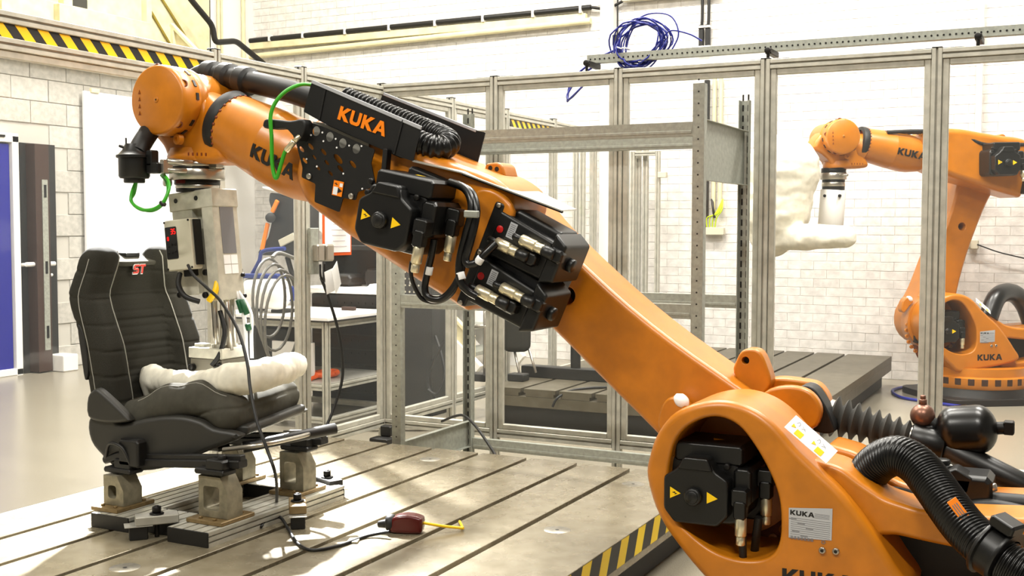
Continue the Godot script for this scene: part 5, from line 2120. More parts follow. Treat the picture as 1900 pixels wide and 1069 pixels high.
	b.bx(Vector3(-0.015, 0.11, 0.03), Vector3(0.006, 0.03, 0.006), 0.001)
	obj("outlet_can", b, M.black_plastic, h)
	b = MB.new()
	b.bx(p + Vector3(0.085, -0.005, -0.02), Vector3(0.06, 0.04, 0.04), 0.005)
	b.bx(p + Vector3(0.07, 0.03, -0.02), Vector3(0.03, 0.06, 0.04), 0.005)
	obj("bracket", b, M.black_plastic, t)
	b = MB.new()
	b.bx(p + Vector3(0.118, 0.0, -0.04), Vector3(0.02, 0.05, 0.05), 0.003)
	b.cyl(p + Vector3(0.12, 0.02, -0.04), p + Vector3(0.17, 0.015, -0.12), 0.012, 12)
	b.cyl(p + Vector3(0.12, -0.012, -0.04), p + Vector3(0.16, -0.014, -0.1), 0.01, 12)
	obj("clamp", b, M.steel, t)
	b = MB.new()
	b.tube(crv(pw([-3.105, 1.459, -3.1, -3.117, 1.416, -3.09, -3.105, 1.384, -3.08, -3.051, 1.358, -3.07, -2.991, 1.36, -3.07, -2.954, 1.385, -3.08, -2.946, 1.43, -3.1, -2.967, 1.462, -3.12, -3.029, 1.492, -3.16, -3.062, 1.499, -3.22])), 0.0062, 10)
	b.tube(crv(pw([-3.113, 1.46, -3.11, -3.134, 1.421, -3.12, -3.141, 1.393, -3.11, -3.097, 1.366, -3.1, -3.034, 1.354, -3.1, -2.991, 1.374, -3.11, -2.98, 1.419, -3.13, -3.001, 1.456, -3.15, -3.056, 1.487, -3.18])), 0.0062, 10)
	var gc := obj("green_cable", b, M.green_cable, t)
	b = MB.new()
	b.bx(Vector3(-2.957, 1.379, -3.08), Vector3(0.022, 0.014, 0.02), 0.003, Basis(Vector3.BACK, -0.7))
	obj("cable_tie", b, M.tape_black, gc)
	# the padded seat dummy pressed into the cushion
	var pts := pw([-2.641, 0.777, -3.42, -2.624, 0.773, -3.34, -2.607, 0.767, -3.22, -2.643, 0.759, -3.16, -2.705, 0.751, -3.14, -2.766, 0.743, -3.13, -2.863, 0.732, -3.14, -2.999, 0.723, -3.16, -3.131, 0.717, -3.2, -3.237, 0.716, -3.28, -3.298, 0.72, -3.38, -3.257, 0.742, -3.44, -3.19, 0.761, -3.46])
	var rad := [0.05, 0.055, 0.058, 0.06, 0.06, 0.046, 0.04, 0.043, 0.048, 0.047, 0.04, 0.034, 0.024]
	var lo := Vector3(-3.141, 0.638, -3.2)
	var wr := FastNoiseLite.new()
	wr.seed = 9
	wr.frequency = 9.0
	wr.fractal_octaves = 2
	var f := func(q: Vector3) -> float:
		var d := 9.0
		for i in pts.size() - 1:
			d = minf(d, cap(q, pts[i], pts[i + 1], rad[i], rad[i + 1]))
		d = smin(d, cap(q, pts[8], lo, 0.05, 0.03), 0.03)
		return d + 0.008 * wr.get_noise_3d(q.x * 1.6, q.y * 0.45, q.z * 1.6)
	b = MB.new()
	b.nets(f, Vector3(-3.4, 0.52, -3.56), Vector3(-2.42, 0.96, -2.9), 0.009)
	tag(obj("seat_dummy", b, M.canvas), "cream canvas padded seat dummy bent round the press block on the cushion", "dummy")
	# far robot: white cylinder tool, and the big canvas dummy it carries
	t = thing("test_cylinder", "plain white cylinder tool under the far robot's wrist", "press tool", Vector3(-1.665, 1.33, -8.6))
	c = Vector3(-1.655, 0, -8.6)
	b = MB.new()
	b.cyl(c + Vector3(-0.02, 1.25, 0), c + Vector3(0, 1.575, 0), 0.092, 36, 0.004)
	obj("cylinder", b, M.white_paint, t)
	b = MB.new()
	b.cyl(c + Vector3(0, 1.65, 0), c + Vector3(0, 1.7, 0), 0.095, 36)
	b.cyl(c + Vector3(0, 1.6, 0), c + Vector3(0, 1.63, 0), 0.085, 36)
	b.cyl(c + Vector3(0.06, 1.68, 0.07), c + Vector3(0.12, 1.68, 0.09), 0.01, 10)
	obj("coupling", b, M.steel, t)
	b = MB.new()
	b.cyl(c + Vector3(0, 1.69, 0), c + Vector3(0, 1.735, 0), 0.09, 36)
	b.cyl(c + Vector3(0, 1.574, 0), c + Vector3(0, 1.652, 0), 0.082, 36)
	for q in [-0.045, 0.062]:
		b.cyl(c + Vector3(q, 1.53, 0.06), c + Vector3(q, 1.53, 0.095), 0.011, 12)
	obj("seal_ring", b, M.bolt, t)
	var tp := pw([-1.975, 1.708, -8.35, -2.018, 1.404, -8.35, -2.048, 1.225, -8.35])
	var th := pw([-2.076, 1.22, -8.35, -1.747, 1.228, -8.2, -1.477, 1.234, -8.1])
	f = func(q: Vector3) -> float:
		var d := cap(q, tp[0], tp[1], 0.27, 0.225)
		d = smin(d, cap(q, tp[1], tp[2], 0.225, 0.15), 0.1)
		var e := smin(cap(q, th[0], th[1], 0.1, 0.092), cap(q, th[1], th[2], 0.092, 0.082), 0.04)
		return smin(d, e, 0.03) + 0.012 * wr.get_noise_3d(q.x * 0.5, q.y * 0.9, q.z * 0.5)
	b = MB.new()
	b.nets(f, Vector3(-2.5, 0.98, -8.75), Vector3(-1.35, 2.2, -7.9), 0.02)
	tag(obj("body_dummy", b, M.canvas), "big white canvas dummy of torso and thigh at the far robot", "dummy")


# ---------------------------------------------------------------- the car seat
func seat() -> void:
	var t := thing("car_seat", "dark grey cloth car seat with a red and white logo on the backrest", "car seat", Vector3(-2.85, 0.45, -3.2))
	var yaw := Basis(Vector3.UP, 0.244)
	var place := Transform3D(yaw, Vector3(-2.87, 0, -3.28))
	var lean := Transform3D(Basis(Vector3.UP, 0.02), Vector3(-2.865, 0, -3.235))
	# spine of the backrest: x of its middle against height
	var sx := func(y: float) -> float:
		if y < 0.87:
			return lerpf(-0.335, -0.375, (y - 0.67) / 0.2)
		if y < 1.05:
			return lerpf(-0.375, -0.43, (y - 0.87) / 0.18)
		return lerpf(-0.43, -0.405, (y - 1.05) / 0.17)
	var back := func(q: Vector3) -> float:
		var y := clampf(q.y, 0.6, 1.25)
		var x: float = q.x - sx.call(y)
		var az := absf(q.z)
		var d := rbox(Vector3(x + 0.008, q.y - 0.885, q.z), Vector3(0.045, 0.29, 0.17), 0.035)
		var w := 0.205 - 0.05 * smoothstep(0.98, 1.22, q.y)
		var fwd := 0.012 + 0.022 * clampf((1.05 - q.y) / 0.2, 0.0, 1.0)
		var s := rbox(Vector3(x - fwd, q.y - 0.905, az - w), Vector3(0.062, 0.318, 0.07), 0.055)
		d = smin(d, s, 0.03)
		var m := fposmod(q.y + 0.02 + x * 0.15, 0.092) - 0.046
		d += 0.0045 * exp(-m * m / 0.00003)
		if az < 0.13 and q.y < 1.0:
			var n := fposmod(q.y, 0.03) - 0.015
			d += 0.002 * exp(-n * n / 0.00003)
		return d
	var b := MB.new()
	b.xf = lean
	b.nets(back, Vector3(-0.56, 0.57, -0.34), Vector3(-0.22, 1.26, 0.34), 0.0075)
	var br := obj("backrest", b, M.seat_cloth, t)
	# light piping along the inner edge of both bolsters
	for s in [-1.0, 1.0]:
		b = MB.new()
		b.xf = lean
		var p := PackedVector3Array()
		for i in 25:
			var y := 0.64 + i * 0.0235
			var z: float = s * (0.155 - 0.045 * smoothstep(0.98, 1.22, y))
			var lo := -0.5
			var hi := -0.1
			for k in 14:
				var mid := (lo + hi) / 2
				if back.call(Vector3(mid, y, z)) < 0.0:
					lo = mid
				else:
					hi = mid
			p.append(Vector3(lo + 0.001, y, z))
		b.tube(p, 0.0025, 6)
		obj("piping", b, M.seat_piping, br)
		b = MB.new()
		b.xf = lean
		p = PackedVector3Array()
		for i in 24:
			var y := 0.66 + i * 0.0225
			var x: float = sx.call(y) + 0.03
			var lo := 0.1
			var hi := 0.36
			for k in 14:
				var mid := (lo + hi) / 2
				if back.call(Vector3(x, y, s * mid)) < 0.0:
					lo = mid
				else:
					hi = mid
			p.append(Vector3(x, y, s * (lo + 0.0005)))
		b.tube(p, 0.0016, 5)
		obj("side_seam", b, M.seat_piping, br)
	b = MB.new()
	b.xf = lean
	b.plate(smo(pv([-0.12, -0.05, 0.12, -0.05, 0.14, -0.01, 0.13, 0.045, -0.13, 0.045, -0.14, -0.01]), 3), [], -0.01, 0.01, 0.006)
	for i in b.v.size():
		var q := lean.affine_inverse() * b.v[i]
		var m := lean.basis.inverse() * b.n[i]
		b.v[i] = lean * (Vector3(-0.412, 1.17, 0) + Basis(Vector3.BACK, -0.35) * Vector3(q.y, q.z, q.x))
		b.n[i] = lean.basis * (Basis(Vector3.BACK, -0.35) * Vector3(m.y, m.z, m.x))
	obj("top_trim", b, M.seat_side, br)
	b = MB.new()
	b.xf = lean
	b.plate(rnd(rect(-0.445, 1.178, -0.405, 1.196), 0.005), [], -0.055, 0.02, 0.005)
	obj("headrest_socket", b, M.black_plastic, br)
	# raised logo
	var face := Transform3D(lean.basis * Basis(Vector3(0, 0, -1), Vector3(-0.06, 1, 0).normalized(), Vector3(1, 0.06, 0).normalized()), lean * Vector3(-0.3655, 1.113, 0.03))
	b = MB.new()
	b.xf = face
	word(b, "ST", 0.042, 0.004, 0.72, 0.3)
	var w2 := MB.new()
	w2.xf = face
	w2.xf.origin += face.basis * Vector3(0.001, 0.0035, 0.0032)
	word(w2, "ST", 0.034, 0.0022, 0.88, 0.3)
	obj("logo", [[b, M.white], [w2, M.logo_red]], null, br)
	# cushion
	var cush := func(q: Vector3) -> float:
		var az := absf(q.z)
		var d := rbox(q - Vector3(-0.075, 0.6, 0), Vector3(0.255, 0.06, 0.2), 0.04)
		d = smin(d, cap(Vector3(q.x, q.y, az), Vector3(0.15, 0.632, 0.0), Vector3(0.145, 0.632, 0.23), 0.06, 0.058), 0.04)
		d = smin(d, cap(Vector3(q.x, q.y, az), Vector3(-0.22, 0.61, 0.21), Vector3(-0.08, 0.665, 0.215), 0.06, 0.062), 0.04)
		d = smin(d, cap(Vector3(q.x, q.y, az), Vector3(-0.08, 0.665, 0.215), Vector3(0.03, 0.682, 0.215), 0.062, 0.06), 0.04)
		d = smin(d, cap(Vector3(q.x, q.y, az), Vector3(0.03, 0.682, 0.215), Vector3(0.14, 0.64, 0.225), 0.06, 0.055), 0.04)
		var m := q.y - 0.612 - 0.05 * sin(q.x * 9.0)
		d += 0.004 * exp(-m * m / 0.00003)
		return d
	b = MB.new()
	b.xf = place
	b.nets(cush, Vector3(-0.36, 0.52, -0.3), Vector3(0.28, 0.76, 0.3), 0.0075)
	var cu := obj("cushion", b, M.seat_side, t)
	b = MB.new()
	b.xf = place
	for s in [-1.0, 1.0]:
		var p := PackedVector3Array()
		for i in 16:
			var x := -0.2 + i * 0.023
			var z: float = s * 0.245
			var lo := 0.6
			var hi := 0.8
			for k in 14:
				var mid := (lo + hi) / 2
				if cush.call(Vector3(x, mid, z)) < 0.0:
					lo = mid
				else:
					hi = mid
			p.append(Vector3(x, lo, z))
		b.tube(p, 0.0016, 5)
	obj("cushion_seam", b, M.seat_piping, cu)
	# plastic shells on both sides and under the front
	for s in [-1.0, 1.0]:
		b = MB.new()
		b.xf = place
		b.plate(smo(pv([-0.37, 0.6, -0.33, 0.66, -0.285, 0.655, -0.25, 0.6, -0.2, 0.604, -0.1, 0.627, -0.004, 0.633, 0.07, 0.62, 0.12, 0.596, 0.2, 0.585, 0.22, 0.565, 0.1, 0.515, -0.054, 0.452, -0.16, 0.43, -0.26, 0.436, -0.32, 0.48, -0.362, 0.53]), 3), [], 0.25 if s > 0 else -0.3, 0.3 if s > 0 else -0.25, 0.018, 3)
		var sh := obj("side_shell", b, M.seat_plastic, t)
		b = MB.new()
		b.xf = place
		b.plate(smo(pv([-0.36, 0.69, -0.33, 0.72, -0.3, 0.71, -0.2, 0.625, -0.21, 0.605, -0.3, 0.6, -0.36, 0.62]), 3), [], 0.27 if s > 0 else -0.315, 0.315 if s > 0 else -0.27, 0.014, 3)
		obj("hinge_cover", b, M.seat_plastic, sh)
	b = MB.new()
	b.xf = place
	b.plate(rnd(pv([-0.33, 0.5, 0.1, 0.535, 0.23, 0.57, 0.235, 0.6, -0.33, 0.6]), 0.02), [], -0.25, 0.25, 0.01)
	obj("seat_pan", b, M.seat_plastic, t)
	b = MB.new()
	b.plate(smo(pv([-3.253, 0.935, -3.232, 0.922, -3.209, 0.849, -3.203, 0.771, -3.22, 0.74, -3.237, 0.828]), 3), [], -2.98, -2.95, 0.004)
	obj("belt_strap", b, M.tape_black, t)
	# slide rails, brackets and the handle bar
	for z in [-2.96, -3.42]:
		b = MB.new()
		b.bar(Vector3(-3.08, 0.452, z), Vector3(-2.5, 0.5, z), 0.05, 0.028, 0.004)
		b.bar(Vector3(-3.06, 0.475, z), Vector3(-2.5, 0.52, z), 0.03, 0.02, 0.003)
		var r := obj("slide_rail", b, M.dark_steel, t)
		for x in [[-3.02, 0.447], [-2.6, 0.484]]:
			b = MB.new()
			var zz: float = z + 0.025
			b.bx(Vector3(x[0], x[1] - 0.012, zz), Vector3(0.13, 0.02, 0.07), 0.006)
			b.bx(Vector3(x[0] + 0.02, x[1] + 0.012, zz), Vector3(0.08, 0.035, 0.06), 0.006)
			b.cyl(Vector3(x[0] + 0.03, x[1] + 0.02, zz), Vector3(x[0] + 0.03, x[1] + 0.045, zz), 0.014, 12)
			obj("foot_bracket", b, M.dark_steel, r)
	b = MB.new()
	b.bx(Vector3(-2.97, 0.5, -2.93), Vector3(0.1, 0.1, 0.05), 0.01)
	b.bx(Vector3(-3.06, 0.475, -2.94), Vector3(0.1, 0.03, 0.05), 0.008, Basis(Vector3.BACK, 0.3))
	b.tube(crv(pw([-3.09, 0.47, -2.92, -3.05, 0.53, -2.9, -2.99, 0.52, -2.9, -2.96, 0.46, -2.91])), 0.006, 8)
	obj("slide_motor", b, M.dark_steel, t)
	b = MB.new()
	b.tube(crv(pw([-2.62, 0.53, -3.0, -2.5, 0.55, -3.02, -2.46, 0.555, -3.1, -2.47, 0.55, -3.28, -2.52, 0.545, -3.34, -2.64, 0.53, -3.36])), 0.008, 10)
	obj("handle_bar", b, M.steel, t)
	b = MB.new()
	b.cyl(Vector3(-2.62, 0.52, -3.1), Vector3(-2.42, 0.56, -3.38), 0.02, 12)
	b.bar(Vector3(-2.95, 0.5, -3.0), Vector3(-2.9, 0.5, -3.4), 0.04, 0.02, 0.003)
	obj("cross_tube", b, M.dark_steel, t)


# ---------------------------------------------------------------- what carries the seat
func flat_rail(x0: float, x1: float, z0: float, z1: float, label: String) -> void:
	var t := thing("base_rail", label, "rail", Vector3((x0 + x1) / 2, 0.25, (z0 + z1) / 2), "slotted aluminium rails under the seat")
	var w := x1 - x0
	var q := PackedVector2Array([Vector2(x0, 0.25), Vector2(x1, 0.25)])
	for y in [0.2635, 0.2865]:
		if y < 0.27:
			q.append_array(PackedVector2Array([Vector2(x1, y), Vector2(x1 - 0.008, y), Vector2(x1 - 0.008, y + 0.006), Vector2(x1, y + 0.006)]))
		else:
			q.append_array(PackedVector2Array([Vector2(x1, y - 0.004), Vector2(x1 - 0.008, y - 0.004), Vector2(x1 - 0.008, y + 0.002), Vector2(x1, y + 0.002)]))
	q.append(Vector2(x1, 0.3))
	for i in 4:
		var x := x1 - w * (i + 0.5) / 4
		q.append_array(PackedVector2Array([Vector2(x + 0.004, 0.3), Vector2(x + 0.004, 0.292), Vector2(x - 0.004, 0.292), Vector2(x - 0.004, 0.3)]))
	q.append(Vector2(x0, 0.3))
	var b := MB.new()
	b.plate(q, [], z0, z1)
	obj("profile", b, M.aluminium, t)
	b = MB.new()
	b.bx(Vector3((x0 + x1) / 2, 0.275, z1 + 0.003), Vector3(w, 0.05, 0.006), 0.002)
	b.bx(Vector3((x0 + x1) / 2, 0.275, z0 - 0.003), Vector3(w, 0.05, 0.006), 0.002)
	obj("end_cap", b, M.tape_black, t)


func foot_block(c: Vector3, w: float, d: float, h: float, label: String) -> void:
	var t := thing("foot_block", label, "mounting block", c, "machined blocks under the car seat")
	var x0 := c.x - w / 2
	var x1 := c.x + w / 2
	var y0 := c.y + 0.015
	var y1 := c.y + 0.015 + h
	var b := MB.new()
	b.plate(pv([x0, y0, x1, y0, x1, y1 - 0.05, x1 - 0.03, y1, x0, y1]), [rnd(rect(x0 + 0.022, y0 + 0.025, x1 - 0.035, y1 - 0.035), 0.012)], c.z - d / 2, c.z + d / 2, 0.0015, 1)
	obj("block", b, M.block_alu, t)
	b = MB.new()
	b.bx(Vector3(c.x - 0.005, c.y + 0.0075, c.z - 0.005), Vector3(w + 0.03, 0.014, d + 0.09), 0.002)
	var p := obj("base_plate", b, M.rust_steel, t)
	for s in [[-0.035, 0.06], [0.03, 0.065], [0.04, -0.06]]:
		b = MB.new()
		b.cyl(Vector3(c.x + s[0], c.y + 0.014, c.z + s[1]), Vector3(c.x + s[0], c.y + 0.022, c.z + s[1]), 0.007, 6, 0.001)
		obj("bolt", b, M.rust_steel, p)


func clamp_set(c: Vector3, dir: float, m: Material, label: String) -> void:
	var t := thing("strap_clamp", label, "clamp", Vector3(c.x, 0.25, c.z), "strap clamps on the table")
	var u := Vector3(cos(dir), 0, sin(dir))
	var b := MB.new()
	b.bar(c - u * 0.07, c + u * 0.07, 0.06, 0.03, 0.003)
	obj("strap", b, m, t)
	b = MB.new()
	b.cyl(Vector3(c.x, 0.25, c.z), c + Vector3(0, 0.045, 0), 0.008, 14)
	obj("stud", b, M.bolt, t)
	b = MB.new()
	b.cyl(c + Vector3(0, 0.015, 0), c + Vector3(0, 0.02, 0), 0.024, 24)
	b.cyl(c + Vector3(0, 0.02, 0), c + Vector3(0, 0.042, 0), 0.0155, 6)
	obj("nut", b, M.bolt, t)
	b = MB.new()
	var e := c + u * 0.06
	b.bx(Vector3(e.x, 0.25 + (c.y - 0.265) / 2, e.z), Vector3(0.06, c.y - 0.265, 0.05), 0.003, Basis(Vector3.UP, -dir))
	obj("step_block", b, M.dark_steel, t)
	b = MB.new()
	b.bx(Vector3(e.x, c.y - 0.0165, e.z), Vector3(0.09, 0.003, 0.06), 0.0005, Basis(Vector3.UP, -dir))
	obj("shim", b, M.sheet_grey, t)


func fixture() -> void:
	flat_rail(-2.69, -2.515, -3.56, -2.805, "slotted aluminium base rail nearest the long machine slots, on the right")
	flat_rail(-3.06, -2.885, -3.65, -2.825, "slotted aluminium base rail under the rear of the seat, on the left")
	flat_rail(-2.883, -2.692, -2.98, -2.86, "short slotted aluminium cross rail at the front, between the long rails")
	flat_rail(-2.883, -2.692, -3.54, -3.42, "short slotted aluminium cross rail at the back, between the long rails")
	foot_block(Vector3(-2.595, 0.3, -2.955), 0.125, 0.08, 0.14, "machined block with a window under the front near corner of the seat")
	foot_block(Vector3(-3.02, 0.3, -2.93), 0.095, 0.09, 0.105, "brownish machined block under the rear near corner of the seat")
	foot_block(Vector3(-2.61, 0.3, -3.4), 0.11, 0.08, 0.14, "machined block under the front far corner, near the silver handle bar")
	foot_block(Vector3(-2.925, 0.3, -3.44), 0.1, 0.08, 0.12, "machined block half hidden behind the front near block")
	clamp_set(Vector3(-2.763, 0.313, -2.829), 2.3, M.sheet_grey, "grey strap clamp with a black nut beside the left rail end")
	clamp_set(Vector3(-2.451, 0.313, -3.189), 0.9, M.rust_steel, "ochre strap clamp with a black nut by the far front block")
	clamp_set(Vector3(-2.618, 0.3, -3.595), 0.4, M.dark_steel, "dark strap clamp at the far end of the right rail")


# ---------------------------------------------------------------- loose cables and the hand control on the table
func cables() -> void:
	var b := MB.new()
	var p := pw([-2.934, 1.155, -3.18, -2.878, 1.118, -3.15, -2.771, 1.078, -3.1, -2.666, 1.036, -3.05, -2.536, 0.953, -2.98, -2.446, 0.855, -2.92, -2.4, 0.774, -2.88, -2.342, 0.679, -2.84, -2.284, 0.592, -2.82, -2.267, 0.503, -2.84])
	p.append_array(PackedVector3Array([Vector3(-2.616, 0.28, -3.28), Vector3(-2.529, 0.275, -3.155), Vector3(-2.539, 0.262, -3.114), Vector3(-2.513, 0.258, -3.064), Vector3(-2.545, 0.272, -3.151), Vector3(-2.512, 0.268, -3.169), Vector3(-2.411, 0.258, -3.085), Vector3(-2.281, 0.256, -2.966), Vector3(-2.188, 0.256, -2.923), Vector3(-2.143, 0.256, -3.008), Vector3(-2.126, 0.256, -3.14), Vector3(-2.06, 0.27, -3.177)]))
	b.tube(crv(p, 8), 0.0055, 10)
	var c := obj("black_cable", b, M.rubber)
	tag(c, "long black cable from the press column down over the seat to the control", "cable")
	b = MB.new()
	b.bx(Vector3(-2.14, 0.254, -3.084), Vector3(0.035, 0.006, 0.05), 0.001, Basis(Vector3.UP, 0.4))
	obj("paper_flag", b, M.switch_grey, c)
	var t := thing("hand_control", "dark red hand control box lying on the slotted table", "control box", Vector3(-2.024, 0.25, -3.232))
	var q := Vector3(-2.039, 0.25, -3.263)
	b = MB.new()
	b.xf = Transform3D(Basis(Vector3.UP, 0.35), q)
	b.plate(smo(pv([-0.055, 0.004, -0.02, 0.0, 0.03, 0.0, 0.052, 0.008, 0.055, 0.045, 0.045, 0.058, 0.0, 0.066, -0.045, 0.056, -0.056, 0.03]), 3), [], -0.03, 0.03, 0.012, 3)
	obj("case", b, M.box_red, t)
	b = MB.new()
	b.xf = Transform3D(Basis(Vector3.UP, 0.35), q)
	b.cyl(Vector3(-0.075, 0.03, 0.0), Vector3(-0.045, 0.032, 0.0), 0.03, 20, 0.006)
	b.cyl(Vector3(-0.105, 0.024, 0.0), Vector3(-0.072, 0.028, 0.0), 0.012, 14, 0.003, 0.016)
	obj("cable_gland", b, M.rubber, t)
	b = MB.new()
	b.tube(crv(pw([q.x + 0.05, q.y + 0.034, q.z - 0.02, q.x + 0.1, q.y + 0.02, q.z - 0.06, q.x + 0.16, q.y + 0.01, q.z - 0.1])), 0.005, 8)
	b.tube(PackedVector3Array([Vector3(q.x + 0.16, q.y + 0.01, q.z - 0.1), Vector3(-1.943, 0.254, -3.454)]), 0.005, 8)
	obj("yellow_cable", b, M.yellow, t)
	# thin cable that hangs over the rack's low panel to the floor
	b = MB.new()
	b.tube(crv(pw([-3.034, 0.256, -5.2, -2.894, 0.311, -5.1, -2.784, 0.335, -5, -2.667, 0.31, -4.9, -2.559, 0.269, -4.8, -2.472, 0.23, -4.72, -2.431, 0.21, -4.68])), 0.007, 8)
	tag(obj("rack_cable", b, M.rubber), "black cable hanging over the low panel of the steel rack", "cable")


# ---------------------------------------------------------------- what stands beyond the fence
func background() -> void:
	wall_things()
	stairs()
	workshop()
	far_table_things()


func wall_things() -> void:
	var z := -10.03
	# dark conduit on a pale trunking, high on the brick wall
	var t := thing("wall_conduit", "long black conduit clipped above pale trunking on the brick wall", "conduit", Vector3(-6.3, 3.2, z))
	var b := MB.new()
	b.tube(PackedVector3Array([Vector3(-8.5, 3.345, z + 0.03), Vector3(-4.2, 3.37, z + 0.03)]), 0.026, 10)
	b.tube(crv(pw([-4.2, 3.37, z + 0.03, -4.05, 3.345, z + 0.03, -3.95, 3.37, z + 0.03, -3.84, 3.42, z + 0.03])), 0.014, 8)
	obj("conduit", b, M.tape_black, t)
	b = MB.new()
	b.bx(Vector3(-6.35, 3.285, z + 0.015), Vector3(4.2, 0.07, 0.05), 0.004)
	b.tube(PackedVector3Array([Vector3(-8.4, 3.17, z + 0.03), Vector3(-4.2, 3.245, z + 0.03)]), 0.03, 10)
	obj("trunking", b, M.cream_paint, t)
	for x in [-8.0, -7.55, -7.0, -6.45, -5.9, -5.35, -4.8, -4.3]:
		b = MB.new()
		b.bx(Vector3(x, 3.355, z + 0.03), Vector3(0.025, 0.07, 0.065), 0.003)
		obj("clip", b, M.white_paint, t)
	b = MB.new()
	b.bx(Vector3(-3.4, 3.42, z + 0.03), Vector3(0.95, 0.06, 0.08), 0.006)
	tag(obj("cable_trunking", b, M.switch_grey), "short grey trunking at the top of the brick wall above the blue coil", "trunking")
	# pilaster with its thin cable
	b = MB.new()
	b.bx(Vector3(-4.025, 3.0, z + 0.02), Vector3(0.135, 6.0, 0.1), 0.006)
	var p := obj("trim_1", b, M.white_paint)
	struct(p, "narrow white pilaster on the brick wall left of the blue coil", "trim")
	b = MB.new()
	b.tube(PackedVector3Array([Vector3(-3.93, 3.6, z + 0.03), Vector3(-3.93, 2.95, z + 0.03)]), 0.008, 8)
	b.bx(Vector3(-3.94, 3.04, z + 0.05), Vector3(0.05, 0.1, 0.05), 0.006)
	tag(obj("thin_cable", b, M.tape_black), "thin black cable with a small box beside the white pilaster", "cable")
	# two black down-cables with their ducts
	for k in 2:
		var x := -3.117 + k * 0.06
		t = thing("down_cable", ["left black cable running down the brick wall in a black duct", "right black cable running down the brick wall, half hidden by the rack"][k], "cable", Vector3(x, 1.3, z), "black cables on the brick wall")
		b = MB.new()
		b.tube(crv(pw([x - 0.005, 3.9, z + 0.03, x + 0.004, 3.5, z + 0.03, x + 0.006, 3.2, z + 0.03, x, 3.1, z + 0.03])), 0.014, 8)
		obj("cable", b, M.tape_black, t)
		b = MB.new()
		b.bx(Vector3(x, 3.02, z + 0.03), Vector3(0.042, 0.2, 0.04), 0.004)
		if k == 1:
			b.bx(Vector3(x, 2.0, z + 0.03), Vector3(0.044, 1.25, 0.04), 0.004)
		obj("duct", b, M.tape_black, t)
		b = MB.new()
		b.bx(Vector3(x, 3.1, z + 0.04), Vector3(0.06, 0.02, 0.05), 0.003)
		b.bx(Vector3(x, 2.92, z + 0.04), Vector3(0.06, 0.02, 0.05), 0.003)
		obj("saddle", b, M.white_paint, t)
	t = thing("terminal_box", "grey terminal block with yellow and green wires on the brick wall", "terminal block", Vector3(-2.97, 1.22, z))
	b = MB.new()
	b.bx(Vector3(-2.98, 1.26, z + 0.03), Vector3(0.2, 0.07, 0.06), 0.006)
	obj("body", b, M.switch_grey, t)
	b = MB.new()
	b.tube(crv(pw([-3.06, 1.6, z + 0.03, -3.05, 1.5, z + 0.06, -3.06, 1.4, z + 0.05, -3.06, 1.28, z + 0.03])), 0.01, 8)
	b.tube(crv(pw([-3.0, 1.55, z + 0.03, -2.98, 1.46, z + 0.06, -2.97, 1.38, z + 0.05])), 0.012, 8)
	obj("black_wire", b, M.tape_black, t)
	b = MB.new()
	for k in 4:
		b.tube(crv(pw([-2.9, 1.55, z + 0.03, -2.9 - k * 0.02, 1.45 - k * 0.01, z + 0.06, -2.95 - k * 0.03, 1.38, z + 0.05, -2.97 - k * 0.025, 1.29, z + 0.03])), 0.006, 6)
	obj("earth_wire", b, M.yellow_green, t)
	b = MB.new()
	for x in [-2.99, -2.93]:
		b = MB.new()
		b.tube(PackedVector3Array([Vector3(x, 2.65, z + 0.025), Vector3(x, 1.45, z + 0.025)]), 0.018, 10)
		tag(obj("wall_pipe", b, M.cream_paint), "%s one of two pale thin pipes above the terminal block on the brick wall" % ("left" if x < -2.95 else "right"), "pipe")
	b = MB.new()
	b.bx(Vector3(-0.775, 2.3, z + 0.02), Vector3(0.05, 1.7, 0.03), 0.004)
	tag(obj("wall_duct", b, M.white_paint), "white vertical duct on the brick wall above the far robot", "duct")
	t = thing("wall_socket", "grey socket on the brick wall with a thin cable to the right", "socket", Vector3(-0.8, 1.12, z))
	b = MB.new()
	b.bx(Vector3(-0.8, 1.16, z + 0.025), Vector3(0.1, 0.08, 0.05), 0.008)
	b.bx(Vector3(-0.83, 1.16, z + 0.055), Vector3(0.03, 0.05, 0.02), 0.004)
	obj("body", b, M.switch_grey, t)
	b = MB.new()
	b.tube(crv(pw([-0.76, 1.16, z + 0.05, -0.6, 1.1, z + 0.05, -0.4, 1.05, z + 0.04, -0.1, 0.98, z + 0.04, 0.3, 0.93, z + 0.04])), 0.006, 6)
	obj("cable", b, M.bolt, t)
	# the white strip of the left wall, its pipes, and the bent black pipe
	b = MB.new()
	b.bx(Vector3(-8.3, 3.0, -9.7), Vector3(0.03, 6.0, 0.75), 0.0)
	struct(obj("trim_2", b, M.white_paint), "white painted strip of the left wall beside the brick wall corner", "trim")
	b = MB.new()
	for q in [[-9.45, 0.018], [-9.5, 0.012], [-9.85, 0.022]]:
		b = MB.new()
		b.tube(PackedVector3Array([Vector3(-8.25, 6.0, q[0]), Vector3(-8.25, 3.1, q[0])]), q[1], 8)
		tag(obj("riser_pipe", b, M.cream_paint), {-9.45: "left one of three pale riser pipes beside the far hall corner", -9.5: "thin middle one of three pale riser pipes beside the far hall corner", -9.85: "right one of three pale riser pipes beside the far hall corner"}[q[0]], "pipe")
	b = MB.new()
	b.tube(rounded(PackedVector3Array([Vector3(-7.95, 3.621, -8.602), Vector3(-7.95, 3.519, -8.737), Vector3(-7.95, 3.335, -9.014), Vector3(-7.95, 3.167, -9.051), Vector3(-7.95, 3.23, -9.374), Vector3(-7.95, 3.048, -9.826)]), 0.06), 0.03, 12)
	tag(obj("bent_pipe", b, M.tape_black), "bent black pipe zigzagging above the striped beam's end", "pipe")
	b = MB.new()
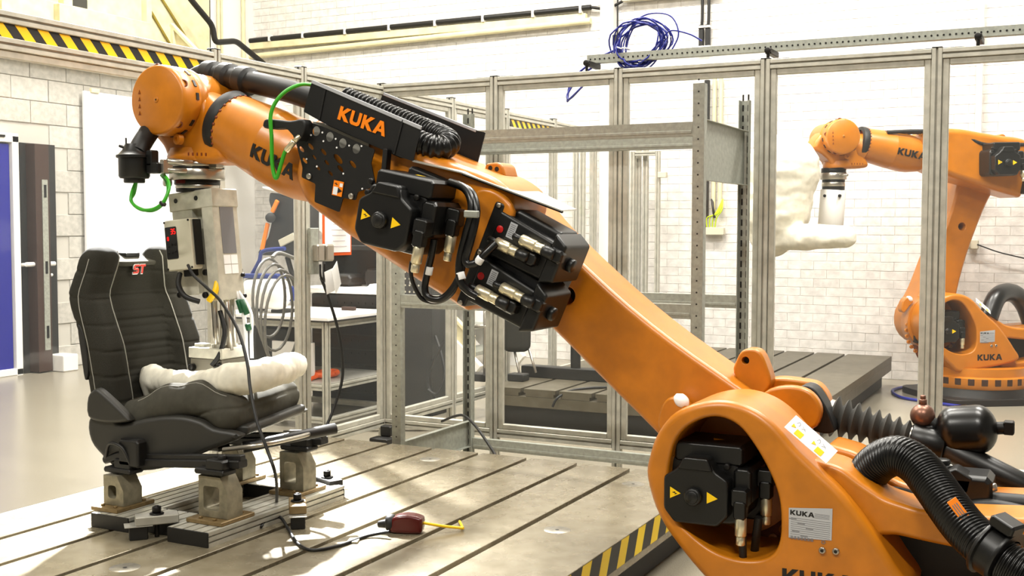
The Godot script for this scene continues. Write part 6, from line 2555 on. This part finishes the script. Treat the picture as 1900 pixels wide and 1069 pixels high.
	b.tube(PackedVector3Array([Vector3(-8.26, 6.0, -9.32), Vector3(-8.26, 2.0, -9.32)]), 0.012, 8)
	tag(obj("corner_cable", b, M.tape_black), "straight black cable down the edge of the cream panels", "cable")
	# white board
	t = thing("white_board", "large blank white board behind the car seat", "board", Vector3(-8.24, 0.7, -8.4))
	b = MB.new()
	b.bx(Vector3(-8.25, 1.62, -8.5), Vector3(0.03, 1.84, 1.8), 0.004)
	obj("sheet", b, M.board_white, t)
	b = MB.new()
	b.bx(Vector3(-8.23, 2.55, -7.72), Vector3(0.03, 0.04, 0.1), 0.004)
	obj("top_clip", b, M.cream_paint, t)
	# cream cladding of the upper storey
	t = thing("cream_cladding", "cream panelled upper storey with small dark windows at the top left", "cladding", Vector3(-8.24, 2.75, -7.4))
	b = MB.new()
	b.bx(Vector3(-8.27, 4.4, -7.2), Vector3(0.06, 3.2, 4.2), 0.0)
	obj("panel", b, M.cream_paint, t)
	for q in [[-6.6, 0.08], [-7.11, 0.07], [-7.38, 0.1], [-8.37, 0.07]]:
		b = MB.new()
		b.bx(Vector3(-8.21, 4.4, q[0]), Vector3(0.08, 3.2, q[1]), 0.004)
		obj("upright", b, M.cream_paint, t)
	for q in [[-6.85, 0.42, 3.2], [-7.55, 0.2, 3.29]]:
		b = MB.new()
		b.bx(Vector3(-8.235, q[2] + 0.4, q[0]), Vector3(0.02, 0.8, q[1]), 0.002)
		obj("window", b, M.window_dark, t)
	b = MB.new()
	b.bx(Vector3(-8.19, 3.02, -7.5), Vector3(0.1, 0.5, 1.7), 0.006)
	b.bx(Vector3(-8.15, 3.1, -7.25), Vector3(0.16, 0.3, 0.12), 0.006)
	obj("ledge", b, M.cream_paint, t)
	for q in [[-8.45, 3.4, -8.72, 3.1], [-8.3, 3.85, -9.2, 2.95]]:
		b = MB.new()
		b.bar(Vector3(-8.225, q[1], q[0]), Vector3(-8.225, q[3], q[2]), 0.012, 0.025, 0.002)
		obj("diagonal_strip", b, M.olive, t)


func rounded(p: PackedVector3Array, r: float) -> PackedVector3Array:
	var o := PackedVector3Array([p[0]])
	for i in range(1, p.size() - 1):
		var a := p[i] + (p[i - 1] - p[i]).limit_length(r)
		var c := p[i] + (p[i + 1] - p[i]).limit_length(r)
		for s in 5:
			var t := s / 4.0
			o.append(a.lerp(p[i], t).lerp(p[i].lerp(c, t), t))
	o.append(p[-1])
	return o


func stairs() -> void:
	var t := thing("staircase", "white steel staircase with cream side panels rising to the left", "staircase", Vector3(-6.2, 0, -8.75))
	var a := Vector3(-4.69, 0.02, -8.6)
	var c := Vector3(-8.1, 2.98, -8.6)
	for dz in [0.0, -0.85]:
		var b := MB.new()
		b.bar(a + Vector3(0, -0.02, dz), c + Vector3(0, 0, dz), 0.06, 0.24, 0.004)
		obj("stringer", b, M.white_paint, t)
	for i in 15:
		var f := (i + 0.7) / 15.5
		var b := MB.new()
		b.bx(a.lerp(c, f) + Vector3(0, 0.03, -0.43), Vector3(0.26, 0.035, 0.8), 0.004)
		obj("tread", b, M.galvanised, t)
	var d := (c - a)
	var q := PackedVector2Array([Vector2(a.x, a.y + 0.08), Vector2(c.x, c.y + 0.08), Vector2(c.x, c.y + 0.3), Vector2(a.x, a.y + 0.3)])
	var b := MB.new()
	b.plate(q, [], -8.62, -8.6)
	obj("side_panel", b, M.cream_paint, t)
	for i in 7:
		b = MB.new()
		var p := a.lerp(c, (i + 0.05) / 6.1)
		b.bx(p + Vector3(0, 0.2, 0.015), Vector3(0.04, 0.24, 0.04), 0.003)
		obj("baluster", b, M.cream_paint, t)
	b = MB.new()
	b.bar(a + Vector3(0, 0.31, 0.01), c + Vector3(0, 0.31, 0.01), 0.05, 0.04, 0.008)
	obj("hand_rail", b, M.cream_paint, t)


func workshop() -> void:
	# trolley of aluminium profile
	var t := thing("work_trolley", "aluminium profile trolley with a white top beyond the fence", "trolley", Vector3(-4.72, 0, -6.17))
	var x0 := -5.15
	var x1 := -4.26
	var z0 := -6.55
	var z1 := -5.85
	for x in [x0, x1]:
		for z in [z0, z1]:
			var b := MB.new()
			beam(b, Vector3(x, 0.03, z), Vector3(x, 0.69, z), 0.04)
			obj("leg", b, M.aluminium, t)
			b = MB.new()
			b.cyl(Vector3(x, 0.0, z), Vector3(x, 0.03, z), 0.022, 12)
			obj("foot", b, M.tape_black, t)
	for y in [0.67, 0.27, 0.06]:
		for e in [[x0, z1, x1, z1], [x0, z0, x1, z0], [x0, z0, x0, z1], [x1, z0, x1, z1]]:
			var b := MB.new()
			var p := Vector3(e[0], y, e[1])
			var q := Vector3(e[2], y, e[3])
			var d := (q - p).normalized() * 0.022
			beam(b, p + d, q - d, 0.038)
			obj("rail", b, M.aluminium, t)
	var b := MB.new()
	b.bx(Vector3((x0 + x1) / 2, 0.71, (z0 + z1) / 2), Vector3(x1 - x0 + 0.08, 0.025, z1 - z0 + 0.08), 0.004)
	obj("top", b, M.white_paint, t)
	b = MB.new()
	b.bx(Vector3((x0 + x1) / 2, 0.697, (z0 + z1) / 2), Vector3(x1 - x0 + 0.09, 0.01, z1 - z0 + 0.09), 0.002)
	obj("edge_band", b, M.tape_black, t)
	b = MB.new()
	b.bx(Vector3((x0 + x1) / 2, 0.293, (z0 + z1) / 2), Vector3(x1 - x0 + 0.02, 0.012, z1 - z0 + 0.02), 0.002)
	obj("shelf", b, M.sheet_grey, t)
	# on the trolley
	b = MB.new()
	b.bx(Vector3(-4.47, 0.735, -6.4), Vector3(0.1, 0.025, 0.04), 0.004)
	tag(obj("brown_block", b, M.brown_steel), "small dark brown block on the white trolley top", "block")
	t = thing("compressor", "small compressor with a white tank and blue frame on the trolley", "compressor", Vector3(-4.98, 0.72, -6.15))
	b = MB.new()
	b.xf = MB.ax(Vector3(-5.02, 0.85, -6.02), Vector3(1, 0, 0.15))
	b.lathe(pv([0.0, -0.02, 0.06, -0.015, 0.1, 0.02, 0.105, 0.05, 0.105, 0.28, 0.1, 0.31, 0.06, 0.345, 0.0, 0.35]), 32)
	obj("tank", b, M.white_paint, t)
	b = MB.new()
	b.bx(Vector3(-4.87, 0.965, -6.02), Vector3(0.3, 0.03, 0.14), 0.006)
	b.tube(crv(pw([-5.0, 0.96, -6.02, -4.93, 1.06, -6.02, -4.9, 1.13, -6.03, -4.72, 1.15, -6.03])), 0.014, 10)
	b.bx(Vector3(-4.7, 0.85, -6.02), Vector3(0.05, 0.1, 0.12), 0.006)
	obj("frame", b, M.blue_mid, t)
	b = MB.new()
	b.cyl(Vector3(-5.06, 1.0, -5.98), Vector3(-4.98, 0.88, -5.93), 0.01, 10)
	obj("lever", b, M.galvanised, t)
	b = MB.new()
	b.bx(Vector3(-5.065, 1.0, -5.98), Vector3(0.04, 0.025, 0.03), 0.004)
	b.bx(Vector3(-5.0, 0.73, -6.05), Vector3(0.1, 0.03, 0.15), 0.004)
	b.bx(Vector3(-4.75, 0.73, -6.05), Vector3(0.1, 0.03, 0.15), 0.004)
	obj("rubber_foot", b, M.tape_black, t)
	t = thing("orange_tool_ring", "orange padded ring lying on the trolley's lower shelf", "tool", Vector3(-4.38, 0.3, -6.1))
	b = MB.new()
	var ring := PackedVector3Array()
	for i in 25:
		ring.append(Vector3(-4.45 + cos(TAU * i / 24) * 0.06, 0.325, -6.1 + sin(TAU * i / 24) * 0.1))
	b.tube(ring, 0.02, 10, false)
	obj("ring", b, M.orange_frame, t)
	b = MB.new()
	b.tube(crv(pw([-4.44, 0.32, -6.0, -4.42, 0.3, -5.84, -4.45, 0.24, -5.81, -4.5, 0.19, -5.82])), 0.014, 8)
	obj("strap", b, M.orange_frame, t)
	t = thing("battery_box", "dark box with pale tools on top on the trolley shelf", "box", Vector3(-4.95, 0.3, -6.25))
	b = MB.new()
	b.bx(Vector3(-4.95, 0.46, -6.25), Vector3(0.36, 0.3, 0.28), 0.012)
	obj("case", b, M.cabinet, t)
	b = MB.new()
	b.cyl(Vector3(-5.06, 0.635, -6.2), Vector3(-4.92, 0.635, -6.2), 0.03, 14, 0.01)
	obj("pale_roll", b, M.canvas, t)
	b = MB.new()
	b.cyl(Vector3(-4.92, 0.635, -6.2), Vector3(-4.86, 0.635, -6.2), 0.026, 14, 0.008)
	obj("orange_grip", b, M.orange_frame, t)
	b = MB.new()
	b.bx(Vector3(-4.62, 0.42, -5.98), Vector3(0.34, 0.24, 0.02), 0.004)
	tag(obj("white_sheet", b, M.white_paint), "white sheet leaning inside the trolley by the lock post", "panel")
	# grey hoses hung in loops at the lock post
	b = MB.new()
	for k in 4:
		var p := PackedVector3Array()
		var r := 0.13 + k * 0.014
		for i in 25:
			var an := TAU * i / 24
			p.append(Vector3(-3.72 + 0.02 * k, 0.93 - 0.05 * k + sin(an) * r * 1.55, -4.62 + cos(an) * r - 0.02 * k))
		b.tube(p, 0.0075, 8, false)
	b.tube(crv(pw([-3.68, 1.14, -4.6, -3.7, 1.16, -4.68, -3.66, 1.13, -4.76])), 0.01, 8)
	tag(obj("hose_coil", b, M.hose_grey), "grey hoses hung in loops left of the lock post", "hose")
	b = MB.new()
	b.tube(crv(pw([-3.54, 1.03, -4.82, -3.52, 0.9, -4.87, -3.5, 0.7, -4.93, -3.5, 0.5, -4.95, -3.54, 0.32, -4.92, -3.56, 0.2, -4.85])), 0.008, 8)
	tag(obj("lock_cable", b, M.rubber), "thin dark cable hanging down from the lock post", "cable")
	# operator console with orange edges
	t = thing("operator_console", "dark wedge shaped operator console with orange edge strips", "console", Vector3(-4.85, 1.08, -6.25))
	b = MB.new()
	b.plate(rnd(pv([-4.981, 1.529, -4.744, 1.479, -4.748, 1.097, -5.08, 1.096, -5.089, 1.118, -4.999, 1.223, -4.955, 1.371, -4.991, 1.474]), 0.012), [], -6.45, -6.2, 0.01)
	obj("case", b, M.console_dark, t)
	b = MB.new()
	b.bx(Vector3(-4.94, 1.517, -6.3) + Vector3(0.02, 0.02, 0), Vector3(0.24, 0.012, 0.22), 0.003, Basis(Vector3.BACK, -0.22))
	obj("top_plate", b, M.white_paint, t)
	b = MB.new()
	b.bar(Vector3(-4.896, 1.473, -6.18), Vector3(-4.943, 1.393, -6.18), 0.02, 0.03, 0.004)
	b.bar(Vector3(-4.981, 1.319, -6.18), Vector3(-5.035, 1.134, -6.18), 0.018, 0.03, 0.004)
	obj("edge_strip", b, M.logo_orange, t)
	b = MB.new()
	b.cyl(Vector3(-4.974, 1.356, -6.2), Vector3(-4.926, 1.355, -6.14), 0.035, 20, 0.006)
	obj("knob", b, M.tape_black, t)
	b = MB.new()
	b.bar(Vector3(-4.893, 1.179, -6.2), Vector3(-4.764, 1.232, -6.2), 0.03, 0.05, 0.004)
	obj("pale_stripe", b, M.switch_grey, t)
	b = MB.new()
	b.cyl(Vector3(-4.912, 1.088, -6.3), Vector3(-4.83, 0.72, -6.35), 0.018, 12)
	obj("stand", b, M.dark_steel, t)
	# sheet of paper in an orange frame on the fence pane
	t = thing("notice", "white printed notice in an orange frame on the clear panel", "notice", Vector3(-3.57, 1.15, -5.04))
	b = MB.new()
	var u0 := -4.905
	var u1 := -5.165
	b.bx(Vector3(-3.59, 1.272, (u0 + u1) / 2), Vector3(0.006, 0.262, 0.26), 0.001)
	obj("frame", b, M.orange_frame, t)
	b = MB.new()
	b.bx(Vector3(-3.586, 1.276, (u0 + u1) / 2), Vector3(0.004, 0.236, 0.232), 0.0)
	var k := MB.new()
	for i in 7:
		k.bx(Vector3(-3.5835, 1.37 - i * 0.03, (u0 + u1) / 2 - 0.01), Vector3(0.001, 0.004, 0.14 - 0.015 * (i % 3)), 0.0)
	obj("paper", [[b, M.paper], [k, M.print_pale]], null, t)
	# tool cabinets
	t = thing("tool_cabinet", "dark perforated tool cabinet behind the trolley", "cabinet", Vector3(-4.6, 0, -6.95))
	b = MB.new()
	b.bx(Vector3(-4.65, 0.41, -6.95), Vector3(0.72, 0.8, 0.5), 0.008)
	obj("body", b, M.cabinet, t)
	b = MB.new()
	for i in 7:
		b.bx(Vector3(-4.65, 0.1 + i * 0.105, -6.696), Vector3(0.66, 0.006, 0.006), 0.0)
	obj("drawer_gap", b, M.tape_black, t)
	b = MB.new()
	for i in 8:
		for j in 10:
			b.cyl(Vector3(-4.9 + j * 0.06, 0.12 + i * 0.09, -6.7), Vector3(-4.9 + j * 0.06, 0.12 + i * 0.09, -6.696), 0.007, 6, 0.0)
	obj("perforation", b, M.tape_black, t).set_meta("kind", "stuff")
	b = MB.new()
	b.bx(Vector3(-4.27, 0.43, -6.78), Vector3(0.07, 0.86, 0.1), 0.004)
	obj("brown_post", b, M.brown_steel, t)
	b = MB.new()
	b.bx(Vector3(-4.7, 0.84, -6.9), Vector3(0.8, 0.035, 0.62), 0.004)
	tag(obj("bench_top", b, M.white_paint), "pale bench board lying on the dark tool cabinet", "board")
	b = MB.new()
	for q in [[-4.85, 0.9, -6.9, 0.24, 0.09, 0.2], [-4.6, 0.92, -7.0, 0.2, 0.13, 0.2]]:
		b = MB.new()
		b.bx(Vector3(q[0], q[1] + 0.005, q[2]), Vector3(q[3], q[4], q[5]), 0.03)
		tag(obj("dark_case", b, M.cabinet), "%s dark tool case on the pale bench board" % ("flat left" if q[0] < -4.7 else "taller right"), "case")
	b = MB.new()
	b.bx(Vector3(-4.72, 1.06, -7.28), Vector3(0.95, 0.42, 0.24), 0.02)
	b.bx(Vector3(-4.72, 0.43, -7.32), Vector3(0.9, 0.84, 0.2), 0.01)
	tag(obj("tall_case", b, M.cabinet), "large dark equipment case behind the bench board", "case")
	b = MB.new()
	b.bx(Vector3(-4.42, 0.875, -6.72), Vector3(0.2, 0.006, 0.14), 0.001, Basis.from_euler(Vector3(0.25, 0.3, 0.1)))
	tag(obj("loose_paper", b, M.paper), "loose white paper on the pale bench board", "paper")
	b = MB.new()
	b.bx(Vector3(-4.66, 1.14, -7.05), Vector3(0.9, 0.03, 0.3), 0.003)
	b.bx(Vector3(-4.25, 1.01, -7.05), Vector3(0.03, 0.26, 0.28), 0.003)
	b.bx(Vector3(-5.05, 1.01, -7.05), Vector3(0.03, 0.26, 0.28), 0.003)
	tag(obj("grey_shelf", b, M.console_dark), "low grey shelf board above the dark tool cases", "shelf")
	b = MB.new()
	b.cyl(Vector3(-4.38, 1.156, -7.0), Vector3(-4.38, 1.29, -7.0), 0.08, 20, 0.02)
	tag(obj("dark_pot", b, M.cabinet), "dark round pot on the low grey shelf", "pot")
	t = thing("pegboard_cabinet", "tall dark cabinet with a perforated top behind the rack's left upright", "cabinet", Vector3(-4.05, 0, -6.75))
	b = MB.new()
	b.bx(Vector3(-4.05, 0.53, -6.75), Vector3(0.24, 1.06, 0.3), 0.006)
	obj("body", b, M.cabinet, t)
	b = MB.new()
	for i in 5:
		for j in 6:
			b.cyl(Vector3(-4.14 + j * 0.036, 0.85 + i * 0.045, -6.6), Vector3(-4.14 + j * 0.036, 0.85 + i * 0.045, -6.597), 0.007, 6, 0.0)
	obj("perforation", b, M.switch_grey, t).set_meta("kind", "stuff")
	b = MB.new()
	b.tube(crv(pw([-3.93, 0.55, -6.65, -3.86, 0.45, -6.6, -3.8, 0.3, -6.55, -3.83, 0.18, -6.5, -3.9, 0.2, -6.5])), 0.01, 8)
	b.tube(crv(pw([-3.78, 0.62, -6.6, -3.85, 0.45, -6.55, -3.93, 0.3, -6.55, -3.92, 0.2, -6.55, -3.84, 0.14, -6.5])), 0.01, 8)
	tag(obj("looped_cable", b, M.rubber), "black cable hanging in a crossed loop beside the pegboard cabinet", "cable")
	b = MB.new()
	b.cyl(Vector3(-4.0, 0.05, -5.95), Vector3(-3.68, 0.05, -6.15), 0.028, 14, 0.006)
	tag(obj("floor_bar", b, M.dark_steel), "dark round bar lying on the floor behind the fence corner", "bar")
	b = MB.new()
	b.bx(Vector3(-3.52, 0.13, -5.42), Vector3(0.07, 0.06, 0.06), 0.006)
	b.bx(Vector3(-3.52, 0.06, -5.36), Vector3(0.12, 0.08, 0.09), 0.006)
	tag(obj("post_joint", b, M.tape_black), "black joint block low on the corner fence post", "joint")


func far_table_things() -> void:
	# headrest standing on the far table
	var t := thing("headrest", "dark grey headrest on two steel rods on the far table", "headrest", Vector3(-3.42, 0.25, -6.95))
	var z := -6.95
	var f := func(q: Vector3) -> float:
		var d := rbox(Basis(Vector3.UP, -0.25) * (q - Vector3(-3.46, 0.565, z)), Vector3(0.098, 0.13, 0.06), 0.05)
		return d + 0.05 * maxf(0.0, 0.52 - q.y) * absf(q.x + 3.46) * 6.0
	var b := MB.new()
	b.nets(f, Vector3(-3.6, 0.4, z - 0.12), Vector3(-3.3, 0.72, z + 0.12), 0.012)
	obj("cushion", b, M.seat_cloth, t)
	b = MB.new()
	b.cyl(Vector3(-3.48, 0.46, z), Vector3(-3.4, 0.25, z + 0.05), 0.009, 12)
	b.cyl(Vector3(-3.38, 0.46, z - 0.03), Vector3(-3.31, 0.3, z), 0.009, 12)
	obj("rod", b, M.steel, t)
	t = thing("press_frame", "black bar frame lying on the far table behind the headrest", "frame", Vector3(-3.1, 0.25, -7.15))
	b = MB.new()
	b.bx(Vector3(-3.05, 0.29, -7.1), Vector3(0.85, 0.08, 0.1), 0.006)
	b.bx(Vector3(-3.4, 0.275, -6.86), Vector3(0.12, 0.05, 0.1), 0.006)
	obj("bar", b, M.dark_steel, t)
	b = MB.new()
	b.tube(crv(pw([-3.08, 0.33, -7.1, -3.08, 0.5, -7.1, -3.07, 0.68, -7.12, -3.02, 0.85, -7.14])), 0.035, 12)
	obj("post", b, M.dark_steel, t)
	b = MB.new()
	b.bx(Vector3(-2.84, 0.37, -7.1), Vector3(0.09, 0.1, 0.09), 0.006)
	b.bx(Vector3(-2.7, 0.36, -7.1), Vector3(0.06, 0.07, 0.08), 0.006)
	obj("block", b, M.cabinet, t)
	t = thing("rod_stand", "steel rod stand with cross clamps on the far table", "stand", Vector3(-3.66, 0.25, -6.75))
	b = MB.new()
	b.bx(Vector3(-3.64, 0.275, -6.75), Vector3(0.14, 0.05, 0.12), 0.004)
	obj("foot", b, M.dark_steel, t)
	b = MB.new()
	for x in [-3.69, -3.6]:
		b.cyl(Vector3(x, 0.29, -6.75), Vector3(x, 0.78, -6.75), 0.012, 12)
	b.cyl(Vector3(-3.72, 0.62, -6.75), Vector3(-3.55, 0.62, -6.75), 0.013, 12)
	obj("rod", b, M.steel, t)
	b = MB.new()
	b.tube(crv(pw([-2.979, 0.153, -6.5, -2.951, 0.211, -6.52, -2.893, 0.25, -6.6, -2.804, 0.26, -6.7, -2.732, 0.256, -6.8])), 0.008, 8)
	tag(obj("table_cable", b, M.rubber), "black cable trailing over the front edge of the far table", "cable")
	# blue hose on the floor by the far robot
	b = MB.new()
	b.tube(crv(pw([-1.05, 0.012, -9.75, -1.2, 0.012, -9.6, -1.3, 0.012, -9.3, -1.2, 0.012, -8.95, -1.0, 0.012, -8.8, -0.7, 0.012, -8.65])), 0.012, 8)
	tag(obj("floor_hose", b, M.blue_cable), "thin blue hose curving on the floor beside the far table", "hose")
	# second fence with a door right before the brick wall
	for q in [[-4.225, "far fence post before the brick wall, seen left of the rack beams"], [-3.6, "far door post before the brick wall, seen behind the rack"]]:
		t = thing("fence_post", q[1], "fence post", Vector3(q[0], 0, -9.8))
		b = MB.new()
		for s in [-0.035, 0.035]:
			beam(b, Vector3(q[0] + s, 0.0, -9.8), Vector3(q[0] + s, 2.0, -9.8))
		obj("upright", b, M.aluminium, t)
	t = thing("fence_door", "far fence door with a small lock before the brick wall", "door", Vector3(-3.55, 0.02, -9.75))
	b = MB.new()
	beam(b, Vector3(-3.43, 0.05, -9.75), Vector3(-3.43, 1.98, -9.75), 0.04)
	beam(b, Vector3(-3.66, 0.05, -9.72), Vector3(-3.66, 1.98, -9.72), 0.04)
	beam(b, Vector3(-3.64, 1.96, -9.73), Vector3(-3.45, 1.96, -9.74), 0.04)
	obj("frame", b, M.aluminium, t)
	b = MB.new()
	b.bx(Vector3(-3.38, 1.765, -9.73), Vector3(0.08, 0.05, 0.05), 0.004)
	obj("lock", b, M.switch_grey, t)
	# anchor plate with bolts on the floor beside the front robot
	t = thing("floor_plate", "dark steel floor plate with bolt heads behind the gas bottle", "plate", Vector3(-0.35, 0, -4.6))
	b = MB.new()
	b.bx(Vector3(-0.2, 0.012, -4.75), Vector3(1.1, 0.024, 0.8), 0.003)
	obj("plate", b, M.plate_grey, t)
	for q in [[-0.62, -4.5], [-0.45, -5.0], [-0.66, -5.05], [-0.2, -5.05]]:
		b = MB.new()
		b.cyl(Vector3(q[0], 0.024, q[1]), Vector3(q[0], 0.05, q[1]), 0.022, 6, 0.003)
		obj("bolt_head", b, M.tape_black, t)
